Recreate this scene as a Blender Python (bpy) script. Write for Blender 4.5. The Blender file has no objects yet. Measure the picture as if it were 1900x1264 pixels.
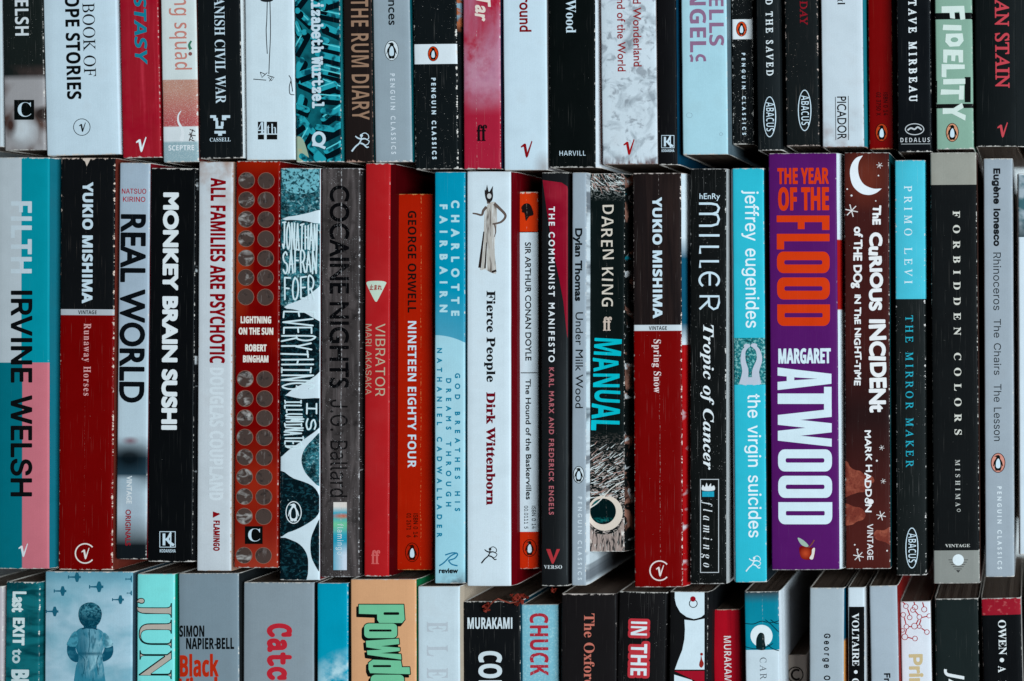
import bpy, bmesh, math, random
import numpy as np
from mathutils import Vector
from mathutils.geometry import tessellate_polygon, delaunay_2d_cdt
random.seed(7)
SC = bpy.context.scene
COL = SC.collection
# ------------------------------------------------------------------ scale: 198 mm tall paperbacks
S = 0.198 / 770.0            # metres per unit of the plan drawing
Z0 = 0.129                   # spine height of a standard paperback above the floor
D = 0.771                    # camera height above the spines
NX, NY = (1912 - 950) * S, (632 - 560) * S      # the point straight below the camera
# ------------------------------------------------------------------ camera
cam = bpy.data.cameras.new('camera')
co = bpy.data.objects.new('camera', cam); COL.objects.link(co); SC.camera = co
co.location = (NX, NY, Z0 + D)
cam.sensor_width = 36.0
cam.lens = 36.0 * D / (1900 * S)
cam.shift_x = (950 - 1912) / 1900.0
cam.shift_y = -(632 - 560) / 1900.0
cam.clip_start = 0.01; cam.clip_end = 50
cam.dof.use_dof = True; cam.dof.focus_distance = D; cam.dof.aperture_fstop = 4.5
# ------------------------------------------------------------------ light
W = bpy.data.worlds.new('World'); SC.world = W; W.use_nodes = True
bg = W.node_tree.nodes['Background']
bg.inputs[0].default_value = (0.70, 0.92, 1.05, 1); bg.inputs[1].default_value = 0.05
def area(name, loc, target, size, power, color=(0.74, 0.95, 1.07)):
    l = bpy.data.lights.new(name, 'AREA'); l.shape = 'RECTANGLE'; l.size, l.size_y = size
    l.energy = power; l.color = color
    o = bpy.data.objects.new(name, l); COL.objects.link(o); o.location = loc
    o.rotation_euler = (Vector(target) - Vector(loc)).to_track_quat('-Z', 'Y').to_euler()
    return o
area('window_light', (2.0, -0.02, 2.5), (0.0, 0.0, 0.1), (1.5, 1.5), 140.0)
SC.view_settings.view_transform = 'Standard'; SC.view_settings.look = 'None'
SC.view_settings.exposure = 0.0; SC.view_settings.gamma = 1.0
# ------------------------------------------------------------------ colours and materials
LF = (0.72, 0.87, 0.94)
def lin(v):
    v /= 255.0
    return v / 12.92 if v <= 0.04045 else ((v + 0.055) / 1.055) ** 2.4
def C(c):
    return tuple(min(0.86, lin(max(1.5, v * 0.985 - 7)) / l) for v, l in zip(c, LF)) + (1,)
WH = (190, 211, 222); BK = (13, 17, 17); OFF = (186, 200, 208)

class NT:
    def __init__(s, nt): s.nt = nt
    def n(s, t, **kw):
        x = s.nt.nodes.new(t)
        for k, v in kw.items(): setattr(x, k, v)
        return x
    def put(s, sock, v):
        if isinstance(v, bpy.types.NodeSocket): s.nt.links.new(v, sock)
        elif v is not None: sock.default_value = v
    def m(s, op, a, b=None, c=None, clamp=False):
        x = s.n('ShaderNodeMath', operation=op); x.use_clamp = clamp
        s.put(x.inputs[0], a)
        if b is not None: s.put(x.inputs[1], b)
        if c is not None: s.put(x.inputs[2], c)
        return x.outputs[0]
    def vec(s, x, y, z=0.0):
        n = s.n('ShaderNodeCombineXYZ')
        s.put(n.inputs[0], x); s.put(n.inputs[1], y); s.put(n.inputs[2], z); return n.outputs[0]
    def noise(s, v, scale, detail=2.0, dist=0.0, rough=0.55):
        n = s.n('ShaderNodeTexNoise'); s.put(n.inputs['Vector'], v); s.put(n.inputs['Scale'], scale)
        s.put(n.inputs['Detail'], detail); s.put(n.inputs['Distortion'], dist); s.put(n.inputs['Roughness'], rough)
        return n.outputs['Fac']
    def mix(s, f, a, b, mode='MIX'):
        n = s.n('ShaderNodeMix', data_type='RGBA', blend_type=mode)
        s.put(n.inputs[0], f); s.put(n.inputs[6], a); s.put(n.inputs[7], b); return n.outputs[2]
    def ramp(s, v, lo, hi):
        n = s.n('ShaderNodeMapRange'); s.put(n.inputs[0], v)
        s.put(n.inputs[1], lo); s.put(n.inputs[2], hi); n.clamp = True; return n.outputs[0]

def make_group():
    g = bpy.data.node_groups.new('printed_card', 'ShaderNodeTree'); I = g.interface
    def inp(n, t, d):
        x = I.new_socket(name=n, in_out='INPUT', socket_type=t)
        if d is not None: x.default_value = d
    inp('Color', 'NodeSocketColor', (.5, .5, .5, 1)); inp('U', 'NodeSocketFloat', 0.0); inp('V', 'NodeSocketFloat', 0.0)
    inp('Depth', 'NodeSocketFloat', 0.0); inp('HalfW', 'NodeSocketFloat', 40.0); inp('HalfH', 'NodeSocketFloat', 385.0); inp('Seed', 'NodeSocketFloat', 0.0)
    inp('Edge', 'NodeSocketFloat', 1.0); inp('End', 'NodeSocketFloat', 3.0); inp('CreaseX', 'NodeSocketFloat', 0.0)
    inp('Crease', 'NodeSocketFloat', 0.0); inp('Speck', 'NodeSocketFloat', 0.3); inp('Rough', 'NodeSocketFloat', 0.5)
    inp('Core', 'NodeSocketColor', C((205, 205, 200)))
    I.new_socket(name='BSDF', in_out='OUTPUT', socket_type='NodeSocketShader')
    N = NT(g); gi = N.n('NodeGroupInput'); go = N.n('NodeGroupOutput'); i = gi.outputs
    u, v, sd = i['U'], i['V'], i['Seed']
    P = N.vec(u, v, N.m('MULTIPLY', sd, 37.7))
    nA = N.noise(P, 0.12, 4.0, rough=0.7)                 # chipping
    nB = N.noise(N.vec(N.m('MULTIPLY', u, 0.35), N.m('MULTIPLY', v, 0.22), N.m('MULTIPLY', sd, 11.3)), 1.0, 2.0)
    d_edge = N.m('ADD', N.m('ABSOLUTE', N.m('SUBTRACT', i['HalfW'], N.m('ABSOLUTE', u))), N.m('MAXIMUM', 0.0, N.m('SUBTRACT', i['Depth'], 2.0)))
    wv = N.m('MULTIPLY', N.m('SUBTRACT', nA, 0.5), N.m('MULTIPLY', i['Edge'], 12.0))
    m1 = N.ramp(N.m('SUBTRACT', wv, d_edge), -0.4, 0.7)
    d_end = N.m('SUBTRACT', i['HalfH'], N.m('ABSOLUTE', v))
    ev = N.m('ADD', 0.5, N.m('MULTIPLY', N.m('SUBTRACT', nA, 0.44), N.m('MULTIPLY', i['End'], 7.0)))
    m2 = N.ramp(N.m('SUBTRACT', ev, d_end), -0.6, 0.8)
    # broken crease lines running along the spine
    wob = N.m('MULTIPLY', N.m('SUBTRACT', N.noise(N.vec(0.0, N.m('MULTIPLY', v, 0.02), sd), 1.0, 3.0), 0.5), 5.0)
    dc = N.m('ABSOLUTE', N.m('SUBTRACT', N.m('SUBTRACT', u, i['CreaseX']), wob))
    cw = N.m('MULTIPLY', N.m('SUBTRACT', nB, 0.42), N.m('MULTIPLY', i['Crease'], 4.5))
    m3 = N.m('MULTIPLY', N.ramp(N.m('SUBTRACT', cw, dc), 0.05, 0.8), 0.85)
    # specks and fine hairline scratches
    nS = N.noise(P, 0.55, 1.0)
    nS2 = N.noise(P, 0.03, 2.0)
    thr = N.m('SUBTRACT', 0.86, N.m('MULTIPLY', i['Speck'], N.m('MULTIPLY', nS2, 0.20)))
    m4 = N.m('MULTIPLY', N.ramp(nS, thr, N.m('ADD', thr, 0.03)), 0.75)
    nH = N.noise(N.vec(N.m('MULTIPLY', u, 0.9), N.m('MULTIPLY', v, 0.012), N.m('MULTIPLY', sd, 5.1)), 1.0, 2.0)
    m5 = N.m('MULTIPLY', N.ramp(nH, 0.66, 0.80), N.m('MULTIPLY', i['Speck'], 0.22))
    # faint grubbiness, card grain
    nL = N.noise(P, 0.022, 3.0)
    nG = N.noise(N.vec(N.m('MULTIPLY', u, 1.0), N.m('MULTIPLY', v, 1.0), sd), 0.45, 2.0)
    val = N.m('ADD', 0.80, N.m('ADD', N.m('MULTIPLY', nL, 0.24), N.m('MULTIPLY', nG, 0.16)))
    base = N.mix(1.0, i['Color'], N.vec(val, val, val), 'MULTIPLY')
    grime = N.m('MULTIPLY', N.ramp(nL, 0.55, 0.80), 0.16)
    base = N.mix(grime, base, C((150, 132, 116)), 'MULTIPLY')
    mm = N.m('MAXIMUM', N.m('MAXIMUM', m1, m2), N.m('MAXIMUM', m3, N.m('MAXIMUM', m4, m5)))
    base = N.mix(mm, base, i['Core'])
    bs = N.n('ShaderNodeBsdfPrincipled')
    N.put(bs.inputs['Base Color'], base)
    N.put(bs.inputs['Roughness'], N.m('ADD', i['Rough'], N.m('ADD', N.m('MULTIPLY', mm, 0.3), N.m('MULTIPLY', N.m('SUBTRACT', nL, 0.5), 0.35)), clamp=True))
    bs.inputs['Specular IOR Level'].default_value = 0.05
    bp = N.n('ShaderNodeBump'); bp.inputs['Strength'].default_value = 0.35; bp.inputs['Distance'].default_value = 0.0001
    hgt = N.m('SUBTRACT', N.m('ADD', N.m('MULTIPLY', nG, 0.5), N.m('MULTIPLY', nH, 0.8)), N.m('MULTIPLY', mm, 1.2))
    N.put(bp.inputs['Height'], hgt); N.put(bs.inputs['Normal'], bp.outputs[0])
    g.links.new(bs.outputs[0], go.inputs[0])
    return g
GROUP = make_group()

def mask(N, x, y, sd, m):
    """masks in plan units; x, y are sockets"""
    k = m[0]
    if k == 'c': return m[1]
    if k == 'y': return N.ramp(y, m[1], m[2])
    if k == 'x': return N.ramp(x, m[1], m[2])
    if k == 'n':          # ('n', scale, lo, hi, stretch_x, stretch_y, detail, distortion)
        m = m + (1.0, 1.0, 3.0, 0.0)[len(m) - 4:] if len(m) < 8 else m
        v = N.vec(N.m('MULTIPLY', x, m[1] * m[4]), N.m('MULTIPLY', y, m[1] * m[5]), sd)
        return N.ramp(N.noise(v, 1.0, m[6], m[7]), m[2], m[3])
    if k == 'e':          # ellipse cx cy rx ry soft angle
        a = m[6] if len(m) > 6 else 0.0
        dx = N.m('SUBTRACT', x, m[1]); dy = N.m('SUBTRACT', y, m[2]); ca, sa = math.cos(a), math.sin(a)
        ex = N.m('DIVIDE', N.m('ADD', N.m('MULTIPLY', dx, ca), N.m('MULTIPLY', dy, sa)), m[3])
        ey = N.m('DIVIDE', N.m('SUBTRACT', N.m('MULTIPLY', dy, ca), N.m('MULTIPLY', dx, sa)), m[4])
        r = N.m('SQRT', N.m('ADD', N.m('MULTIPLY', ex, ex), N.m('MULTIPLY', ey, ey)))
        return N.ramp(r, 1.0 + m[5], 1.0 - m[5])
    if k == '*':
        return N.m('MULTIPLY', mask(N, x, y, sd, m[1]), mask(N, x, y, sd, m[2]))
    if k == '-': return N.m('SUBTRACT', 1.0, mask(N, x, y, sd, m[1]))

def card(bk, color, art=None, edge=None, name='printed_card', seed=0.0, rough=None, **kw):
    key = (color, repr(art), edge, seed, rough)
    if key in bk['mats']: return bk['mats'][key]
    mt = bpy.data.materials.new(name); mt.use_nodes = True; nt = mt.node_tree; nt.nodes.clear(); N = NT(nt)
    out = N.n('ShaderNodeOutputMaterial'); g = N.n('ShaderNodeGroup'); g.node_tree = GROUP
    tc = N.n('ShaderNodeTexCoord'); sp = N.n('ShaderNodeSeparateXYZ'); nt.links.new(tc.outputs['Object'], sp.inputs[0])
    u = N.m('MULTIPLY', sp.outputs[0], 1.0 / bk['s']); v = N.m('MULTIPLY', sp.outputs[1], -1.0 / bk['s'])
    cs = C(color)
    if art:
        x = N.m('ADD', u, bk['cx']); y = N.m('ADD', v, bk['cy'])
        for col, mk in art:
            cs = N.mix(mask(N, x, y, bk['seed'], mk), cs, C(col))
    gi = g.inputs
    N.put(gi['Color'], cs); N.put(gi['U'], u); N.put(gi['V'], v)
    N.put(gi['Depth'], N.m('MULTIPLY', N.m('SUBTRACT', bk['H'], sp.outputs[2]), 1.0 / bk['s']))
    gi['HalfW'].default_value = bk['hw']; gi['HalfH'].default_value = bk['hh']; gi['Seed'].default_value = bk['seed'] + seed
    gi['Edge'].default_value = bk['edge'] if edge is None else edge
    gi['End'].default_value = bk['end']; gi['CreaseX'].default_value = bk['crx']; gi['Crease'].default_value = bk['cr']
    gi['Speck'].default_value = bk['spk']; gi['Rough'].default_value = bk['rough'] if rough is None else rough
    gi['Core'].default_value = C(bk['core'])
    nt.links.new(g.outputs[0], out.inputs[0]); bk['mats'][key] = mt
    return mt

def plain(name, color, rough=0.8, bump=None):
    mt = bpy.data.materials.new(name); mt.use_nodes = True; N = NT(mt.node_tree)
    b = mt.node_tree.nodes['Principled BSDF']; b.inputs['Roughness'].default_value = rough
    b.inputs['Specular IOR Level'].default_value = 0.2
    b.inputs['Base Color'].default_value = color
    return mt, N, b

def paper_edges(name, c1, c2):
    """stacked page edges: fine lines across the thickness, grubby in patches"""
    mt, N, b = plain(name, (.5, .4, .3, 1))
    tc = N.n('ShaderNodeTexCoord'); sp = N.n('ShaderNodeSeparateXYZ'); mt.node_tree.links.new(tc.outputs['Object'], sp.inputs[0])
    x = N.m('MULTIPLY', sp.outputs[0], 4200.0)
    l = N.noise(N.vec(x, N.m('MULTIPLY', sp.outputs[1], 9.0), N.m('MULTIPLY', sp.outputs[2], 9.0)), 1.0, 2.0)
    s2 = N.noise(tc.outputs['Object'], 60.0, 3.0)
    cc = N.mix(N.ramp(l, 0.3, 0.7), c1, c2); cc = N.mix(N.m('MULTIPLY', s2, 0.45), cc, tuple(q * 0.6 for q in c1[:3]) + (1,))
    N.put(b.inputs['Base Color'], cc)
    bp = N.n('ShaderNodeBump'); bp.inputs['Strength'].default_value = 0.6; bp.inputs['Distance'].default_value = 0.0003
    N.put(bp.inputs['Height'], l); N.put(b.inputs['Normal'], bp.outputs[0])
    return mt
PAGES = [paper_edges('aged_page_edges', (.20, .14, .10, 1), (.32, .24, .18, 1)),
         paper_edges('shaded_brown_page_edges', (.13, .080, .055, 1), (.24, .15, .11, 1)),  # darker copy for the outer rows, gap shade mixed into its brown
         paper_edges('pale_page_edges', (.58, .54, .50, 1), (.72, .69, .65, 1))]
INNER = plain('bare_card', C((196, 196, 190)))[0]

# ------------------------------------------------------------------ objects
def link(name, me, parent=None, mats=()):
    o = bpy.data.objects.new(name, me); COL.objects.link(o)
    for m in mats: me.materials.append(m)
    if parent: o.parent = parent
    return o
def smooth_profile(bk):
    hw, s = bk['hw'] * bk['s'], bk['s']
    r = min(0.0008, hw * 0.2) * bk['round']; b = bk['bulge'] * 0.001
    H = bk['H']
    f = lambda u: H + b * (1 - (u / hw) ** 2) - max(b, 0)
    sp = []
    for q in (0.0, 30, 60):
        a = math.radians(q); sp.append((-hw + r - r * math.cos(a), f(-hw + r) - r + r * math.sin(a)))
    xs = [-hw + r + (2 * hw - 2 * r) * t / 8.0 for t in range(9)]
    sp += [(x, f(x)) for x in xs]
    for q in (60, 30, 0.0):
        a = math.radians(q); sp.append((hw - r + r * math.cos(a), f(hw - r) - r + r * math.sin(a)))
    return sp, xs, f

BOOKS = []
SEEDS = [0]
def book(xa0, xa1, ya, xb0, xb1, yb, y0, y1, color, label, H=Z0, bands=(), side=None, sideL=None, rf=0.0, lf=0.0,
         edge=0.6, end=1.5, cr=0.0, crx=None, spk=0.35, bulge=0.12, art=None, rough=0.5, pages=0, core=(205, 205, 200),
         round=1.0, hard=False, sideart=None, name='paperback_book', group='paperback books standing spine up in rows'):
    SEEDS[0] += 1
    t = ((xb0 + xb1) - (xa0 + xa1)) / 2.0 / (yb - ya)
    cy = (y0 + y1) / 2.0; cx = (xa0 + xa1) / 2.0 + (cy - ya) * t
    w = ((xa1 - xa0) + (xb1 - xb0)) / 2.0
    k = (D + Z0 - H) / D; s = S * k
    bk = dict(t=t, cx=cx, cy=cy, hw=w / 2, hh=(y1 - y0) / 2.0, s=s, H=H, seed=SEEDS[0] * 1.37, edge=edge, end=end, cr=cr,
              spk=spk, bulge=bulge, rough=rough, core=core, mats={}, round=round)
    yv = 150 if y0 < -100 else (1170 if y1 > 1270 else cy)
    bk['crx'] = 0.0 if crx is None else crx - (cx + (yv - cy) * t)
    e = bpy.data.objects.new(name, None); COL.objects.link(e); e.empty_display_size = 0.02
    wx = NX + ((cx - 950) * S - NX) * k; wy = NY + ((632 - cy) * S - NY) * k
    e.location = (wx, wy, 0); e.rotation_euler = (0, 0, t)
    e['label'] = label; e['category'] = 'book'; e['group'] = group
    bk['e'] = e
    sp, xs, f = smooth_profile(bk); bk['xs'] = xs; bk['f'] = f
    # cover: outer path, thickness inwards, swept along the spine
    fd = 0.0045; th = 0.0004; hw = bk['hw'] * s
    L = [(-hw - lf * s, 0.0), (-hw - lf * s, H - fd * 2.2), (-hw - lf * s * 0.85, H - fd)]
    R = [(hw + rf * s * 0.85, H - fd), (hw + rf * s, H - fd * 2.2), (hw + rf * s, 0.0)]
    outer = L + sp + R
    innr = [(-hw - lf * s + th, 0.0), (-hw + th - lf * s * .85, H - fd), (-hw + th, H - 0.0006 - max(bulge, 0) * .001), (hw - th, H - 0.0006 - max(bulge, 0) * .001), (hw - th + rf * s * .85, H - fd), (hw + rf * s - th, 0.0)]
    rnd = random.Random(SEEDS[0])
    hh = bk['hh']
    ys = [-hh, -hh + 0.8, -hh + 2.4] + [hh - 2.4, hh - 0.8, hh]
    bl = sorted([(b[0] - cy, b[1] - cy, b[2]) + tuple(b[3:]) for b in bands])
    for b in bl: ys += [q for q in b[:2] if -hh < q < hh]
    q = -hh + 30
    while q < hh - 20: ys.append(q); q += 34
    ys = sorted(set(ys)); ys = [y for i, y in enumerate(ys) if i == 0 or y - ys[i - 1] > 0.3]
    bm = bmesh.new(); rows = []
    n_out = len(outer)
    for y in ys:
        d = min(hh - abs(y), 3.0) / 3.0
        dip = (1 - d) ** 2 * 0.00035 * bk['round']
        jl, jr = (rnd.uniform(-.16, .16) * s for _ in range(2)) if abs(y) < hh - 1 else (0.0, 0.0)
        row = []
        for i, (x, z) in enumerate(outer):
            ww = x / hw if abs(x) > hw * 0.5 else 0
            xx = x + (jl if ww < 0 else jr if ww > 0 else 0) * abs(ww)
            zz = z - (dip * (1 + 0.6 * abs(x / hw)) if z > H - fd - 1e-6 else 0)
            row.append(bm.verts.new((xx, -y * s, zz)))
        for (x, z) in reversed(innr): row.append(bm.verts.new((x, -y * s, z - (dip * 1.6 if z > H - fd + 1e-6 else 0))))
        rows.append(row)
    n = len(rows[0])
    mats = []
    def mi(m):
        if m not in mats: mats.append(m)
        return mats.index(m)
    base = mi(card(bk, color, art))
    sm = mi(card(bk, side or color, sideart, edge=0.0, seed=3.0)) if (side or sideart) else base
    sl = mi(card(bk, sideL, None, edge=0.0, seed=5.0)) if sideL else (base if not sideart else base)
    inn = mi(INNER)
    for j in range(len(ys) - 1):
        ym = (ys[j] + ys[j + 1]) / 2
        bi = base
        bs_ = None
        for b in bl:
            if b[0] <= ym <= b[1]:
                bi = mi(card(bk, b[2], b[3] if len(b) > 3 else None)); bs_ = bi
        for i in range(n):
            a, b_ = i, (i + 1) % n
            fc = bm.faces.new((rows[j][a], rows[j + 1][a], rows[j + 1][b_], rows[j][b_]))
            if a <= 2: fc.material_index = sl if not (bs_ is not None and not sideL) else bi
            elif a < n_out - 4: fc.material_index = bi
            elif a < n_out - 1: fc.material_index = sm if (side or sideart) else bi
            else: fc.material_index = inn
            fc.smooth = 3 <= a < n_out - 4
    for row, rev in ((rows[0], False), (rows[-1], True)):
        # ring between outer and inner path closed by a strip
        o_ = row[:n_out]; i_ = list(reversed(row[n_out:]))
        pts = [[v.co.copy() for v in row]]
        tri = tessellate_polygon([[Vector((p.x, p.z, 0)) for p in pts[0]]])
        for tr in tri:
            try:
                fc = bm.faces.new([row[q] for q in tr]); fc.material_index = inn
            except ValueError: pass
    bmesh.ops.recalc_face_normals(bm, faces=bm.faces)
    me = bpy.data.meshes.new('cover'); bm.to_mesh(me); bm.free()
    link('cover', me, e, mats)
    # page block, a little shorter than the cover, its top slightly hollow and ragged
    bm = bmesh.new(); ins = 0.9
    x0, x1 = -hw - lf * s * .9 + th * 1.3, hw + rf * s * .9 - th * 1.3
    nx = 10; tops = []
    for sgn in (-1, 1):
        colv = []
        for i in range(nx + 1):
            x = x0 + (x1 - x0) * i / nx
            jy = rnd.uniform(0.1, 1.2) * s
            y = sgn * (hh - ins) * s - sgn * jy
            colv.append((bm.verts.new((x, y, 0.0006)), bm.verts.new((max(-hw + th * 1.5, min(hw - th * 1.5, x)), y, H - 0.0016))))
        tops.append(colv)
    for i in range(nx):
        a, b_ = tops[0][i], tops[0][i + 1]; c, d_ = tops[1][i], tops[1][i + 1]
        for f4 in ((a[0], b_[0], b_[1], a[1]), (c[0], c[1], d_[1], d_[0]), (a[1], b_[1], d_[1], c[1]), (a[0], c[0], d_[0], b_[0])): bm.faces.new(f4)
    bm.faces.new((tops[0][0][0], tops[0][0][1], tops[1][0][1], tops[1][0][0])); bm.faces.new((tops[0][nx][0], tops[1][nx][0], tops[1][nx][1], tops[0][nx][1]))
    bmesh.ops.recalc_face_normals(bm, faces=bm.faces)
    me = bpy.data.meshes.new('page_block'); bm.to_mesh(me); bm.free()
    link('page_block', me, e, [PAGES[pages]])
    BOOKS.append(bk)
    return bk

def uv(bk, p):
    dx, dy = p[0] - bk['cx'], p[1] - bk['cy']; t = bk['t']
    return (dx - dy * t, dy + dx * t)

def fill(lp):
    """triangles inside the loops: non-zero winding for one loop, even-odd for several"""
    co = []; ed = []
    for L in lp:
        n0 = len(co); m = len(L)
        co += [Vector((float(a), float(b))) for a, b in L]; ed += [(n0 + k, n0 + (k + 1) % m) for k in range(m)]
    vs, es, fs, *_ = delaunay_2d_cdt(co, ed, [], 0, 1e-4)
    if not fs: return [], []
    V = np.array([(v.x, v.y) for v in vs]); F = np.array([f for f in fs if len(f) == 3])
    c = V[F].mean(1); w = np.zeros(len(F), int)
    for L in lp:
        A = np.array(L, float); B = np.roll(A, -1, 0)
        for (ax, ay), (bx, by) in zip(A, B):
            if ay == by: continue
            hit = ((c[:, 1] >= min(ay, by)) & (c[:, 1] < max(ay, by)))
            if not hit.any(): continue
            hit &= c[:, 0] < ax + (c[:, 1] - ay) / (by - ay) * (bx - ax)
            w += np.where(hit, 1 if by > ay else -1, 0) if len(lp) == 1 else hit.astype(int)
    keep = (w != 0) if len(lp) == 1 else (w % 2 == 1)
    T = F[keep]; a, b, d = V[T[:, 0]], V[T[:, 1]], V[T[:, 2]]
    ar = (b[:, 0] - a[:, 0]) * (d[:, 1] - a[:, 1]) - (b[:, 1] - a[:, 1]) * (d[:, 0] - a[:, 0])
    out = []
    for t, q in zip(T.tolist(), ar.tolist()):
        if abs(q) > 1e-4: out.append(t if q < 0 else t[::-1])      # y runs down here, so clockwise faces up
    return V.tolist(), out

def ink(bk, shapes, color, name='artwork', layer=1, local=False, **kw):
    """shapes: list of shapes, each a list of closed loops (even-odd). One flat print layer on the spine."""
    s = bk['s']; bm = bmesh.new(); H = bk['H']; lim = bk['hw'] - 0.5; hh = bk['hh'] - 0.8
    out = False
    for si, loops in enumerate(shapes):
        lp = []
        for L in loops:
            P = [uv(bk, p) if not local else p for p in L]
            lp.append(P)
            if not out and any(abs(p[0]) > lim or abs(p[1]) > hh for p in P): out = True
        vs_, tris = fill(lp)
        zz = (si % 40) * 3e-6
        vs = [bm.verts.new((x * s, -y * s, zz)) for x, y in vs_]
        for t in tris:
            try: bm.faces.new([vs[q] for q in t])
            except ValueError: pass
    if out:
        for co_, no in (((lim * s, 0, 0), (1, 0, 0)), ((-lim * s, 0, 0), (-1, 0, 0)), ((0, hh * s, 0), (0, 1, 0)), ((0, -hh * s, 0), (0, -1, 0))):
            bmesh.ops.bisect_plane(bm, geom=bm.verts[:] + bm.edges[:] + bm.faces[:], plane_co=co_, plane_no=no, clear_outer=True)
    if abs(bk['bulge']) > 0.02:
        for x in bk['xs']:
            bmesh.ops.bisect_plane(bm, geom=bm.verts[:] + bm.edges[:] + bm.faces[:], plane_co=(x, 0, 0), plane_no=(1, 0, 0))
    xs, f = bk['xs'], bk['f']
    zs = [f(x) for x in xs]
    for v in bm.verts:
        v.co.z += float(np.interp(v.co.x, xs, zs)) + 4.5e-5 * layer
        if v.co.x < xs[0] or v.co.x > xs[-1]: v.co.z -= min(0.0003, (max(xs[0] - v.co.x, v.co.x - xs[-1])) * 0.35)
    loose = [v for v in bm.verts if not v.link_faces]
    bmesh.ops.delete(bm, geom=loose, context='VERTS')
    if not bm.faces:
        bm.free(); return None
    me = bpy.data.meshes.new(name); bm.to_mesh(me); bm.free()
    o = link(name, me, bk['e'], [card(bk, color, kw.get('art'), rough=kw.get('rough'))])
    return o

def inks(bk, shapes, *a, **k):
    for sh in shapes: ink(bk, [sh], *a, **k)

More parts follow.
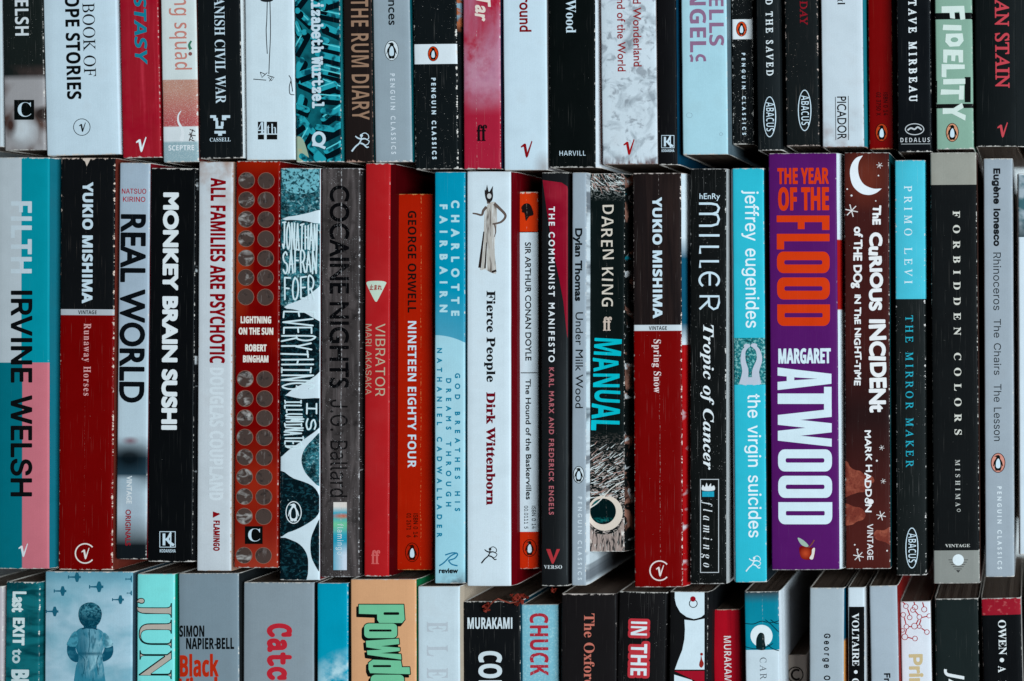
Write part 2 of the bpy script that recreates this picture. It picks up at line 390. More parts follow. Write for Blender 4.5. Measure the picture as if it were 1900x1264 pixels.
# ------------------------------------------------------------------ lettering: glyph outlines
# each row: style, character, advance, then for every loop its point count and x, y steps (thousandths)
GLYPHS = (
(116,65,690,33,-126,0,4,19,43,7,41,22,38,35,160,188,370,436,20,0,-25,-621,4,-31,16,-19,27,-12,40,-5,-3,-19,-280,0,4,19,8,0,40,5,25,15,13,29,6,48,4,119,-231,0,-14,-3,-12,-9,-75,-89,-37,-51,-13,-30,4,-17,13,-10,21,-5,32,-2,-5,-19,3,213,272,218,0,12,274),
(116,66,653,33,-50,0,5,20,5,0,41,5,28,15,19,26,15,42,124,465,7,29,2,23,-4,21,-13,14,-24,8,-34,4,5,20,255,0,83,-6,64,-18,46,-30,28,-41,9,-54,-19,-73,-56,-56,-94,-40,66,-35,39,-53,13,-70,-9,-62,-29,-52,-46,-43,-60,-32,-75,-20,-86,-7,17,287,385,95,11,69,32,31,33,18,40,6,48,-14,61,-42,36,-71,12,-46,-3,-13,-6,-8,-8,-13,-30,-19,-67,-37,-143,3,-8,7,-5,20,228,31,66,6,54,17,44,29,31,39,19,48,6,56,-10,57,-29,40,-50,22,-70,8,-46,-2,-12,-7,-8,-13,-60,-223,-4,-22,-3,-20,4,-18,13,-10,22,-5),
(116,67,701,51,325,-15,-81,8,-70,26,-58,41,-43,57,-26,69,-9,80,8,73,23,72,36,68,47,64,55,56,63,46,68,34,69,21,71,7,63,-6,72,-20,28,-6,19,6,15,19,20,0,-41,-205,-21,0,1,16,0,15,-10,63,-28,47,-45,28,-63,10,-61,-8,-60,-25,-57,-39,-50,-51,-43,-62,-33,-71,-21,-77,-7,-81,6,-67,18,-57,29,-46,39,-35,48,-20,56,-7,86,14,81,42,75,69,19,-17,-64,-67,-67,-47,-74,-28),
(116,68,755,29,-53,0,6,20,5,0,41,5,28,13,19,27,16,43,125,465,9,51,-5,21,-13,15,-23,8,-35,4,6,20,265,0,93,-9,79,-25,64,-42,47,-57,29,-71,10,-83,-8,-79,-25,-75,-40,-69,-54,-60,-68,-51,-79,-38,-91,-25,-100,-8,26,253,33,80,8,69,25,59,38,49,50,38,60,27,67,16,72,6,75,-6,69,-19,58,-30,45,-43,33,-55,19,-66,7,-28,-1,-20,-4,-14,-9,-10,-15,-19,-54,-119,-443,-9,-36,-3,-24,6,-19,17,-12,30,-6),
(116,69,676,62,-50,0,5,20,4,0,40,4,28,14,19,26,16,45,125,464,9,51,-4,21,-13,15,-24,8,-34,4,5,20,529,0,-29,-150,-17,0,0,4,-3,41,-8,29,-16,20,-27,13,-40,7,-55,2,-85,0,-45,-4,-13,-7,-9,-12,-16,-45,-55,-203,84,0,65,6,44,17,29,30,19,45,19,0,-70,-245,-18,0,3,39,-2,28,-5,20,-11,13,-17,8,-25,4,-34,1,-89,0,-62,-229,-7,-31,-4,-23,4,-17,13,-11,21,-5,34,-2,69,0,66,4,56,12,48,20,41,30,35,39,32,50,20,0,-72,-190),
(116,70,604,57,-46,0,6,20,4,0,29,2,22,5,16,10,14,17,12,23,10,32,125,464,9,51,-4,21,-14,15,-23,8,-35,4,6,20,496,0,-31,-164,-20,0,1,10,0,9,-7,53,-20,33,-37,18,-56,6,-79,0,-34,-2,-19,-7,-10,-11,-7,-14,-17,-67,-45,-172,56,0,46,2,36,7,28,11,23,19,19,26,17,35,20,0,-66,-251,-21,0,3,25,1,25,-5,33,-13,21,-27,10,-47,3,-79,0,-64,-247,-4,-19,-2,-18,5,-23,15,-14,26,-7,39,-4,-2,-18),
(116,72,775,82,-50,0,5,20,4,0,28,2,22,5,17,10,15,16,11,23,10,32,125,465,9,51,-4,21,-13,15,-24,8,-34,4,5,20,276,0,-5,-20,-4,0,-39,-4,-28,-14,-20,-27,-17,-47,-42,-155,-4,-22,2,-8,6,-5,25,-4,256,0,24,4,6,7,5,11,44,165,7,29,2,22,-4,21,-14,15,-23,8,-35,4,6,20,276,0,-6,-20,-8,0,-37,-5,-27,-13,-19,-27,-16,-43,-124,-465,-7,-30,-3,-22,5,-21,13,-14,24,-8,34,-4,-5,-20,-276,0,5,20,4,0,29,2,22,5,17,10,14,16,11,23,10,32,56,208,2,8,0,7,-2,9,-6,5,-25,3,-255,0,-24,-3,-6,-7,-5,-11,-56,-208,-7,-30,-3,-22,5,-21,13,-14,24,-8,34,-4,-5,-20),
(116,73,365,31,-46,0,6,20,4,0,29,2,22,5,16,10,14,16,12,23,10,32,125,465,9,51,-4,21,-14,15,-23,8,-35,4,6,20,279,0,-5,-20,-8,0,-37,-5,-27,-13,-19,-27,-16,-43,-125,-465,-7,-30,-2,-22,4,-21,14,-14,23,-8,34,-4,-5,-20),
(116,75,676,70,-50,0,5,20,4,0,28,2,22,5,17,10,15,16,11,23,10,32,125,465,9,51,-4,21,-13,15,-24,8,-34,4,5,20,274,0,-6,-20,-8,0,-35,-4,-25,-11,-18,-24,-16,-44,-52,-194,-2,-7,-1,-7,2,-7,5,-2,12,5,245,197,43,42,14,30,-13,20,-40,6,-6,0,5,20,242,0,-7,-19,-5,0,-43,-9,-49,-29,-141,-108,-169,-134,197,-290,29,-37,28,-26,31,-16,35,-5,-5,-19,-296,0,6,19,7,0,29,2,20,6,11,11,4,17,-7,27,-22,36,-149,221,-6,6,-7,2,-9,-3,-5,-10,-59,-223,-8,-42,5,-24,15,-14,26,-8,39,-3,-5,-20),
(116,76,668,37,-36,0,5,20,4,0,41,5,28,13,19,27,16,43,124,465,8,30,2,21,-5,21,-13,15,-23,8,-35,4,5,20,275,0,-7,-19,-38,-5,-28,-13,-20,-27,-16,-43,-120,-448,-10,-42,-4,-19,4,-21,12,-12,22,-6,35,-2,71,0,71,3,56,11,45,18,39,30,34,42,33,57,19,0,-65,-196),
(116,77,878,54,-54,0,6,20,30,2,23,5,18,10,14,16,12,23,10,32,131,465,7,29,2,22,-5,21,-13,15,-23,8,-35,4,6,20,187,0,72,-531,351,531,190,0,-6,-20,-8,0,-37,-5,-27,-13,-19,-27,-16,-43,-124,-465,-7,-30,-3,-22,5,-21,13,-14,24,-8,34,-4,-5,-20,-274,0,5,17,29,4,22,6,18,12,14,19,13,27,11,38,124,461,-389,-584,-14,0,-78,585,-120,-432,-11,-47,-4,-35,4,-24,14,-15,23,-9,35,-4,-5,-19),
(116,78,745,44,503,-16,-274,571,-117,-430,-8,-36,-3,-25,5,-21,13,-13,25,-7,37,-3,-5,-20,-226,0,5,20,41,4,29,14,21,26,16,44,131,477,3,12,1,11,-5,22,-14,22,-22,15,-28,5,-7,0,5,20,145,0,255,-531,110,406,9,36,2,25,-5,22,-13,12,-25,7,-38,3,5,20,227,0,-6,-20,-28,-2,-23,-5,-18,-10,-15,-15,-12,-24,-11,-32,-163,-600),
(116,79,769,33,298,-15,-76,8,-65,23,-53,38,-39,51,-25,62,-8,74,6,68,19,67,30,65,39,62,46,56,54,50,58,40,62,32,64,19,65,7,76,-8,64,-24,51,-38,39,-52,23,-63,8,-72,-4,-56,-14,-56,-21,-57,-28,-55,-34,-52,-39,-48,-44,-42,-46,-36,-65,-35,-69,-21,28,299,15,51,7,49,21,45,33,43,43,38,51,34,59,27,63,20,66,13,68,4,67,-9,79,-29,58,-46,35,-62,12,-54,-8,-53,-23,-51,-38,-47,-50,-43,-62,-35,-70,-21,-56,-15,-55,-10,-56,-3,-55,10,-80,31,-60,48,-37),
(116,80,600,38,-50,0,5,20,5,0,40,4,27,13,19,26,16,45,125,465,7,29,2,22,-4,22,-13,14,-24,8,-34,4,5,20,272,0,76,-6,58,-19,42,-31,26,-43,8,-56,-9,-57,-25,-49,-42,-42,-55,-31,-69,-20,-79,-7,-92,0,-12,-3,-6,-9,-59,-223,-2,-14,-2,-14,5,-24,16,-14,28,-7,41,-3,-6,-20,19,287,361,63,5,52,16,41,27,29,36,17,44,6,53,-8,54,-24,37,-41,22,-59,7,-25,-3,-17,-7,-13,-18,-12,-31,-57,-211,-2,-16,2,-7,6,-5),
(116,82,671,47,-50,0,5,20,5,0,41,5,28,15,19,26,15,42,124,465,7,29,2,23,-4,21,-13,14,-24,8,-34,4,5,20,293,0,92,-10,66,-29,29,-30,18,-37,6,-44,-8,-53,-24,-46,-40,-38,-55,-31,-72,-24,92,-223,23,-48,22,-33,24,-19,32,-7,4,0,-6,-20,-155,0,-138,340,-22,0,-45,1,-35,3,-57,-212,-9,-39,-3,-25,4,-24,14,-14,22,-8,32,-3,11,0,-6,-19,17,301,372,92,11,68,35,30,33,19,42,6,48,-6,42,-17,34,-28,23,-40,14,-51,5,-40,-4,-13,-7,-10,-12,-17,-43,-59,-217,32,-2),
(116,83,549,67,228,-14,-67,7,-75,22,-13,4,-11,1,-24,-8,-16,-24,-18,0,34,229,19,1,12,-86,33,-64,50,-39,65,-13,36,5,33,14,27,21,21,29,13,33,4,38,-3,26,-8,26,-14,25,-18,26,-35,41,-44,45,-47,52,-29,45,-17,42,-5,42,6,49,19,44,30,37,40,28,49,17,55,6,46,-2,42,-11,33,-10,15,-4,23,6,15,18,19,0,-32,-203,-16,0,-9,75,-26,55,-41,33,-54,11,-47,-8,-37,-23,-23,-36,-8,-48,5,-30,15,-32,21,-32,28,-33,46,-48,47,-51,31,-44,19,-48,6,-54,-7,-55,-21,-48,-34,-41,-44,-31,-54,-20),
(116,84,625,44,74,0,4,20,8,0,33,2,25,7,20,12,16,21,14,30,13,41,133,488,3,18,-7,13,-20,4,-27,0,-57,-3,-45,-10,-35,-17,-26,-25,-21,-34,-17,-43,-22,2,44,166,576,0,-32,-171,-19,0,1,16,0,16,-6,48,-19,32,-36,17,-60,6,-41,0,-11,-1,-8,-5,-11,-20,-135,-492,-10,-43,-4,-31,5,-22,16,-13,27,-7,40,-2,11,0,-6,-20),
(116,85,731,57,298,-15,-63,6,-54,16,-44,28,-34,37,-19,44,-7,52,5,44,13,58,82,307,9,48,-5,23,-14,14,-26,7,-40,4,5,19,292,0,-4,-19,-10,0,-42,-6,-29,-18,-21,-32,-17,-49,-74,-281,-18,-75,-6,-49,9,-54,29,-41,46,-25,60,-9,54,5,48,17,40,27,31,35,28,58,29,94,69,258,11,48,4,37,-4,29,-13,18,-24,9,-39,4,4,19,233,0,-3,-19,-14,0,-48,-12,-31,-35,-14,-36,-17,-59,-76,-288,-28,-85,-34,-66,-42,-49,-51,-33,-62,-19),
(116,86,650,32,119,-15,24,603,-3,40,-12,26,-25,13,-37,5,-10,0,4,20,277,0,-5,-18,-8,0,-40,-5,-24,-15,-13,-29,-6,-49,-19,-434,350,416,38,51,12,31,-4,16,-13,10,-21,5,-32,1,4,20,213,0,-7,-20,-2,0,-28,-6,-28,-19,-31,-32,-38,-43,-494,-587),
(116,89,613,50,71,0,7,18,36,3,28,6,19,10,14,14,10,20,9,27,54,201,-91,246,-18,44,-18,34,-19,23,-22,15,-27,8,-33,3,5,20,300,0,-7,-20,-37,-3,-24,-7,-14,-12,-5,-20,3,-21,7,-24,86,-235,161,183,50,62,13,23,4,18,-5,16,-15,11,-26,6,-36,3,5,20,238,0,-6,-22,-28,-6,-30,-19,-34,-31,-41,-44,-234,-265,-56,-207,-4,-19,-3,-19,6,-22,16,-12,30,-6,45,-2,-6,-18),
(98,84,600,30,65,0,0,25,37,5,26,11,18,18,13,30,146,547,-16,0,-57,-9,-54,-28,-47,-46,-36,-61,-25,0,37,179,544,0,-29,-192,-28,0,-8,56,-18,44,-26,31,-35,19,-44,6,-7,0,-147,-541,-4,-26,5,-19,12,-12,21,-8,33,-4,0,-25),
(98,114,388,33,-21,0,84,314,11,44,3,20,-10,21,-31,7,-9,0,-2,25,200,30,-55,-180,45,81,21,31,19,24,19,19,19,14,19,8,19,3,31,-7,18,-23,6,-37,-4,-29,-11,-22,-19,-14,-24,-5,-28,8,-23,22,-9,5,-34,-25,-45,-74,-25,-54,-23,-61,-22,-69,-21,-76),
(98,111,470,24,143,-14,-63,11,-50,33,-34,50,-11,66,6,55,18,56,27,53,36,49,41,41,47,33,50,21,51,7,69,-11,51,-31,32,-51,11,-66,-6,-54,-16,-54,-27,-54,-35,-49,-42,-42,-47,-34,-53,-22,24,154,20,23,6,22,19,21,29,21,36,18,42,16,44,23,89,6,40,2,33,-6,39,-16,24,-28,8,-23,-6,-22,-18,-22,-28,-20,-35,-19,-42,-15,-44,-23,-90,-7,-42,-2,-37,6,-37,17,-23),
(98,112,491,42,-117,-207,0,27,24,3,17,7,12,13,8,15,12,37,115,445,6,36,-3,16,-9,9,-16,5,-25,1,0,25,103,15,88,14,-30,-101,51,56,52,34,51,11,43,-8,33,-24,21,-40,7,-55,-6,-60,-17,-61,-28,-59,-36,-54,-42,-47,-46,-36,-48,-23,-50,-8,-36,6,-32,17,-30,-111,-5,-20,-1,-22,4,-18,10,-11,19,-5,29,-3,0,-26,21,152,22,25,6,24,18,23,26,22,34,20,38,17,42,26,81,7,36,2,30,-3,25,-8,18,-12,10,-16,4,-48,-20,-42,-59,-35,-99,-26,-96,-9,-36,-3,-24,9,-25),
(98,105,289,16,196,553,-26,5,-21,14,-14,21,-5,26,5,26,14,21,21,14,26,5,25,-5,22,-14,14,-21,5,-26,-5,-26,-14,-21,-22,-14,25,73,-12,-30,5,-23,15,-14,23,-5,30,5,35,9,34,51,184,10,39,3,25,-10,21,-31,7,-9,0,-1,25,105,14,90,16,-90,-334,-8,-45,4,-14,12,-5,30,18,40,53,20,-14,-51,-73,-53,-44),
(98,99,412,47,138,-14,-64,11,-48,31,-30,50,-10,67,9,73,29,73,46,66,61,55,68,37,67,12,48,-7,37,-20,23,-29,8,-34,-4,-28,-13,-22,-21,-13,-26,-5,-23,3,-17,11,-12,16,-4,21,2,15,7,15,8,14,2,11,-6,16,-18,5,-24,-7,-25,-20,-25,-32,-23,-39,-20,-45,-15,-48,-11,-47,-3,-45,5,-41,15,-30,23,-19,29,-6,41,10,40,31,40,51,27,-19,-58,-77,-64,-46),
(98,67,655,45,301,-17,-79,8,-66,24,-54,39,-40,52,-24,64,-8,75,6,73,19,73,29,69,40,64,49,56,56,46,63,35,66,21,69,7,69,-5,77,-17,18,-3,15,-3,21,7,15,21,27,0,-43,-230,-29,2,-9,83,-26,61,-44,37,-58,12,-67,-14,-63,-43,-56,-71,-48,-99,-33,-111,-11,-104,11,-76,32,-57,50,-37,66,-12,76,14,69,42,62,71,28,-22,-77,-84,-92,-51),
(98,97,500,37,79,-13,-43,8,-34,26,-23,38,-7,50,5,54,15,56,25,56,31,52,36,46,41,38,63,38,58,12,35,-7,25,-22,13,-37,16,56,107,0,-83,-290,-14,-51,-5,-27,4,-17,11,-6,30,18,39,52,22,-14,-51,-72,-51,-43,-51,-14,-34,7,-21,21,-7,36,3,27,7,34,-37,-55,-38,-39,-41,-23,24,138,61,23,6,23,16,22,26,21,32,19,37,17,41,13,41,11,41,6,36,2,32,-4,27,-13,17,-22,5,-23,-6,-23,-19,-24,-30,-23,-37,-22,-43,-18,-46,-19,-65,-7,-52,5,-33,13,-19),
(98,110,532,47,317,-14,-37,8,-23,25,-7,42,3,27,8,37,32,103,35,102,8,37,-5,16,-14,5,-36,-12,-38,-35,-40,-58,-30,-57,-28,-66,-25,-76,-22,-84,-119,0,84,314,11,44,3,20,-10,21,-31,7,-9,0,-2,25,200,30,-52,-173,54,77,51,54,50,32,53,10,42,-8,25,-25,8,-42,-7,-49,-25,-84,-54,-168,4,-16,13,-5,14,4,15,14,37,52,22,-15,-41,-58,-38,-41,-38,-26),
(98,101,401,32,130,-14,-59,11,-47,31,-30,51,-10,67,6,54,19,56,28,53,36,49,43,42,47,33,49,21,50,7,46,-6,34,-19,22,-29,7,-38,-16,-57,-47,-53,-80,-45,-111,-29,-6,-54,5,-32,14,-25,22,-16,30,-5,37,10,36,30,36,49,28,-18,-53,-77,-63,-46,14,125,218,45,15,39,22,33,28,25,33,16,35,5,36,-2,18,-7,13,-11,7,-13,3,-33,-13,-35,-40,-34,-66),
(98,102,288,63,-98,-207,-35,6,-29,17,-18,26,-6,32,3,22,11,17,16,12,21,4,18,-3,15,-10,10,-14,3,-19,-2,-16,-6,-12,-8,-14,4,-11,13,-4,20,5,17,16,16,25,13,31,14,44,15,57,31,151,51,255,-69,0,8,41,70,0,38,109,51,78,40,34,42,21,46,7,44,-5,34,-16,20,-25,7,-32,-6,-30,-17,-18,-29,-6,-19,4,-15,10,-11,15,-4,18,2,13,6,12,8,18,-4,8,-12,3,-28,-13,-26,-38,-25,-68,-25,-99,85,0,-6,-41,-85,0,-52,-242,-29,-116,-31,-95,-37,-72,-44,-52,-51,-30),
(98,72,756,65,-50,0,0,23,28,2,23,6,17,11,15,19,13,27,12,39,113,422,6,27,2,25,-4,20,-13,14,-22,9,-31,3,0,24,313,0,0,-24,-29,-2,-22,-6,-18,-12,-14,-18,-12,-27,-12,-38,-46,-169,239,0,47,174,6,28,2,24,-4,20,-13,14,-22,9,-32,3,0,24,314,0,0,-24,-28,-2,-22,-4,-17,-11,-14,-17,-13,-26,-12,-38,-114,-427,-9,-51,4,-21,13,-14,21,-9,32,-4,0,-23,-313,0,0,23,28,2,23,6,17,11,15,19,13,27,12,39,54,202,-239,0,-55,-207,-9,-52,8,-25,23,-15,39,-7,0,-23),
(98,120,450,72,-2,-16,-26,4,-21,12,-13,19,-5,24,4,24,12,19,18,12,22,4,20,-3,18,-7,17,-7,12,-3,17,7,16,19,52,84,-31,163,-8,29,-9,19,-14,9,-23,3,-9,0,-22,-1,0,24,57,8,43,8,31,6,19,1,17,-4,13,-13,9,-23,8,-37,12,-59,42,61,38,43,36,26,39,8,24,-4,20,-12,12,-19,4,-23,-3,-23,-10,-17,-16,-12,-18,-4,-19,4,-24,9,-13,5,-14,3,-14,-2,-11,-8,-21,-27,-43,-61,29,-144,18,-48,26,-16,13,4,15,12,17,19,20,23,20,-15,-40,-53,-35,-38,-35,-22,-38,-8,-36,9,-26,28,-21,47,-18,68,-49,-79,-32,-42,-35,-25),
(98,103,444,54,115,-207,-81,8,-61,22,-37,35,-12,43,8,34,22,27,39,24,56,22,-40,33,-13,35,5,25,17,23,27,23,40,23,-32,24,-22,25,-14,29,-4,33,7,46,22,43,33,37,43,29,50,19,54,6,75,-12,66,-37,87,0,-5,-42,-56,0,3,-17,1,-18,-7,-48,-22,-43,-35,-37,-44,-28,-52,-18,-57,-6,-52,3,-19,-17,-7,-16,10,-17,31,-14,62,-19,70,-27,29,-17,21,-18,19,-31,7,-36,-7,-42,-23,-38,-35,-30,-47,-24,-56,-14,18,173,186,25,7,25,19,21,30,17,38,10,42,4,45,-5,34,-14,20,-24,7,-26,-7,-25,-21,-22,-31,-16,-39,-11,-42,-4,-44,5,-32,15,-20,15,126,-174,48,6,36,16,23,25,8,29,-9,29,-26,21,-46,19,-70,23,-44,-26,-26,-28,-9,-32,8,-32,25,-27,37,-17),
(98,108,258,26,59,-14,-31,5,-23,14,-15,23,-5,31,3,33,9,34,118,427,14,64,-10,21,-32,7,-9,0,-1,25,104,15,91,15,-154,-572,-6,-25,-4,-23,4,-14,12,-5,30,18,41,53,20,-15,-40,-58,-36,-41,-38,-24),
(98,109,781,70,566,-12,-37,8,-23,25,-7,41,3,27,9,37,31,103,34,102,9,37,-5,16,-14,5,-44,-18,-48,-53,-50,-91,-52,-135,-30,-92,-115,0,101,331,8,37,-5,16,-14,5,-26,-6,-27,-20,-30,-33,-31,-47,-30,-57,-28,-66,-25,-76,-22,-84,-119,0,84,314,11,44,3,20,-10,21,-31,7,-9,0,-2,25,200,30,-52,-173,54,77,51,54,50,32,53,10,42,-8,25,-25,8,-41,-3,-26,-8,-38,47,62,45,43,45,25,47,8,42,-8,25,-25,8,-41,-8,-54,-23,-79,-48,-141,-4,-14,-2,-13,4,-16,12,-5,14,5,15,13,17,22,21,30,22,-15,-41,-58,-38,-41,-38,-25),
(103,65,667,8,362,686,-69,0,-293,-686,100,0,86,201,290,0,91,-201,100,0,3,326,536,110,-247,-212,0),
(103,66,563,22,75,0,234,0,90,11,66,29,45,42,25,49,8,51,-7,52,-21,45,-34,37,-46,27,-56,17,0,2,59,35,34,48,11,63,-8,51,-24,47,-41,40,-59,26,-78,10,-198,0,9,173,594,90,0,71,-13,37,-35,11,-47,-16,-61,-48,-36,-80,-12,-65,0,11,173,302,118,0,85,-14,50,-37,16,-55,-4,-31,-14,-29,-27,-25,-42,-17,-59,-6,-123,0),
(103,67,708,33,656,635,-126,43,-108,13,-122,-17,-103,-50,-80,-76,-51,-100,-18,-117,14,-90,42,-91,72,-81,103,-56,137,-22,97,8,80,21,70,31,0,107,-79,-42,-80,-26,-79,-9,-92,12,-76,35,-58,55,-37,71,-13,86,13,85,38,72,58,55,75,36,88,13,77,-8,77,-23,81,-40),
(103,68,750,13,76,0,266,0,124,19,101,51,74,75,47,93,16,103,-14,97,-41,93,-71,77,-102,54,-135,20,-265,0,13,174,594,151,0,102,-13,78,-37,55,-55,32,-69,11,-79,-7,-59,-25,-66,-49,-63,-78,-47,-114,-18,-156,0),
(103,69,500,12,462,682,-387,0,0,-682,396,0,0,88,-298,0,0,212,279,0,0,88,-279,0,0,206,289,0),
(103,70,469,10,440,682,-364,0,0,-682,98,0,0,317,266,0,0,88,-266,0,0,189,266,0),
(103,71,740,36,673,336,-229,0,0,-88,131,0,0,-140,-72,-19,-76,-8,-91,12,-76,35,-59,55,-37,72,-13,85,13,84,37,72,56,56,73,36,84,13,82,-8,82,-22,81,-37,0,99,-132,46,-111,12,-118,-18,-101,-49,-78,-76,-51,-97,-18,-114,18,-113,50,-95,77,-74,100,-47,118,-17,89,6,84,18,87,32),
(103,72,729,12,653,682,-98,0,0,-297,-382,0,0,297,-98,0,0,-682,98,0,0,297,382,0,0,-297,98,0),
(103,73,250,4,174,682,-98,0,0,-682,98,0),
(103,75,656,11,285,359,297,323,-122,0,-287,-312,0,312,-98,0,0,-682,98,0,0,337,347,-337,135,0),
(103,76,490,6,172,682,-98,0,0,-682,406,0,0,88,-308,0),
(103,77,781,15,709,682,-91,0,-227,-280,-226,280,-92,0,0,-682,98,0,0,531,2,0,210,-264,16,0,210,264,2,0,0,-531,98,0),
(103,78,781,10,706,682,-92,0,0,-528,-462,528,-78,0,0,-682,92,0,0,525,456,-525,84,0),
(103,79,823,20,45,341,16,-107,48,-96,76,-77,101,-51,123,-19,127,19,103,51,76,77,47,96,16,107,-17,109,-47,96,-77,77,-101,50,-125,18,-123,-18,-101,-51,-77,-76,-48,-96,20,146,341,13,85,37,71,56,56,73,35,86,13,86,-13,74,-35,56,-56,37,-71,13,-85,-13,-84,-37,-72,-56,-55,-74,-36,-86,-13,-86,13,-73,36,-56,55,-37,72),
(103,80,510,15,70,682,0,-682,98,0,0,295,102,0,85,10,64,26,46,42,26,52,9,61,-8,62,-25,54,-43,42,-61,28,-80,10,9,168,594,115,0,70,-16,36,-39,10,-49,-15,-58,-41,-36,-64,-13,-111,0),
(103,82,604,23,77,682,0,-682,98,0,0,296,41,0,49,-9,56,-44,76,-103,90,-140,117,0,-53,74,-40,61,-49,78,-48,63,-55,48,62,39,39,56,13,72,-10,65,-29,53,-47,40,-62,24,-76,9,11,175,598,63,0,77,-12,43,-36,14,-55,-3,-33,-13,-31,-25,-24,-39,-17,-54,-6,-63,0),
(103,83,458,39,399,643,-74,36,-78,12,-70,-8,-57,-24,-43,-38,-27,-50,-10,-62,31,-94,73,-67,87,-55,73,-56,31,-72,-12,-39,-36,-33,-63,-14,-65,11,-61,34,-54,54,0,-124,58,-35,63,-21,70,-7,62,9,53,25,40,40,27,51,9,60,-31,107,-73,71,-87,52,-73,51,-31,65,14,42,38,29,56,10,49,-6,54,-22,57,-43),
(103,84,604,8,587,682,-570,0,0,-88,236,0,0,-594,98,0,0,594,236,0),
(103,85,708,28,648,682,-98,0,0,-397,-3,-59,-13,-50,-27,-40,-39,-28,-53,-20,-68,-7,-56,6,-49,20,-42,32,-24,33,-13,43,-4,64,0,403,-98,0,0,-424,16,-99,42,-75,64,-53,77,-30,85,-10,109,13,85,36,61,58,36,77,12,93),
(103,86,604,7,604,682,-97,0,-204,-479,-205,479,-98,0,295,-688,20,0),
(103,87,1042,13,1041,682,-97,0,-186,-470,-190,470,-93,0,-189,-470,-188,470,-98,0,276,-688,19,0,226,558,224,-558,19,0),
(103,88,708,12,687,682,-118,0,-213,-260,-214,260,-119,0,273,-329,-294,-353,119,0,235,282,232,-282,118,0,-291,353),
(103,89,604,9,301,447,-183,235,-118,0,253,-321,0,-361,98,0,0,360,253,322,-118,0),
(103,97,427,38,411,80,-28,-18,-19,-6,-13,5,-4,18,0,231,-8,55,-23,41,-35,29,-45,17,-52,6,-60,-7,-49,-20,-40,-34,0,-97,45,42,48,24,49,8,45,-8,27,-26,9,-45,0,-24,-79,-28,-44,-16,-41,-20,-35,-25,-24,-35,-9,-46,14,-54,38,-40,58,-16,61,11,60,35,13,-26,22,-15,33,-5,38,7,48,28,9,258,91,-37,-27,-41,-10,-33,8,-23,22,-8,33,20,45,51,33,71,27),
(103,98,500,17,148,682,-89,0,0,-657,78,-25,89,-9,83,11,66,31,50,50,30,67,11,84,-9,73,-27,62,-41,47,-54,31,-63,11,-64,-10,-60,-31,11,148,332,51,36,51,10,66,-20,43,-54,16,-83,-18,-76,-48,-51,-71,-19,-45,4,-45,10),
(103,99,438,30,393,427,-62,23,-68,8,-75,-11,-62,-32,-46,-50,-29,-67,-10,-82,11,-74,31,-62,48,-48,63,-30,75,-11,73,8,61,18,0,88,-62,-22,-57,-8,-51,7,-42,19,-32,30,-20,42,-7,51,6,51,19,42,29,32,38,20,45,7,58,-9,66,-35),
(103,100,510,16,451,682,-89,0,0,-242,-49,14,-45,4,-74,-11,-61,-30,-48,-47,-30,-62,-11,-73,10,-80,28,-65,45,-49,61,-30,74,-11,189,0,14,362,75,-90,0,-54,7,-39,21,-25,31,-15,40,-4,48,7,52,19,44,30,32,40,21,48,7,42,-4,41,-13),
(103,101,479,25,438,130,-78,-40,-79,-14,-74,15,-51,45,-26,75,316,0,-9,89,-25,70,-41,49,-54,29,-66,10,-69,-11,-58,-30,-45,-48,-28,-63,-10,-76,9,-72,27,-66,45,-53,61,-35,76,-13,68,6,57,17,54,30,7,132,270,22,60,40,38,59,13,55,-14,35,-38,15,-59),
(103,102,250,23,296,682,-70,9,-54,-12,-43,-31,-31,-39,-19,-53,-7,-74,0,-33,-63,0,0,-80,63,0,0,-369,89,0,0,369,81,0,0,80,-81,0,0,43,9,59,29,39,57,13,20,-2,20,-6),
(103,103,427,44,421,449,-185,0,-67,-7,-54,-20,-41,-32,-25,-43,-9,-53,6,-46,18,-38,32,-32,43,-25,0,-2,-38,-15,-24,-22,-9,-27,11,-29,34,-28,-64,-26,-37,-41,-12,-57,10,-44,28,-38,44,-29,57,-18,68,-7,73,6,59,19,44,29,27,40,9,49,-12,53,-42,44,-76,28,-76,17,-45,19,-16,22,34,31,74,15,74,39,29,45,13,56,-10,50,-37,48,92,0,12,296,293,-11,-44,-30,-29,-45,-11,-47,10,-32,29,-11,43,12,41,32,29,45,11,43,-11,32,-28,12,333,-94,-15,-35,-42,-22,-67,-8,-68,8,-43,23,-14,38,13,35,36,24,53,9,63,-6,58,-22),
(103,104,500,22,150,682,-89,0,0,-682,89,0,0,322,57,50,55,15,47,-14,30,-37,11,-58,0,-278,89,0,0,275,-7,66,-22,52,-32,36,-42,22,-50,7,-49,-8,-46,-23,-39,-37,-2,0),
(103,105,219,4,154,449,-89,0,0,-449,89,0,12,163,585,-7,27,-19,19,-27,7,-27,-7,-19,-19,-7,-27,7,-27,19,-19,27,-7,27,7,19,19),
(103,107,479,6,460,449,-106,0,-199,-220,225,-229,120,0,-232,229,4,151,682,-89,0,0,-682,89,0),
(103,108,219,4,154,682,-89,0,0,-682,89,0),
(103,109,771,35,59,449,0,-449,89,0,0,326,35,34,36,18,41,5,41,-11,29,-34,11,-59,0,-279,89,0,0,326,51,41,49,16,47,-12,33,-36,13,-57,0,-278,89,0,0,282,-7,59,-19,49,-31,37,-42,23,-50,8,-59,-11,-49,-29,-42,-41,-35,45,-46,27,-53,9,-64,-17,-67,-51,0,59),
(103,110,500,22,150,449,-89,0,0,-449,89,0,0,322,57,50,55,15,47,-14,30,-37,11,-58,0,-278,89,0,0,277,-8,66,-21,51,-33,36,-42,21,-49,7,-49,-8,-46,-23,-39,-37,-2,0),
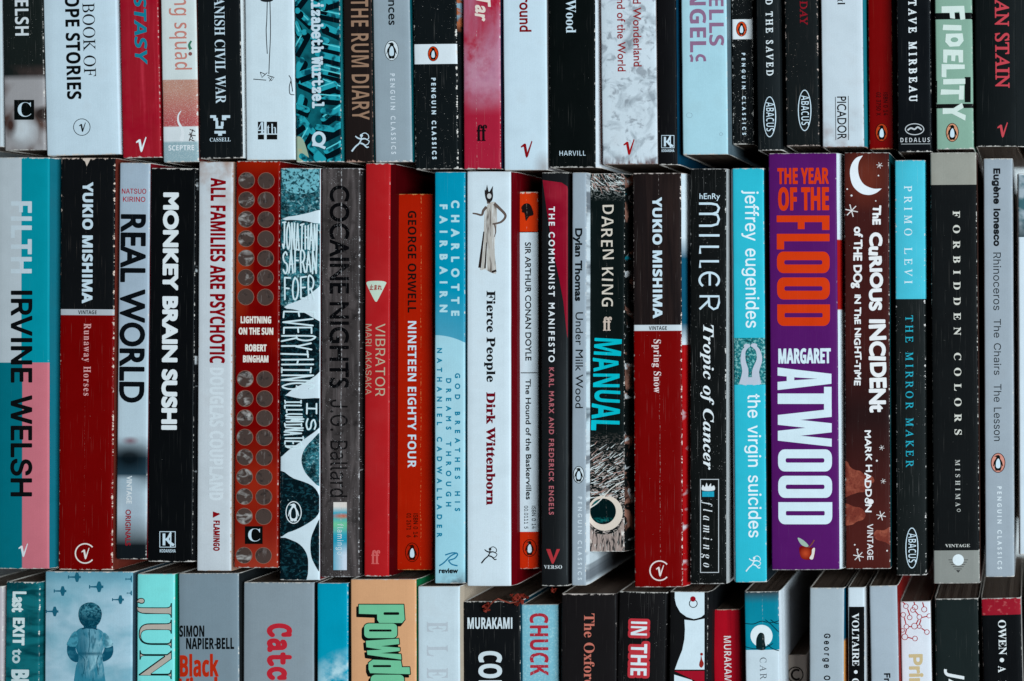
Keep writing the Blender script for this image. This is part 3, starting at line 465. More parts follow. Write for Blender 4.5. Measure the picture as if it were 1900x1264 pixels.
(103,111,552,20,273,458,-76,-11,-65,-32,-51,-50,-33,-63,-12,-73,11,-78,33,-65,50,-51,65,-32,78,-12,81,11,67,32,51,50,33,66,11,79,-12,75,-33,63,-52,49,-67,31,20,272,378,50,-7,42,-21,33,-32,21,-41,7,-49,-7,-54,-20,-43,-32,-33,-42,-20,-52,-7,-48,7,-40,21,-31,33,-19,44,-7,53,7,49,20,41,31,31,40,21),
(103,114,396,17,69,449,0,-449,89,0,0,235,15,70,39,49,55,19,39,-12,44,-32,47,77,-54,39,-53,13,-42,-11,-44,-37,-44,-64,-2,0,0,103),
(103,115,385,32,324,421,-68,28,-64,9,-78,-15,-52,-42,-18,-65,22,-63,52,-47,62,-38,52,-33,22,-35,-9,-27,-24,-17,-33,-7,-65,15,-82,44,0,-96,79,-32,77,-9,76,17,53,46,19,69,-10,42,-32,40,-59,44,-84,55,-25,35,7,21,21,15,31,5,59,-11,71,-36),
(103,116,333,22,167,542,-167,-163,0,-10,78,0,0,-237,6,-46,17,-39,30,-30,41,-19,52,-7,53,9,55,21,0,83,-52,-25,-49,-8,-28,6,-25,21,-11,41,0,230,142,0,0,80,-142,0),
(103,117,500,21,437,0,0,449,-89,0,0,-321,-32,-35,-36,-21,-39,-7,-51,12,-31,33,-10,54,0,285,-89,0,0,-279,7,-62,21,-50,33,-37,43,-22,51,-8,69,18,64,48,0,-57),
(103,118,438,7,206,-9,30,0,198,458,-95,0,-118,-276,-121,276,-97,0),
(103,119,719,13,393,449,-66,0,-114,-272,-118,272,-95,0,200,-458,28,0,132,314,133,-314,28,0,198,458,-95,0,-117,-272),
(103,120,500,12,487,449,-114,0,-128,-154,-133,154,-112,0,189,-221,-189,-228,112,0,133,161,141,-161,114,0,-198,228),
(103,121,438,8,438,449,-100,0,-116,-253,-121,253,-101,0,174,-353,-153,-326,99,0),
(103,45,323,4,283,267,-243,0,0,-93,243,0),
(105,65,480,12,16,0,185,509,75,0,187,-509,-68,0,-108,302,-23,70,-32,106,13,0,-32,-107,-22,-69,-106,-302,4,110,142,0,57,260,0,0,-57),
(105,66,456,28,60,0,0,509,181,0,48,-5,40,-13,30,-22,22,-27,13,-32,4,-36,-3,-30,-8,-24,-14,-19,-17,-15,-20,-11,-21,-8,0,-5,24,-5,24,-12,22,-18,17,-24,12,-30,4,-37,-5,-36,-13,-33,-23,-28,-33,-21,-43,-14,-54,-4,13,125,57,120,0,51,6,34,17,19,25,6,32,-3,24,-10,23,-15,19,-21,15,-27,10,-31,3,-123,0,13,125,285,113,0,27,3,23,8,20,13,15,17,10,22,3,24,-6,31,-17,26,-30,17,-43,6,-115,0),
(105,67,510,58,267,-7,-62,8,-55,24,-46,38,-34,52,-22,64,-8,75,8,75,22,64,34,52,46,39,55,24,62,8,38,-3,35,-9,33,-14,29,-19,25,-24,21,-29,15,-33,10,-37,-65,0,-7,25,-12,22,-14,18,-18,15,-20,12,-22,9,-23,5,-25,2,-44,-6,-39,-18,-34,-29,-25,-39,-16,-50,-6,-60,6,-60,16,-49,26,-40,33,-29,39,-17,44,-6,25,2,23,5,22,9,20,12,18,15,14,18,12,22,7,24,65,0,-10,-36,-15,-33,-20,-29,-26,-24,-29,-19,-32,-14,-36,-9),
(105,69,419,12,60,0,0,509,312,0,0,-57,-247,0,0,-166,230,0,0,-57,-230,0,0,-172,250,0,0,-57),
(105,70,410,10,60,0,0,509,309,0,0,-57,-244,0,0,-174,221,0,0,-57,-221,0,0,-221),
(105,71,520,58,269,-7,-64,8,-56,24,-45,39,-35,52,-22,63,-7,75,7,75,22,64,34,52,46,39,54,24,62,8,39,-3,36,-9,34,-15,29,-20,26,-24,20,-29,16,-32,9,-35,-66,0,-9,23,-12,21,-14,18,-17,16,-19,12,-22,9,-24,6,-26,2,-43,-6,-39,-18,-33,-28,-25,-40,-16,-50,-6,-60,6,-60,16,-49,26,-40,33,-29,40,-17,45,-6,40,4,36,14,29,22,22,30,14,37,5,42,19,-3,-151,0,0,57,195,0,0,-56,-7,-59,-20,-50,-32,-41,-42,-31,-51,-19),
(105,72,517,12,60,0,0,509,65,0,0,-220,267,0,0,220,65,0,0,-509,-65,0,0,232,-267,0,0,-232),
(105,73,300,12,31,0,0,57,87,0,0,395,-87,0,0,57,238,0,0,-57,-86,0,0,-395,86,0,0,-57),
(105,74,396,22,185,-7,-61,10,-49,30,-31,48,-11,64,0,28,65,0,0,-28,6,-41,18,-30,27,-18,36,-6,35,6,28,18,18,30,6,41,0,364,64,0,0,-364,-10,-64,-32,-48,-48,-30),
(105,75,467,9,104,145,0,71,35,45,35,42,38,41,152,165,84,0,-217,-233,-3,0,7,60,0,0,509,65,0,0,-175,-1,-109,1,-32,0,-193,4,372,0,-184,259,40,50,221,-309),
(105,76,393,6,60,0,0,509,65,0,0,-452,236,0,0,-57),
(105,77,628,40,60,0,0,509,92,0,125,-322,10,-28,12,-36,12,-39,11,-35,-15,0,11,34,12,38,12,37,10,29,124,322,92,0,0,-509,-64,0,0,291,0,36,1,42,1,44,1,44,6,0,-15,-48,-16,-46,-15,-41,-11,-31,-114,-291,-56,0,-116,291,-11,30,-14,40,-16,47,-17,49,7,0,1,-41,1,-44,1,-44,0,-37,0,-291),
(105,78,523,24,60,0,0,509,76,0,207,-326,20,-32,25,-44,26,-52,-9,-1,-4,54,-2,49,0,38,0,314,64,0,0,-509,-76,0,-185,290,-25,41,-29,50,-40,71,11,2,3,-70,2,-56,1,-37,0,-291),
(105,79,533,24,267,-7,-62,8,-55,24,-45,38,-35,52,-22,64,-8,75,8,75,22,64,35,52,45,39,55,24,62,8,62,-8,55,-24,45,-39,35,-52,22,-64,7,-75,-7,-75,-22,-64,-35,-52,-45,-38,-55,-24,24,267,53,43,6,39,17,34,29,25,39,17,50,5,60,-5,60,-17,51,-25,39,-34,29,-39,17,-43,6,-44,-6,-39,-17,-33,-29,-26,-40,-16,-50,-6,-60,6,-60,16,-50,26,-39,33,-29,39,-17),
(105,80,445,32,60,0,0,509,175,0,54,-6,43,-16,34,-25,24,-32,14,-39,5,-43,-5,-44,-14,-39,-24,-32,-34,-26,-43,-16,-54,-5,-126,0,0,56,124,0,36,4,28,10,21,16,15,22,9,25,2,29,-2,28,-9,26,-15,21,-21,16,-29,10,-36,3,-107,0,0,-452),
(105,82,449,32,60,0,0,509,176,0,54,-5,43,-15,34,-24,23,-32,15,-38,4,-43,-4,-43,-15,-38,-23,-31,-34,-23,-44,-14,-53,-5,-140,0,0,57,138,0,35,3,29,9,21,14,15,19,8,24,3,28,-3,28,-8,25,-15,20,-21,15,-29,9,-36,3,-108,0,0,-452,4,353,0,-123,229,73,0,125,-229),
(105,83,447,71,224,-9,-52,5,-44,13,-37,22,-27,29,-18,36,-8,41,66,0,6,-27,13,-22,19,-17,24,-12,28,-7,30,-3,33,3,29,8,25,14,18,18,12,22,5,25,-4,22,-10,18,-16,14,-20,12,-51,17,-61,17,-56,21,-42,29,-26,37,-8,46,6,41,17,35,27,28,36,22,42,13,47,5,48,-5,41,-13,35,-22,26,-27,17,-34,7,-37,-64,0,-11,34,-24,25,-35,16,-42,6,-31,-3,-27,-8,-22,-13,-16,-17,-11,-20,-3,-22,4,-24,12,-18,17,-15,21,-11,43,-15,52,-14,48,-15,24,-12,23,-14,20,-18,16,-22,10,-27,3,-32,-5,-40,-17,-35,-26,-30,-37,-23,-45,-15),
(105,84,449,8,32,452,0,57,385,0,0,-57,-160,0,0,-452,-64,0,0,452),
(105,85,517,30,259,-8,-56,6,-49,17,-40,28,-29,37,-19,44,-6,49,0,336,64,0,0,-331,4,-34,13,-31,19,-26,27,-19,33,-12,39,-4,39,4,33,12,26,19,20,26,12,31,4,34,0,331,64,0,0,-336,-6,-49,-18,-44,-30,-37,-40,-28,-48,-17),
(105,86,480,12,204,0,-188,509,68,0,108,-303,23,-69,33,-106,-13,0,32,107,23,68,105,303,68,0,-185,-509),
(105,87,686,32,155,0,-139,509,66,0,81,-313,12,-51,12,-51,10,-54,-8,0,11,54,11,51,13,51,82,313,74,0,82,-313,12,-51,12,-51,11,-54,-9,0,11,54,11,51,13,51,80,313,67,0,-140,-509,-75,0,-87,323,-17,68,-15,84,14,0,-15,-80,-17,-72,-88,-323),
(105,88,474,28,18,0,199,284,0,-48,-188,273,75,0,74,-109,26,-39,19,-32,20,-37,-11,0,20,37,20,32,26,39,76,109,72,0,-187,-270,0,48,197,-287,-74,0,-90,129,-24,36,-18,30,-20,36,14,0,-19,-35,-19,-30,-24,-37,-91,-129),
(105,97,389,54,160,-9,-34,4,-32,10,-26,17,-20,23,-13,28,-5,35,4,30,9,23,15,18,20,14,22,10,25,8,53,9,56,7,18,3,13,5,8,8,3,12,0,2,-3,22,-6,18,-11,14,-16,11,-20,7,-24,2,-25,-2,-22,-7,-17,-9,-14,-12,-11,-13,-7,-14,-59,17,16,31,22,24,25,18,29,11,30,7,31,2,45,-5,24,-7,23,-12,20,-17,16,-23,11,-30,4,-39,0,-251,-60,0,0,52,-5,0,-20,-27,-16,-13,-21,-11,-25,-7,22,170,45,32,4,26,10,20,15,15,19,9,22,4,23,0,52,-17,-8,-28,-6,-31,-5,-25,-3,-41,-9,-17,-9,-14,-11,-8,-15,-3,-19,2,-18,8,-15,12,-11,16,-9,19,-5),
(105,99,396,50,207,-8,-48,6,-42,18,-35,30,-26,39,-16,48,-6,54,6,56,16,48,26,39,35,30,42,18,48,6,27,-1,26,-6,24,-9,21,-12,19,-15,16,-19,13,-21,9,-24,-59,-15,-13,27,-20,22,-28,14,-35,5,-34,-5,-28,-15,-21,-23,-16,-29,-9,-34,-3,-37,3,-36,9,-34,16,-28,21,-23,28,-15,34,-5,36,6,28,14,21,23,12,28,59,-15,-9,-24,-13,-22,-16,-19,-19,-16,-21,-12,-24,-10,-26,-5),
(105,100,424,29,195,-8,-44,6,-40,18,-32,29,-24,39,-16,49,-5,56,5,56,16,48,24,39,33,29,39,17,45,6,32,-3,25,-8,19,-13,15,-14,19,-27,5,0,0,190,61,0,0,-509,-59,0,0,59,-6,0,-20,-28,-15,-14,-20,-13,-25,-9,24,205,47,31,4,27,14,21,21,15,29,10,35,3,39,-3,40,-9,34,-16,28,-21,21,-26,13,-32,5,-33,-5,-27,-14,-21,-21,-16,-29,-9,-34,-3,-38,3,-38,10,-34,15,-29,21,-22,27,-15),
(105,101,404,57,212,-8,-51,6,-44,18,-35,30,-26,39,-16,47,-6,55,5,55,16,48,26,39,34,30,42,19,48,6,31,-2,30,-8,28,-13,25,-20,22,-26,16,-33,11,-40,3,-48,0,-25,-296,0,0,52,263,0,-28,-19,-3,35,-9,32,-15,25,-20,20,-26,12,-32,4,-32,-4,-27,-13,-21,-19,-16,-24,-10,-29,-3,-30,0,-33,4,-39,10,-33,18,-26,23,-19,28,-11,33,-4,22,2,20,5,17,8,14,12,12,15,9,17,59,-14,-12,-28,-18,-24,-24,-20,-28,-15,-34,-9),
(105,102,254,4,228,379,0,-52,-222,0,0,52,18,81,0,0,432,3,29,12,25,17,19,22,14,26,8,26,3,35,-3,21,-6,-16,-53,-12,4,-20,2,-24,-4,-17,-10,-9,-17,-3,-24,0,-419),
(105,103,425,50,207,-151,-39,3,-34,8,-29,13,-23,17,-18,19,-13,22,50,28,21,-25,14,-12,18,-10,24,-7,29,-2,42,5,33,17,22,28,7,41,0,74,-5,0,-19,-27,-15,-13,-20,-12,-25,-8,-32,-3,-43,5,-39,17,-33,26,-25,37,-16,46,-5,55,5,55,16,47,25,39,32,29,40,17,44,6,32,-2,25,-9,20,-13,15,-14,20,-27,5,0,0,60,59,0,0,-388,-5,-45,-17,-36,-26,-27,-33,-19,-40,-11,24,205,59,32,4,27,12,21,20,15,26,9,33,3,39,-3,38,-9,33,-15,27,-21,21,-27,13,-32,5,-33,-5,-27,-13,-21,-22,-15,-28,-10,-33,-3,-36,3,-38,10,-32,15,-27,21,-20,27,-13),
(105,104,410,29,114,227,0,-227,-61,0,0,509,61,0,0,-222,-12,0,22,45,28,30,35,17,40,5,37,-4,31,-11,26,-20,20,-28,12,-36,4,-45,0,-240,-61,0,0,235,-6,40,-17,29,-27,19,-36,6,-26,-3,-23,-9,-20,-14,-15,-20,-9,-26),
(105,105,167,4,53,0,0,379,61,0,0,-379,16,84,443,-17,3,-13,9,-10,13,-3,15,3,16,10,13,13,9,17,3,16,-3,14,-9,9,-13,3,-16,-3,-15,-9,-13,-14,-9),
(105,106,167,16,53,379,61,0,0,-409,-3,-33,-9,-27,-16,-23,-21,-16,-28,-10,-33,-4,-14,0,0,56,12,0,23,4,15,11,10,18,3,25,16,83,443,-16,3,-14,9,-9,13,-3,15,3,16,9,13,14,9,16,3,17,-3,14,-9,9,-13,3,-16,-3,-15,-9,-13,-14,-9),
(105,107,381,7,110,137,0,75,11,0,163,167,76,0,-176,-180,-7,0,4,53,0,0,509,61,0,0,-509,4,294,0,-146,186,43,43,181,-229),
(105,108,189,16,139,-2,-38,5,-27,17,-16,27,-5,37,0,425,61,0,0,-410,1,-22,5,-15,10,-8,16,-2,14,1,10,1,11,-51,-19,-4),
(105,109,610,55,53,0,0,379,59,0,0,-84,-4,0,10,28,14,23,19,17,21,13,23,8,24,2,38,-6,30,-19,22,-30,12,-36,-9,0,10,26,15,22,20,18,24,14,26,8,30,3,31,-3,29,-11,25,-18,19,-26,12,-32,4,-41,0,-255,-61,0,0,254,-6,35,-17,24,-26,13,-28,4,-24,-2,-21,-8,-16,-13,-13,-17,-7,-20,-3,-23,0,-247,-61,0,0,260,-5,28,-16,23,-24,15,-30,4,-21,-2,-20,-8,-18,-13,-14,-18,-9,-23,-3,-28,0,-238),
(105,110,410,29,114,227,0,-227,-61,0,0,379,59,0,0,-92,-10,0,22,45,28,30,35,17,40,5,37,-4,31,-11,26,-20,20,-28,12,-36,4,-45,0,-240,-61,0,0,235,-6,40,-17,29,-27,19,-36,6,-26,-3,-23,-9,-20,-14,-15,-20,-9,-26),
(105,111,415,24,207,-8,-48,6,-42,18,-35,30,-26,39,-16,48,-6,54,6,56,16,48,26,39,35,30,42,18,48,6,49,-6,43,-18,34,-30,26,-39,17,-48,5,-56,-5,-54,-17,-48,-26,-39,-34,-30,-43,-18,24,207,46,35,5,28,15,22,23,15,28,9,34,3,36,-3,37,-9,34,-15,29,-22,23,-28,15,-35,5,-34,-5,-28,-15,-21,-23,-16,-29,-9,-34,-3,-37,3,-36,9,-34,16,-28,21,-23,28,-15),
(105,114,259,21,53,0,0,379,59,0,0,-58,3,0,15,26,22,20,29,13,32,5,16,-1,14,0,0,-62,-13,2,-23,2,-25,-3,-23,-8,-19,-14,-14,-17,-9,-22,-3,-25,0,-237),
(105,115,365,60,182,-8,-37,3,-33,8,-28,15,-22,20,-17,25,-9,31,58,13,11,-28,19,-19,26,-11,31,-4,36,5,27,12,18,19,6,22,-3,18,-11,15,-17,11,-25,8,-63,15,-45,16,-32,22,-19,29,-6,37,4,31,14,27,22,22,28,16,34,11,38,3,36,-3,31,-9,25,-14,20,-19,15,-23,10,-26,-56,-13,-10,21,-15,18,-24,12,-32,5,-31,-4,-25,-12,-17,-18,-5,-22,3,-19,12,-15,20,-11,28,-9,57,-14,46,-15,31,-23,19,-29,6,-35,-5,-32,-14,-28,-22,-23,-30,-18,-37,-11),
(105,116,227,4,204,379,0,-52,-198,0,0,52,16,65,471,61,0,0,-373,2,-22,8,-15,14,-8,20,-3,15,1,17,3,11,-52,-21,-5,-24,-1,-43,6,-33,19,-20,31,-7,41),
(105,117,410,29,182,-5,-36,4,-31,12,-26,20,-20,28,-12,36,-4,44,0,240,61,0,0,-235,5,-39,18,-30,27,-19,36,-6,26,3,23,9,19,15,15,20,10,25,3,31,0,226,61,0,0,-379,-59,0,0,92,9,0,-21,-45,-29,-30,-35,-17),
(105,118,389,12,163,0,-146,379,67,0,81,-224,22,-68,19,-66,-22,0,19,66,21,68,81,224,66,0,-145,-379),
(105,119,567,30,138,0,-115,379,64,0,46,-165,21,-77,21,-96,-10,0,21,94,20,79,46,165,64,0,46,-165,20,-78,20,-95,-11,0,22,94,21,79,46,165,65,0,-116,-379,-61,0,-49,172,-14,53,-14,55,-14,58,14,0,-14,-58,-14,-55,-15,-53,-49,-172),
(105,120,379,24,21,0,150,218,0,-47,-142,208,71,0,47,-73,32,-53,28,-47,-32,0,27,47,31,53,49,73,70,0,-143,-210,0,45,149,-214,-71,0,-56,85,-31,51,-27,46,32,0,-27,-46,-30,-51,-57,-85),
(105,121,389,28,47,-139,14,53,10,-1,17,-3,16,1,14,5,12,10,11,16,10,22,12,35,-146,380,67,0,81,-224,22,-68,19,-66,-22,0,18,66,22,68,81,224,66,0,-167,-437,-13,-27,-14,-22,-18,-17,-20,-12,-22,-7,-26,-2,-26,2),
(105,122,380,12,42,0,0,46,212,274,0,3,-206,0,0,56,285,0,0,-48,-207,-271,0,-4,213,0,0,-56),
(105,48,453,24,227,-7,-53,8,-44,23,-35,38,-26,51,-16,65,-5,76,5,76,16,65,26,52,35,37,44,24,53,8,52,-8,44,-24,35,-37,26,-52,16,-65,5,-76,-5,-76,-16,-65,-25,-51,-36,-38,-44,-23,24,227,50,34,6,29,18,23,29,17,41,10,50,4,60,-4,60,-10,51,-17,40,-23,30,-29,18,-34,7,-35,-7,-29,-18,-23,-30,-17,-40,-10,-51,-4,-60,4,-60,10,-50,17,-41,23,-29,29,-18),
(105,49,453,4,76,0,0,55,315,0,0,-55,8,276,509,0,-509,-64,0,0,448,-3,0,-123,-90,0,69,112,82),
(105,50,453,42,64,0,0,47,170,182,48,53,17,23,12,22,7,21,2,23,-3,26,-9,22,-15,17,-20,13,-23,8,-26,3,-28,-3,-24,-10,-19,-14,-14,-20,-9,-23,-3,-28,-61,0,5,43,15,37,25,31,32,23,39,15,43,5,43,-5,38,-14,31,-23,24,-29,15,-34,5,-39,-3,-27,-7,-27,-14,-28,-21,-31,-69,-79,-114,-120,0,-3,236,0,0,-57),
(105,51,453,47,218,-7,-45,4,-40,13,-35,20,-28,27,-18,34,-8,41,65,0,6,-25,11,-20,18,-16,21,-12,26,-7,28,-2,29,3,27,8,22,13,18,19,10,23,4,29,-3,27,-10,24,-17,21,-24,17,-33,10,-41,4,-44,0,0,51,131,149,0,4,-218,0,0,57,302,0,0,-48,-161,-183,0,11,53,-1,44,-12,36,-23,27,-31,16,-36,6,-41,-6,-42,-17,-37,-26,-30,-35,-24,-43,-14),
(105,52,453,8,40,105,0,53,207,351,64,0,-202,-343,0,-3,304,0,0,-58,6,282,0,0,121,0,25,0,172,61,0,0,-318),
(105,53,453,54,221,-7,-43,5,-38,13,-32,21,-25,28,-17,33,-6,37,62,0,5,-22,11,-19,16,-16,19,-13,23,-8,25,-2,29,3,26,11,22,18,16,22,10,27,4,31,-4,31,-10,28,-17,23,-22,18,-27,11,-30,4,-26,-2,-25,-7,-22,-10,-17,-12,-61,7,29,256,270,0,0,-57,-215,0,-17,-151,2,0,19,14,23,10,25,6,26,3,34,-4,31,-9,27,-15,24,-21,19,-25,15,-29,9,-32,3,-36,-6,-46,-16,-41,-26,-35,-34,-26,-41,-16),
(105,54,453,32,226,-7,-44,6,-40,16,-33,25,-25,34,-15,41,-5,47,4,37,12,40,22,46,35,55,115,169,70,0,-171,-248,-6,0,9,14,11,13,14,11,17,8,18,5,21,2,43,-5,38,-14,30,-24,24,-31,14,-39,5,-44,-5,-45,-16,-39,-25,-34,-33,-25,-39,-16,24,226,48,28,4,25,11,20,16,15,22,10,27,3,29,-3,30,-10,26,-15,22,-20,16,-25,11,-28,3,-28,-3,-24,-10,-21,-17,-15,-21,-10,-26,-3,-30,3,-30,10,-26,15,-23,21,-16,24,-11),
(105,55,453,8,97,0,226,448,0,4,-261,0,0,57,329,0,0,-60,-226,-449),
(105,46,188,16,95,-4,-17,3,-15,10,-10,15,-3,17,3,18,10,14,15,10,17,4,18,-4,15,-10,10,-14,3,-18,-3,-17,-10,-15,-15,-10),
(105,232,404,57,212,-8,-51,6,-44,18,-35,30,-26,39,-16,47,-6,55,5,55,16,48,26,39,34,30,42,19,48,6,31,-2,30,-8,28,-13,25,-20,22,-26,16,-33,11,-40,3,-48,0,-25,-296,0,0,52,263,0,-28,-19,-3,35,-9,32,-15,25,-20,20,-26,12,-32,4,-32,-4,-27,-13,-21,-19,-16,-24,-10,-29,-3,-30,0,-33,4,-39,10,-33,18,-26,23,-19,28,-11,33,-4,22,2,20,5,17,8,14,12,12,15,9,17,59,-14,-12,-28,-18,-24,-24,-20,-28,-15,-34,-9,4,180,429,-66,100,68,0,48,-100),
(110,65,690,8,0,0,252,717,185,0,253,-717,-163,0,-52,170,-260,0,-52,-170,9,253,297,186,0,-53,166,-12,43,-16,53,-13,47,-13,-49,-16,-56,-12,-38),
(110,66,672,25,90,0,0,714,222,0,126,-10,90,-30,41,-33,24,-47,8,-61,-7,-56,-21,-47,-35,-34,-47,-17,0,-5,34,-10,31,-15,26,-22,20,-30,13,-39,4,-51,-8,-60,-23,-51,-39,-41,-52,-31,-64,-18,-76,-6,11,241,431,88,0,56,5,36,16,19,26,6,35,-7,35,-23,24,-39,14,-56,4,-80,0,11,241,125,99,0,58,7,37,20,20,30,7,40,-7,36,-20,29,-39,18,-61,6,-94,0),
(110,67,637,38,379,-10,-100,11,-81,35,-63,54,-43,74,-25,89,-9,103,10,102,29,89,48,74,66,56,82,35,100,12,53,-3,54,-10,52,-16,50,-21,-49,-123,-80,33,-41,11,-39,3,-53,-7,-45,-22,-35,-36,-34,-77,-12,-101,11,-101,32,-75,34,-35,45,-21,57,-7,44,3,44,7,94,28,0,-127,-47,-17,-46,-11,-49,-7),
(110,68,740,15,90,0,0,714,224,0,105,-10,90,-30,73,-49,55,-68,34,-87,11,-106,-11,-111,-35,-91,-56,-70,-78,-51,-96,-31,-114,-10,14,241,125,65,0,79,9,61,29,44,47,26,65,9,85,-6,72,-17,58,-29,45,-40,30,-50,19,-61,6,-81,0),
(110,69,560,12,90,0,0,714,411,0,0,-124,-260,0,0,-157,242,0,0,-124,-242,0,0,-184,260,0,0,-125),
(110,70,549,10,90,0,0,714,409,0,0,-124,-260,0,0,-184,242,0,0,-124,-242,0,0,-282),
(110,71,724,44,390,-10,-98,10,-82,32,-66,52,-48,72,-28,92,-10,110,11,105,33,89,53,73,73,54,92,34,111,11,57,-3,55,-9,52,-14,48,-18,-50,-121,-35,16,-40,12,-43,8,-45,3,-62,-8,-52,-22,-43,-36,-32,-48,-20,-60,-7,-69,5,-66,14,-58,25,-48,35,-36,47,-23,60,-8,55,3,41,7,0,149,-135,0,0,126,283,0,0,-370,-57,-17,-59,-13,-65,-8),
(110,72,765,12,90,0,0,714,151,0,0,-280,283,0,0,280,151,0,0,-714,-151,0,0,308,-283,0,0,-308),
(110,73,389,12,32,0,0,86,87,40,0,462,-87,40,0,86,325,0,0,-86,-87,-40,0,-462,87,-40,0,-86),
(110,74,331,20,15,-210,-51,3,-38,8,0,126,33,-7,38,-3,25,2,23,8,19,15,14,23,9,34,3,46,0,669,151,0,0,-668,-7,-83,-21,-66,-35,-48,-45,-34,-55,-19),
(110,75,664,14,90,0,0,714,151,0,0,-327,29,43,31,41,193,243,168,0,-249,-316,251,-398,-172,0,-187,301,-64,-46,0,-255),
(110,76,565,6,90,0,0,714,151,0,0,-589,290,0,0,-125),
(110,77,943,22,90,0,0,714,206,0,169,-546,3,0,179,546,206,0,0,-714,-141,0,0,338,2,78,3,84,2,59,-4,0,-184,-559,-139,0,-172,560,-4,0,4,-60,4,-85,1,-83,0,-332),
(110,78,813,16,90,0,0,714,191,0,310,-535,3,0,-5,99,-2,98,0,338,136,0,0,-714,-192,0,-311,540,-4,0,7,-102,2,-102,0,-336),
(110,79,796,24,398,-10,-106,12,-85,34,-66,55,-46,74,-28,90,-9,104,9,104,28,89,46,73,66,55,85,34,107,11,106,-11,85,-34,65,-55,47,-73,27,-90,9,-104,-9,-104,-27,-89,-47,-74,-65,-55,-85,-35,20,398,117,59,7,46,22,34,36,32,76,10,100,-10,101,-32,76,-34,36,-46,21,-58,7,-58,-7,-46,-21,-35,-36,-32,-76,-11,-101,11,-100,32,-76,34,-36,46,-22),
(110,80,628,17,90,0,0,714,228,0,84,-7,67,-19,51,-33,35,-45,21,-55,7,-64,-7,-60,-19,-56,-35,-50,-51,-38,-72,-25,-93,-8,-65,0,0,-254,10,241,378,50,0,57,6,45,20,28,33,9,49,-13,58,-40,34,-67,12,-69,0),
(110,82,660,20,90,0,0,714,208,0,89,-6,72,-18,55,-29,38,-41,23,-54,8,-66,-5,-46,-13,-39,-22,-34,-27,-28,-32,-24,-34,-18,210,-311,-168,0,-170,274,-81,0,0,-274,11,241,397,49,0,64,6,44,19,24,31,8,43,-9,44,-25,29,-45,16,-64,5,-46,0),
(110,83,551,55,248,-10,-107,11,-95,32,0,141,106,-40,54,-14,54,-5,48,5,32,17,17,24,6,30,-10,36,-30,29,-45,26,-54,26,-54,28,-28,18,-27,23,-25,28,-19,32,-13,39,-4,45,7,59,22,50,36,41,49,29,59,18,69,6,55,-3,52,-10,51,-16,54,-21,-49,-118,-88,31,-39,8,-41,3,-38,-5,-28,-15,-17,-23,-6,-29,9,-34,25,-26,42,-25,59,-29,51,-26,43,-27,34,-31,25,-36,16,-42,5,-52,-8,-59,-22,-51,-38,-41,-53,-32,-64,-19),
(110,84,579,8,214,0,0,588,-194,0,0,126,539,0,0,-126,-194,0,0,-588),
(110,85,756,26,375,-10,-87,8,-72,24,-57,40,-41,54,-25,64,-8,74,0,460,151,0,0,-437,9,-75,27,-49,45,-27,62,-9,64,10,44,29,25,50,8,72,0,436,151,0,0,-462,-8,-70,-24,-63,-41,-54,-57,-40,-75,-26),
(110,86,650,13,242,0,-242,714,153,0,134,-425,12,-40,15,-62,11,-55,11,55,15,62,11,40,135,425,153,0,-243,-714),
(110,87,967,33,182,0,-182,714,149,0,91,-390,13,-58,13,-70,9,-59,9,60,13,67,11,50,104,400,143,0,104,-400,12,-50,12,-68,9,-59,9,60,14,69,12,58,91,390,149,0,-182,-714,-172,0,-97,375,-7,33,-10,48,-10,50,-6,36,-5,-36,-10,-49,-10,-48,-8,-35,-96,-374),
(110,88,667,12,0,0,237,368,-222,346,167,0,154,-257,151,257,163,0,-224,-354,241,-360,-173,0,-166,270,-166,-270),
(110,89,624,9,237,0,0,273,-237,441,164,0,148,-294,149,294,163,0,-237,-436,0,-278),
(110,97,604,37,211,-10,-67,11,-54,32,-27,33,-16,43,-5,54,7,53,20,43,34,33,76,32,107,13,95,3,0,24,-6,37,-16,26,-27,15,-36,5,-39,-3,-39,-8,-76,-29,-49,101,46,21,52,15,54,10,57,3,97,-12,72,-35,32,-38,19,-48,7,-60,0,-364,-104,0,-29,74,-4,0,-36,-38,-38,-26,-46,-15,14,267,99,44,7,37,22,25,34,8,46,0,45,-58,-2,-61,-7,-39,-19,-21,-28,-7,-35,5,-29,15,-19,23,-11),
(110,99,514,38,300,-10,-75,8,-63,22,-50,38,-37,53,-23,71,-7,88,9,91,25,72,41,55,54,38,65,23,74,7,52,-3,46,-8,38,-12,34,-14,-44,-115,-65,23,-31,7,-30,2,-42,-7,-32,-19,-23,-33,-14,-47,-5,-59,8,-71,23,-50,36,-29,49,-10,44,3,39,10,36,14,34,20,0,-127,-35,-19,-36,-13,-43,-7),
(110,100,633,29,251,-10,-57,8,-49,24,-42,40,-32,55,-20,70,-6,85,6,86,20,70,32,56,43,40,50,24,59,8,54,-6,43,-17,34,-26,26,-31,5,0,-7,47,-4,62,0,175,149,0,0,-760,-114,0,-29,71,-6,0,-26,-31,-33,-26,-42,-18,17,303,109,53,9,34,28,19,45,7,64,0,16,-6,71,-18,51,-35,32,-56,10,-44,-11,-33,-31,-21,-52,-7,-71,7,-70,21,-50,34,-31),
(110,103,633,43,282,-240,-56,2,-51,5,-49,10,-48,15,0,119,104,-32,109,-10,64,14,38,41,13,69,0,11,2,35,2,32,-4,0,-31,-37,-36,-25,-41,-14,-47,-5,-60,8,-50,25,-41,42,-31,56,-18,69,-6,82,6,83,19,69,31,57,42,42,51,25,61,8,62,-9,53,-27,43,-44,4,0,12,70,126,0,0,-547,-8,-72,-23,-59,-38,-47,-53,-34,-68,-20,15,304,107,50,8,35,25,20,44,7,69,0,18,-7,76,-20,50,-35,29,-52,9,-58,-18,-35,-55,-12,-92,12,-91,36,-54),
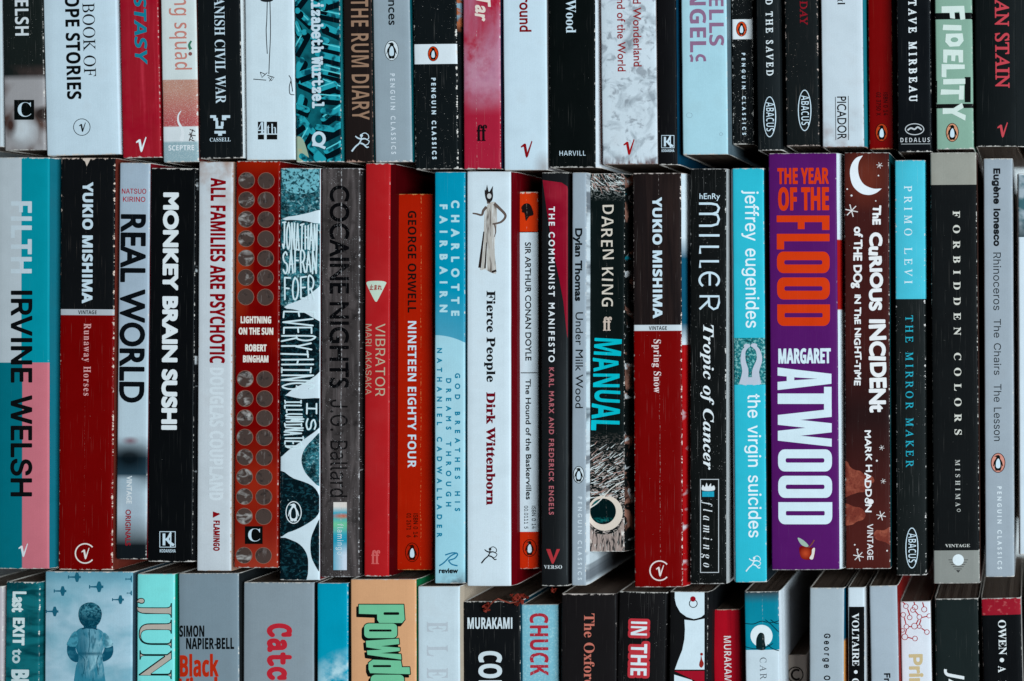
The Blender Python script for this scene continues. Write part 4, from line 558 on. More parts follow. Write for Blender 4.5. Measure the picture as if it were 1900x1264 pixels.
(110,105,305,16,153,614,-31,4,-26,12,-18,22,-6,35,6,35,18,23,26,11,31,4,31,-4,26,-11,18,-23,6,-35,-6,-35,-18,-22,-26,-12,4,78,0,0,546,149,0,0,-546),
(110,107,620,17,78,0,0,760,149,0,0,-340,-2,-61,-6,-62,2,0,31,43,34,40,153,166,168,0,-217,-237,230,-309,-172,0,-157,221,-64,-51,0,-170),
(110,108,305,4,78,0,0,760,149,0,0,-760),
(110,110,657,27,78,0,0,546,114,0,20,-70,8,0,31,36,41,25,46,14,50,5,79,-12,62,-35,29,-39,18,-50,6,-64,0,-356,-149,0,0,319,-5,52,-16,37,-27,22,-40,7,-41,-5,-31,-16,-21,-25,-19,-57,-6,-77,0,-257),
(110,111,619,24,308,-10,-72,8,-63,25,-54,41,-40,56,-25,70,-9,84,8,84,24,69,39,56,53,41,65,24,77,8,73,-8,63,-25,53,-40,40,-55,25,-70,9,-84,-8,-84,-24,-70,-40,-56,-53,-41,-65,-25,16,310,110,51,10,35,32,19,51,7,71,-7,71,-19,51,-35,30,-52,10,-51,-10,-34,-30,-20,-51,-7,-71,7,-71,20,-51,34,-32),
(110,113,633,29,406,-240,0,229,2,42,4,40,-6,0,-25,-31,-33,-26,-43,-18,-54,-6,-57,8,-50,24,-42,40,-32,55,-19,70,-6,85,6,86,20,70,32,56,43,40,50,24,58,8,54,-6,44,-17,33,-26,27,-31,4,0,13,70,126,0,0,-786,16,304,107,53,9,34,28,18,45,7,64,0,18,-6,71,-18,51,-35,32,-55,10,-46,-11,-33,-31,-19,-52,-7,-71,12,-91,36,-54),
(110,114,454,21,78,0,0,546,113,0,22,-92,7,0,29,39,37,33,45,23,52,7,26,-1,24,-3,-11,-140,-20,4,-24,1,-37,-3,-36,-10,-32,-18,-24,-26,-17,-35,-5,-47,0,-278),
(110,115,497,56,226,-10,-53,2,-45,5,-41,10,-41,15,0,123,46,-18,49,-15,48,-10,42,-3,38,3,25,10,13,15,5,19,-2,13,-5,12,-12,12,-21,13,-78,36,-46,22,-38,21,-29,24,-20,29,-12,34,-4,42,7,46,19,38,33,30,69,29,88,9,50,-2,47,-8,47,-13,48,-20,-45,-107,-76,29,-36,8,-37,3,-37,-4,-22,-12,-7,-20,2,-12,7,-11,12,-11,21,-12,72,-32,44,-19,37,-20,30,-23,23,-28,13,-36,5,-44,-6,-51,-20,-43,-32,-33,-73,-34),
(110,117,657,27,269,-10,-79,12,-62,36,-29,38,-18,50,-6,64,0,356,149,0,0,-319,5,-51,16,-37,27,-22,40,-8,41,5,31,16,21,26,19,56,6,77,0,257,149,0,0,-546,-114,0,-20,70,-8,0,-31,-36,-40,-25,-47,-14),
(110,119,856,37,165,0,-155,546,148,0,63,-242,13,-60,10,-67,7,-52,4,0,4,38,8,48,8,46,5,27,67,262,164,0,64,-262,10,-45,10,-63,4,-51,4,0,7,50,12,68,13,61,65,242,146,0,-157,-546,-162,0,-42,191,-11,51,-17,72,-17,71,-11,47,-4,0,-10,-47,-17,-71,-17,-73,-12,-52,-44,-189),
(110,120,578,12,5,0,185,279,-176,267,169,0,106,-174,107,174,169,0,-178,-267,186,-279,-169,0,-115,187,-115,-187),
(110,121,569,25,110,-240,-43,2,-33,6,0,118,27,-4,32,-2,42,7,33,21,23,32,17,37,9,27,-217,542,163,0,103,-307,12,-45,6,-50,3,0,9,50,12,45,101,307,160,0,-231,-616,-38,-74,-52,-54,-65,-31),
(115,65,650,31,-13,0,0,27,27,5,21,13,19,26,19,40,234,583,27,-1,238,-564,22,-46,18,-32,21,-18,27,-6,0,-27,-319,0,0,27,45,5,27,13,9,23,-4,20,-12,33,-30,76,-222,0,-37,-92,-4,-17,-2,-16,8,-25,24,-15,41,-5,6,0,0,-27,3,169,239,191,0,-97,236),
(115,66,659,34,24,0,0,26,43,7,26,15,14,29,4,45,0,427,-2,38,-6,27,-11,19,-16,12,-23,6,-30,2,0,25,305,0,94,-6,74,-19,52,-31,32,-44,10,-56,-18,-72,-54,-51,-91,-31,71,-19,54,-26,40,-35,23,-42,8,-50,-8,-57,-23,-49,-39,-38,-54,-29,-66,-17,-79,-6,14,271,375,9,0,68,8,44,23,24,42,8,66,-6,59,-17,41,-31,24,-48,8,-28,-3,-14,-10,-7,-20,-2,-31,14,330,36,55,9,37,28,19,48,7,70,-9,71,-26,47,-48,26,-71,9,-23,0,0,-247,3,-29,10,-18,17,-11),
(115,67,697,43,382,-16,-94,11,-83,35,-70,54,-52,72,-33,86,-11,98,11,97,34,86,53,71,70,54,84,34,95,11,74,-9,87,-29,15,-5,15,-2,30,11,17,34,26,0,0,-234,-25,0,-41,83,-53,64,-65,40,-71,14,-65,-13,-51,-39,-36,-64,-22,-91,-7,-116,8,-109,24,-84,40,-61,56,-36,72,-12,60,8,59,24,56,38,49,53,28,-26,-77,-82,-95,-50),
(115,68,738,24,30,0,0,26,39,6,25,12,12,25,4,42,0,446,-5,49,-14,29,-27,13,-42,5,0,25,308,0,110,-10,92,-29,72,-49,51,-67,32,-84,10,-100,-14,-122,-43,-95,-72,-68,-99,-40,-129,-14,20,331,36,60,8,48,26,37,42,25,59,16,76,5,94,-8,109,-22,86,-38,60,-54,37,-68,12,-31,-4,-19,-10,-8,-22,-3,-36,0,-466,3,-35,8,-21,18,-11),
(115,69,658,54,21,0,0,25,45,5,27,14,14,28,5,44,0,433,-5,54,-14,31,-27,14,-42,5,0,25,570,0,0,-202,-23,0,-12,56,-22,43,-30,30,-67,27,-95,9,-47,-3,-13,-6,-8,-11,-4,-18,-1,-25,0,-212,16,0,58,9,40,26,26,45,17,68,24,0,0,-338,-25,0,-8,54,-13,40,-21,29,-27,19,-37,10,-46,3,-4,0,0,-231,3,-31,11,-17,21,-8,36,-3,67,4,57,13,46,21,39,33,33,44,27,57,28,0,-41,-213),
(115,70,602,48,23,0,0,26,43,8,27,16,14,29,4,46,0,433,-5,45,-14,27,-28,15,-43,8,0,25,565,0,0,-202,-24,0,-13,55,-20,43,-28,31,-39,21,-53,12,-67,4,-44,-2,-13,-5,-8,-8,-5,-13,-1,-21,0,-225,12,0,57,9,41,26,27,45,15,68,27,0,0,-340,-26,0,-15,75,-27,48,-41,25,-60,9,-10,0,0,-213,2,-32,7,-24,12,-18,20,-11,30,-6,40,-3,0,-26),
(115,71,756,59,399,-15,-101,11,-87,33,-72,53,-53,71,-34,87,-11,101,11,98,34,85,52,71,70,53,82,34,93,11,81,-9,86,-28,14,-5,13,-2,15,3,12,8,10,13,10,20,27,0,0,-235,-26,0,-25,57,-31,49,-37,40,-42,31,-45,19,-47,6,-65,-13,-51,-38,-36,-65,-22,-89,-7,-116,6,-96,17,-80,28,-62,38,-46,48,-27,56,-9,48,5,31,17,16,27,5,38,0,84,-5,39,-15,25,-30,12,-50,5,0,24,335,0,0,-24,-41,-5,-24,-12,-12,-24,-4,-39,0,-148,-132,-44),
(115,72,779,56,23,0,0,26,43,6,27,15,14,28,4,45,0,444,-5,41,-13,26,-27,15,-42,7,0,25,336,0,0,-25,-32,-4,-24,-6,-16,-10,-10,-15,-5,-23,-2,-31,0,-191,238,0,0,191,-2,31,-5,23,-9,15,-16,10,-24,6,-33,4,0,25,335,0,0,-25,-43,-7,-26,-14,-13,-26,-4,-42,0,-444,4,-43,14,-28,25,-16,43,-7,0,-26,-335,0,0,26,43,6,27,14,14,27,5,47,0,209,-238,0,0,-209,5,-45,13,-28,27,-15,44,-6,0,-26),
(115,73,388,26,20,0,0,26,43,8,28,14,16,25,5,39,0,464,-5,38,-13,23,-27,11,-47,5,0,25,344,0,0,-25,-45,-5,-27,-11,-15,-23,-5,-38,0,-461,2,-28,5,-21,10,-16,18,-11,25,-8,34,-5,0,-26),
(115,74,492,45,162,-97,-45,4,-40,13,-34,20,-26,27,-16,32,-6,35,5,32,16,25,23,15,27,5,29,-5,23,-14,15,-22,5,-29,-3,-22,-9,-21,-12,-27,11,-23,31,-8,31,6,20,17,10,29,3,40,0,514,-2,36,-6,27,-12,19,-18,13,-27,7,-37,5,0,25,350,0,0,-25,-33,-4,-23,-7,-16,-12,-9,-18,-5,-28,-2,-38,0,-414,-9,-82,-26,-65,-43,-45,-62,-28),
(115,75,760,56,24,0,0,26,43,6,27,15,14,28,4,45,0,444,-5,41,-13,27,-27,15,-42,6,0,25,336,0,0,-25,-32,-4,-24,-6,-16,-10,-10,-15,-5,-23,-2,-31,0,-216,206,208,31,37,10,30,-21,23,-65,7,0,25,290,0,0,-25,-13,0,-60,-13,-66,-39,-71,-64,-110,-113,287,-355,18,-19,17,-13,21,-8,27,-3,0,-26,-355,0,0,26,38,1,23,4,14,9,4,11,-6,19,-20,28,-174,220,-25,-23,0,-175,5,-45,13,-28,27,-15,44,-6,0,-26),
(115,76,635,35,23,0,0,26,43,6,27,15,14,28,4,45,0,444,-5,42,-13,27,-27,14,-42,6,0,25,348,0,0,-25,-35,-2,-27,-5,-19,-10,-11,-16,-7,-23,-2,-33,0,-441,1,-31,4,-22,8,-15,14,-8,20,-5,30,-1,66,4,55,14,44,24,38,36,31,48,27,63,27,0,-38,-230),
(115,77,944,49,21,0,0,26,43,6,28,15,15,27,5,44,0,451,-2,29,-5,21,-10,15,-16,10,-24,6,-33,3,0,25,253,0,197,-466,197,466,250,0,0,-25,-41,-8,-25,-15,-14,-26,-5,-41,0,-436,2,-37,5,-26,10,-19,15,-10,22,-6,30,-3,0,-26,-329,0,0,26,32,4,23,7,16,11,10,18,5,24,2,34,0,470,-248,-594,-27,0,-245,579,0,-460,5,-47,16,-28,29,-13,45,-5,0,-26),
(115,78,735,38,600,-16,-441,537,0,-404,4,-44,14,-27,26,-14,45,-6,0,-26,-221,0,0,26,31,3,23,6,15,10,10,17,5,23,2,32,0,461,-40,48,-19,19,-27,8,0,25,206,0,349,-427,0,311,-2,32,-5,23,-10,15,-16,11,-23,6,-33,4,0,25,221,0,0,-25,-43,-6,-26,-14,-13,-28,-4,-44,0,-577),
(115,79,782,32,388,-16,-71,7,-66,20,-59,32,-51,43,-43,52,-31,61,-20,68,-6,72,7,72,19,68,31,60,43,53,52,43,61,32,67,20,74,7,71,-7,66,-19,59,-32,51,-42,42,-52,32,-61,19,-68,7,-74,-7,-73,-19,-67,-32,-61,-43,-52,-52,-43,-60,-32,-68,-20,22,394,18,62,13,47,38,35,65,20,89,7,116,-5,97,-16,80,-26,63,-36,45,-44,27,-51,9,-62,-13,-47,-38,-35,-65,-20,-89,-7,-116,5,-96,16,-80,27,-63,36,-46,43,-27),
(115,80,622,32,23,0,0,26,43,6,27,15,14,28,4,45,0,444,-5,41,-13,26,-27,15,-42,7,0,25,294,0,110,-6,72,-17,46,-27,34,-36,22,-45,7,-53,-7,-53,-21,-45,-35,-38,-49,-29,-62,-17,-75,-6,-89,0,0,-186,5,-45,13,-28,27,-15,44,-6,0,-26,14,271,342,29,0,63,9,42,25,22,46,8,68,-6,68,-19,47,-35,28,-53,9,-25,-3,-15,-8,-8,-15,-3,-23),
(115,82,704,36,23,0,0,26,43,6,27,15,14,28,4,45,0,444,-5,41,-13,26,-27,15,-42,7,0,25,299,0,131,-11,93,-33,41,-35,25,-45,8,-56,-17,-73,-51,-55,-84,-37,174,-258,31,-37,16,-9,22,-3,3,0,0,-26,-211,0,-204,316,-29,0,0,-196,5,-45,13,-28,27,-15,44,-6,0,-26,15,271,348,32,0,67,9,47,28,26,47,9,68,-5,51,-14,40,-23,28,-34,17,-42,6,-33,-3,-19,-10,-8,-20,-3,-35),
(115,83,581,70,64,-16,0,251,29,0,30,-95,43,-66,56,-39,71,-13,51,8,39,24,24,35,8,44,-9,41,-27,35,-44,29,-93,46,-75,45,-52,47,-31,54,-10,64,7,57,19,49,31,39,41,30,48,19,55,6,32,-2,35,-5,78,-20,14,-3,12,-2,21,8,10,24,28,0,0,-219,-25,0,-18,53,-25,45,-31,37,-36,29,-40,17,-41,6,-46,-7,-35,-20,-23,-31,-7,-38,7,-36,19,-29,32,-25,45,-25,96,-45,54,-29,42,-30,29,-32,19,-35,11,-38,3,-44,-8,-60,-22,-52,-37,-43,-50,-31,-61,-20,-71,-7,-50,3,-49,13,-40,13,-21,4,-14,-2,-9,-5,-6,-11,-6,-16),
(115,84,630,29,137,0,0,26,46,5,29,15,15,29,5,45,0,525,-10,0,-71,-11,-54,-33,-36,-55,-18,-73,-27,0,0,205,595,0,0,-206,-25,0,-13,62,-25,49,-37,34,-49,21,-62,7,-8,0,0,-525,5,-47,15,-28,28,-14,48,-5,0,-26),
(115,85,733,49,369,-19,-83,7,-67,20,-49,35,-34,48,-20,63,-7,77,0,333,-5,41,-13,26,-27,15,-42,7,0,25,336,0,0,-25,-33,-4,-23,-6,-17,-10,-10,-15,-4,-23,-2,-31,0,-356,8,-77,26,-54,43,-33,63,-11,63,8,49,25,35,40,21,58,7,73,0,326,-5,41,-14,27,-28,14,-48,8,0,25,217,0,0,-25,-38,-9,-23,-16,-12,-26,-4,-39,0,-293,-7,-94,-21,-74,-35,-54,-51,-37,-65,-23),
(115,86,637,31,316,-19,-250,586,-16,33,-16,26,-22,18,-33,9,0,25,335,0,0,-25,-40,-2,-26,-7,-16,-14,-5,-20,3,-19,10,-28,145,-350,133,349,7,25,3,22,-5,21,-14,13,-26,7,-38,3,0,25,213,0,0,-25,-28,-4,-22,-12,-19,-25,-20,-42,-227,-589),
(115,87,910,48,254,-16,-206,601,-12,30,-13,21,-19,12,-27,5,0,25,292,0,0,-25,-27,-3,-19,-7,-10,-12,-4,-20,3,-24,8,-32,112,-327,116,297,-22,69,-12,29,-16,17,-23,8,-34,5,0,25,313,0,0,-25,-38,-4,-23,-14,-8,-22,9,-38,112,-328,99,303,9,32,3,23,-4,22,-12,14,-21,8,-31,4,0,25,180,0,0,-25,-25,-9,-19,-17,-15,-26,-14,-36,-192,-581,-27,0,-167,476,-187,-476),
(115,89,634,44,151,0,0,26,44,6,26,15,14,28,4,45,0,146,-170,310,-25,41,-23,22,-20,9,-21,4,0,26,328,0,0,-26,-17,0,-24,-2,-19,-6,-12,-11,-4,-13,3,-16,9,-21,126,-247,126,209,17,35,6,27,-8,25,-25,15,-42,5,-5,0,0,26,215,0,0,-26,-24,-6,-21,-14,-19,-21,-20,-28,-171,-280,0,-183,5,-45,13,-28,27,-15,44,-6,0,-26),
(115,97,512,52,379,-15,-42,7,-27,23,-12,37,-48,-36,-52,-22,-56,-7,-46,8,-36,22,-22,34,-8,43,7,41,22,37,36,31,82,41,119,39,0,76,-4,36,-14,26,-23,14,-35,5,-49,-8,-16,-24,14,-26,11,-19,3,-19,-5,-24,-14,-19,-22,-13,-27,-4,-28,5,-20,14,-14,21,-4,28,6,33,18,30,30,24,38,19,47,12,53,4,91,-10,60,-29,33,-50,11,-72,0,-220,3,-34,5,-6,9,-2,11,3,13,8,13,-21,-52,-42,11,225,50,16,3,18,8,19,14,18,19,0,158,-67,-27,-40,-42,-13,-58,5,-42,17,-25),
(115,98,537,27,64,-17,0,595,-2,39,-7,21,-16,11,-27,5,0,24,194,0,0,-263,35,33,41,19,47,7,50,-7,44,-22,36,-34,27,-46,17,-55,6,-63,-7,-72,-21,-63,-34,-53,-45,-40,-55,-26,-61,-8,-66,14,-64,43,-77,-59,17,272,21,32,6,24,17,17,29,15,68,5,97,-5,80,-16,56,-28,32,-42,11,-22,-4,-21,-11,-16,-19,-9,-23,0,-258,7,-45,22,-27),
(115,99,437,41,232,-15,-54,8,-49,23,-41,37,-32,48,-20,58,-7,64,8,69,23,61,35,50,48,39,55,25,62,8,64,-8,49,-23,30,-35,10,-44,-4,-25,-12,-19,-20,-13,-25,-4,-33,8,-20,23,-7,38,1,16,1,15,-10,29,-32,9,-47,-18,-29,-54,-9,-91,9,-96,28,-69,28,-32,33,-19,39,-6,52,12,48,38,20,-17,-55,-58,-64,-35),
(115,100,551,34,208,-15,-49,8,-43,23,-37,36,-27,47,-17,57,-6,63,6,72,19,63,29,51,38,38,46,23,50,8,44,-6,38,-19,33,-32,0,180,-4,26,-12,18,-21,9,-33,4,0,24,213,0,0,-566,2,-31,7,-20,14,-13,28,-7,0,-25,-88,-8,-106,-23,0,73,-32,-41,-42,-24,17,255,42,23,5,23,15,19,22,12,29,0,247,-8,23,-17,19,-22,12,-26,4,-40,-12,-25,-34,-14,-60,-5,-84,4,-82,14,-59,25,-34),
(115,101,448,32,229,-15,-55,8,-48,23,-40,36,-31,50,-19,61,-7,71,7,66,20,58,32,48,42,37,49,23,55,8,53,-6,46,-19,38,-32,28,-43,16,-53,6,-63,0,-11,-247,0,6,-66,15,-52,24,-37,34,-22,44,-7,38,7,35,22,32,36,22,-20,-54,-68,-65,-41,10,173,286,127,0,0,34,-3,55,-9,38,-19,22,-29,7,-37,-15,-23,-47,-7,-77),
(115,102,318,49,22,0,0,24,22,3,15,6,9,8,6,11,3,20,1,37,0,303,-54,0,0,50,54,0,0,64,12,70,36,53,57,32,76,11,56,-7,42,-21,26,-32,9,-37,-4,-28,-13,-21,-19,-13,-22,-4,-24,4,-19,11,-12,16,-4,22,3,21,9,23,5,9,2,9,-6,12,-20,4,-25,-5,-14,-15,-7,-25,-2,-34,0,-119,83,0,0,-50,-83,0,0,-315,4,-37,11,-22,23,-11,39,-3,0,-24),
(115,103,487,56,217,-209,-85,7,-61,21,-37,32,-13,38,9,30,27,24,45,19,-37,23,-23,28,-7,32,7,35,21,30,36,28,53,26,-66,36,-40,51,-13,65,6,44,20,39,31,31,41,24,48,15,55,5,58,-5,55,-16,125,0,0,-54,-73,0,26,-45,9,-51,-6,-41,-17,-37,-27,-30,-36,-23,-43,-14,-49,-5,-22,1,-23,1,-24,-4,-19,-10,-14,-16,-4,-19,15,-25,45,-8,51,0,71,-3,54,-10,39,-17,26,-24,14,-32,5,-42,-7,-45,-22,-37,-35,-31,-80,-31,16,234,185,30,8,20,24,10,40,3,57,-3,57,-10,40,-20,23,-30,8,-30,-8,-19,-23,-11,-40,-4,-57,4,-57,11,-40,19,-24,14,239,-173,85,8,51,25,17,42,-5,22,-16,14,-27,8,-39,3,-161,0,-26,-26,-9,-31,8,-25,24,-21,40,-14),
(115,104,567,47,27,0,0,24,25,4,15,10,8,18,3,27,0,511,-2,27,-8,18,-15,11,-25,5,0,23,192,0,0,-281,41,43,47,25,54,9,47,-6,36,-19,26,-32,16,-45,5,-57,0,-232,3,-27,7,-17,15,-11,24,-4,0,-24,-240,0,0,24,7,0,23,7,14,19,5,33,0,240,-2,36,-7,25,-14,15,-25,5,-44,-13,-38,-41,0,-267,2,-27,8,-17,14,-11,24,-4,0,-24),
(115,105,295,16,150,539,-29,5,-24,17,-17,24,-5,29,5,30,17,24,24,17,29,5,29,-5,25,-17,16,-24,5,-30,-5,-29,-17,-24,-24,-17,19,27,0,0,24,25,5,16,9,7,17,3,28,0,292,-2,31,-6,18,-15,9,-25,4,1,25,190,0,0,-379,2,-27,7,-17,14,-10,24,-5,0,-24),
(115,107,534,45,26,0,0,24,26,5,16,10,7,17,3,27,0,509,-2,29,-6,19,-14,9,-26,5,1,24,189,0,0,-427,118,118,19,24,6,21,-13,17,-39,6,-5,0,0,25,208,0,0,-25,-55,-14,-50,-36,-78,-76,184,-260,21,-20,24,-7,0,-24,-246,0,0,24,9,0,25,6,8,17,-3,12,-8,14,-103,146,-22,-19,0,-117,2,-27,8,-17,14,-10,24,-5,0,-24),
(115,108,297,19,27,0,0,24,25,5,16,9,7,17,3,28,0,509,-2,28,-6,19,-14,11,-26,4,0,24,191,0,0,-595,2,-27,7,-17,14,-10,24,-5,0,-24),
(115,110,567,47,27,0,0,24,25,4,15,10,8,18,3,27,0,294,-2,27,-8,19,-15,11,-25,4,0,24,192,0,0,-64,40,42,48,26,54,8,47,-6,36,-19,26,-32,16,-45,5,-57,0,-232,3,-27,7,-17,15,-11,24,-4,0,-24,-240,0,0,24,7,0,23,7,14,19,5,33,0,240,-2,36,-7,25,-14,15,-25,5,-44,-13,-38,-41,0,-267,2,-27,8,-17,14,-11,24,-4,0,-24),
(115,111,501,24,251,-15,-62,8,-54,24,-45,38,-34,50,-21,58,-7,66,7,67,21,60,34,49,45,38,54,23,61,8,61,-8,54,-23,45,-37,34,-49,21,-59,7,-69,-7,-68,-21,-59,-34,-49,-44,-37,-54,-23,18,251,17,36,10,24,31,8,26,5,37,3,108,-4,110,-14,64,-23,32,-35,10,-37,-11,-23,-31,-13,-65,-4,-108,4,-108,5,-38,8,-26,24,-31),
(115,112,553,41,26,-207,0,23,20,3,14,6,9,11,6,14,3,55,0,457,-2,38,-7,22,-14,11,-26,6,0,23,184,0,0,-71,34,47,44,28,52,9,50,-8,43,-23,36,-37,27,-47,16,-58,6,-64,-6,-69,-17,-61,-28,-52,-36,-38,-45,-25,-51,-8,-46,7,-39,21,-33,35,0,-134,2,-35,4,-26,9,-18,14,-10,19,-6,26,-2,0,-24,14,291,42,39,12,26,34,15,60,5,82,-4,80,-13,59,-24,34,-39,11,-42,-16,-34,-48,0,-248,18,-33,24,-20),
(115,114,428,41,27,0,0,24,25,5,16,9,7,17,3,28,0,292,-2,31,-7,19,-14,8,-25,4,1,25,186,0,0,-87,28,42,34,32,34,19,34,6,37,-5,26,-16,16,-25,5,-32,-4,-26,-13,-21,-20,-13,-25,-5,-23,3,-15,10,-23,28,-12,11,-15,4,-20,-7,-20,-20,-14,-33,-5,-41,0,-203,4,-28,11,-17,21,-10,36,-4,0,-24),
(115,115,429,57,225,-15,-44,6,-52,18,-20,4,-20,-6,-13,-20,-23,0,0,170,26,0,19,-56,31,-43,38,-27,42,-9,33,4,24,14,15,20,5,27,-13,38,-41,31,-73,37,-46,28,-32,31,-19,36,-7,40,10,58,32,47,49,32,64,10,37,-4,49,-13,11,-2,10,-2,15,5,11,16,20,0,0,-145,-23,0,-20,48,-27,35,-34,21,-37,7,-28,-4,-21,-11,-13,-18,-4,-22,4,-22,12,-18,19,-16,27,-15,67,-33,44,-27,31,-29,17,-37,6,-48,-11,-65,-32,-49,-51,-32),
(115,116,340,27,184,-14,-51,7,-35,23,-19,37,-7,53,0,309,-42,0,0,31,55,54,46,50,36,43,25,38,23,0,0,-169,94,0,0,-47,-94,0,0,-293,2,-27,6,-19,10,-12,17,-4,32,13,25,38,24,-13,-37,-62,-49,-38),
(115,117,558,38,195,-15,-59,10,-39,31,-22,49,-7,69,0,225,-2,30,-7,22,-16,12,-26,5,0,24,194,0,0,-352,3,-23,11,-18,16,-12,22,-4,42,11,35,34,0,271,-3,32,-8,21,-17,12,-30,4,0,24,200,0,0,-358,3,-28,8,-18,16,-9,27,-5,0,-25,-90,-8,-106,-26,0,75,-28,-31,-35,-24,-39,-15),
(115,119,647,45,182,-15,-157,409,-16,30,-11,8,-14,5,0,25,222,0,0,-25,-17,-2,-11,-4,-6,-8,-2,-12,2,-15,6,-20,70,-187,66,161,-15,46,-8,21,-9,13,-12,6,-20,3,0,23,231,0,0,-25,-31,-7,-10,-19,1,-10,2,-11,57,-180,69,171,7,29,-3,12,-7,8,-15,5,-21,4,0,23,133,0,0,-23,-18,-4,-12,-11,-20,-40,-160,-399,-23,0,-98,308,-124,-308),
(115,120,475,50,7,0,0,22,44,22,41,40,91,119,-119,189,-28,32,-30,13,0,25,245,0,0,-24,-31,-5,-11,-16,3,-12,10,-18,51,-81,60,76,12,18,4,15,-3,10,-8,7,-15,4,-24,2,0,24,164,0,0,-21,-42,-20,-43,-43,-83,-104,139,-220,17,-22,10,-6,14,-3,0,-23,-244,0,0,24,20,1,14,4,8,6,3,10,-4,19,-14,24,-53,82,-60,-79,-14,-22,-5,-18,11,-22,33,-7,5,0,0,-22),
(115,121,447,57,78,-209,-35,6,-28,17,-19,27,-6,34,4,24,13,22,20,15,26,5,24,-4,18,-10,12,-18,4,-22,0,-8,-1,-9,5,-13,13,-4,19,9,23,28,23,44,16,59,-155,380,-17,37,-14,18,-11,7,-17,2,-2,0,0,25,248,0,0,-25,-24,-2,-15,-4,-8,-8,-3,-14,2,-12,5,-15,78,-205,67,182,9,28,2,21,-3,14,-9,9,-17,5,-23,1,0,25,144,0,0,-25,-19,-5,-14,-14,-13,-24,-14,-33,-145,-397,-25,-61,-23,-46,-25,-31,-26,-21,-29,-10),
(115,52,559,23,180,0,0,53,28,0,32,3,26,10,18,21,6,38,0,61,-277,0,0,61,284,467,139,0,0,-462,104,0,0,-66,-104,0,0,-61,6,-38,18,-21,27,-10,31,-3,13,0,0,-53,9,83,252,207,0,0,175,2,95,5,97,-15,-32,-23,-42,-24,-42,-17,-28),
(109,84,602,38,164,0,-25,9,-9,26,2,17,8,10,12,5,20,2,90,0,0,440,-140,0,-4,-127,-2,-28,-5,-17,-11,-9,-20,-3,-26,10,-8,28,6,182,10,26,27,8,424,0,27,-8,10,-26,6,-184,-7,-27,-27,-9,-20,3,-10,9,-5,17,-3,28,-5,127,-140,0,0,-440,94,0,29,-8,10,-26,-8,-26,-26,-9),
(109,72,602,80,85,0,-27,9,-9,26,3,17,8,10,14,5,21,2,13,0,0,440,-12,0,-22,2,-14,5,-8,11,-3,17,4,20,11,10,18,4,25,1,102,0,28,-1,18,-4,11,-10,3,-20,-4,-18,-11,-10,-19,-5,-29,-2,-23,0,0,-170,235,0,0,170,-33,0,-24,2,-16,6,-9,11,-3,16,3,19,11,10,19,5,32,1,119,0,27,-9,9,-26,-3,-17,-8,-11,-14,-5,-22,-2,-12,0,0,-440,13,0,22,-2,14,-5,8,-10,2,-17,-3,-20,-11,-10,-19,-4,-28,-1,-98,0,-27,1,-19,4,-11,10,-4,20,4,17,11,10,18,5,28,2,24,0,0,203,-235,0,0,-203,34,0,24,-2,16,-5,9,-10,3,-17,-3,-18,-10,-10,-17,-5,-25,-2),
(109,87,602,58,141,0,-10,2,-5,5,-6,19,-74,487,-6,0,-28,8,-10,25,2,14,7,11,8,6,10,2,158,0,21,-2,15,-4,8,-10,3,-17,-11,-25,-32,-8,-69,0,53,-388,84,292,10,20,8,3,12,1,22,0,21,-4,6,-6,4,-12,95,-294,48,388,-77,0,-32,8,-11,25,3,17,9,10,14,4,21,2,158,0,10,-2,9,-6,6,-11,2,-14,-9,-25,-29,-8,-6,0,-68,-488,-5,-20,-6,-4,-8,-1,-35,0,-17,5,-10,16,-106,336,-94,-336,-8,-16,-7,-4,-11,-1),
(109,69,602,68,69,0,-27,9,-9,26,3,19,10,10,18,4,28,1,31,0,0,440,-31,0,-29,2,-17,5,-10,10,-3,18,4,20,11,10,18,4,26,1,403,0,26,-10,8,-29,0,-115,-2,-20,-5,-14,-10,-8,-17,-3,-17,3,-10,7,-6,13,-2,20,0,86,-260,0,0,-165,128,0,0,26,2,22,4,15,9,7,16,3,16,-3,10,-10,4,-18,1,-27,0,-91,-1,-28,-4,-17,-10,-9,-16,-3,-16,3,-9,10,-4,18,-2,29,0,14,-128,0,0,-216,260,0,0,79,2,27,4,19,10,10,19,3,17,-3,11,-8,4,-15,2,-22,0,-123,-8,-27,-26,-9),
(109,108,602,25,131,0,-29,9,-10,26,10,26,31,8,135,0,0,500,-83,0,-38,2,-20,6,-10,12,-3,15,10,26,29,9,161,0,21,-5,7,-15,0,-550,152,0,28,-8,9,-26,-2,-17,-6,-10,-13,-6,-19,-2),
(109,105,602,17,306,544,-26,2,-15,7,-7,14,-3,25,4,52,6,14,9,9,14,4,18,1,27,-3,15,-10,6,-20,2,-33,-2,-33,-5,-18,-15,-8,23,121,0,-29,9,-10,26,10,26,31,8,149,0,0,313,-95,0,-31,9,-10,26,10,25,29,9,143,0,21,-5,7,-15,0,-362,157,0,28,-8,9,-26,-2,-17,-6,-10,-13,-6,-19,-2),
(109,122,602,40,154,0,-31,5,-19,15,-6,24,3,17,7,14,25,28,279,279,-233,0,0,-25,-1,-31,-5,-20,-10,-12,-19,-4,-26,10,-9,29,0,83,8,22,22,13,38,4,259,0,39,-5,24,-17,8,-27,-11,-32,-33,-39,-268,-262,243,0,0,25,1,30,5,21,10,12,19,4,26,-10,8,-29,0,-81,-4,-21,-10,-12,-19,-6,-25,-2),
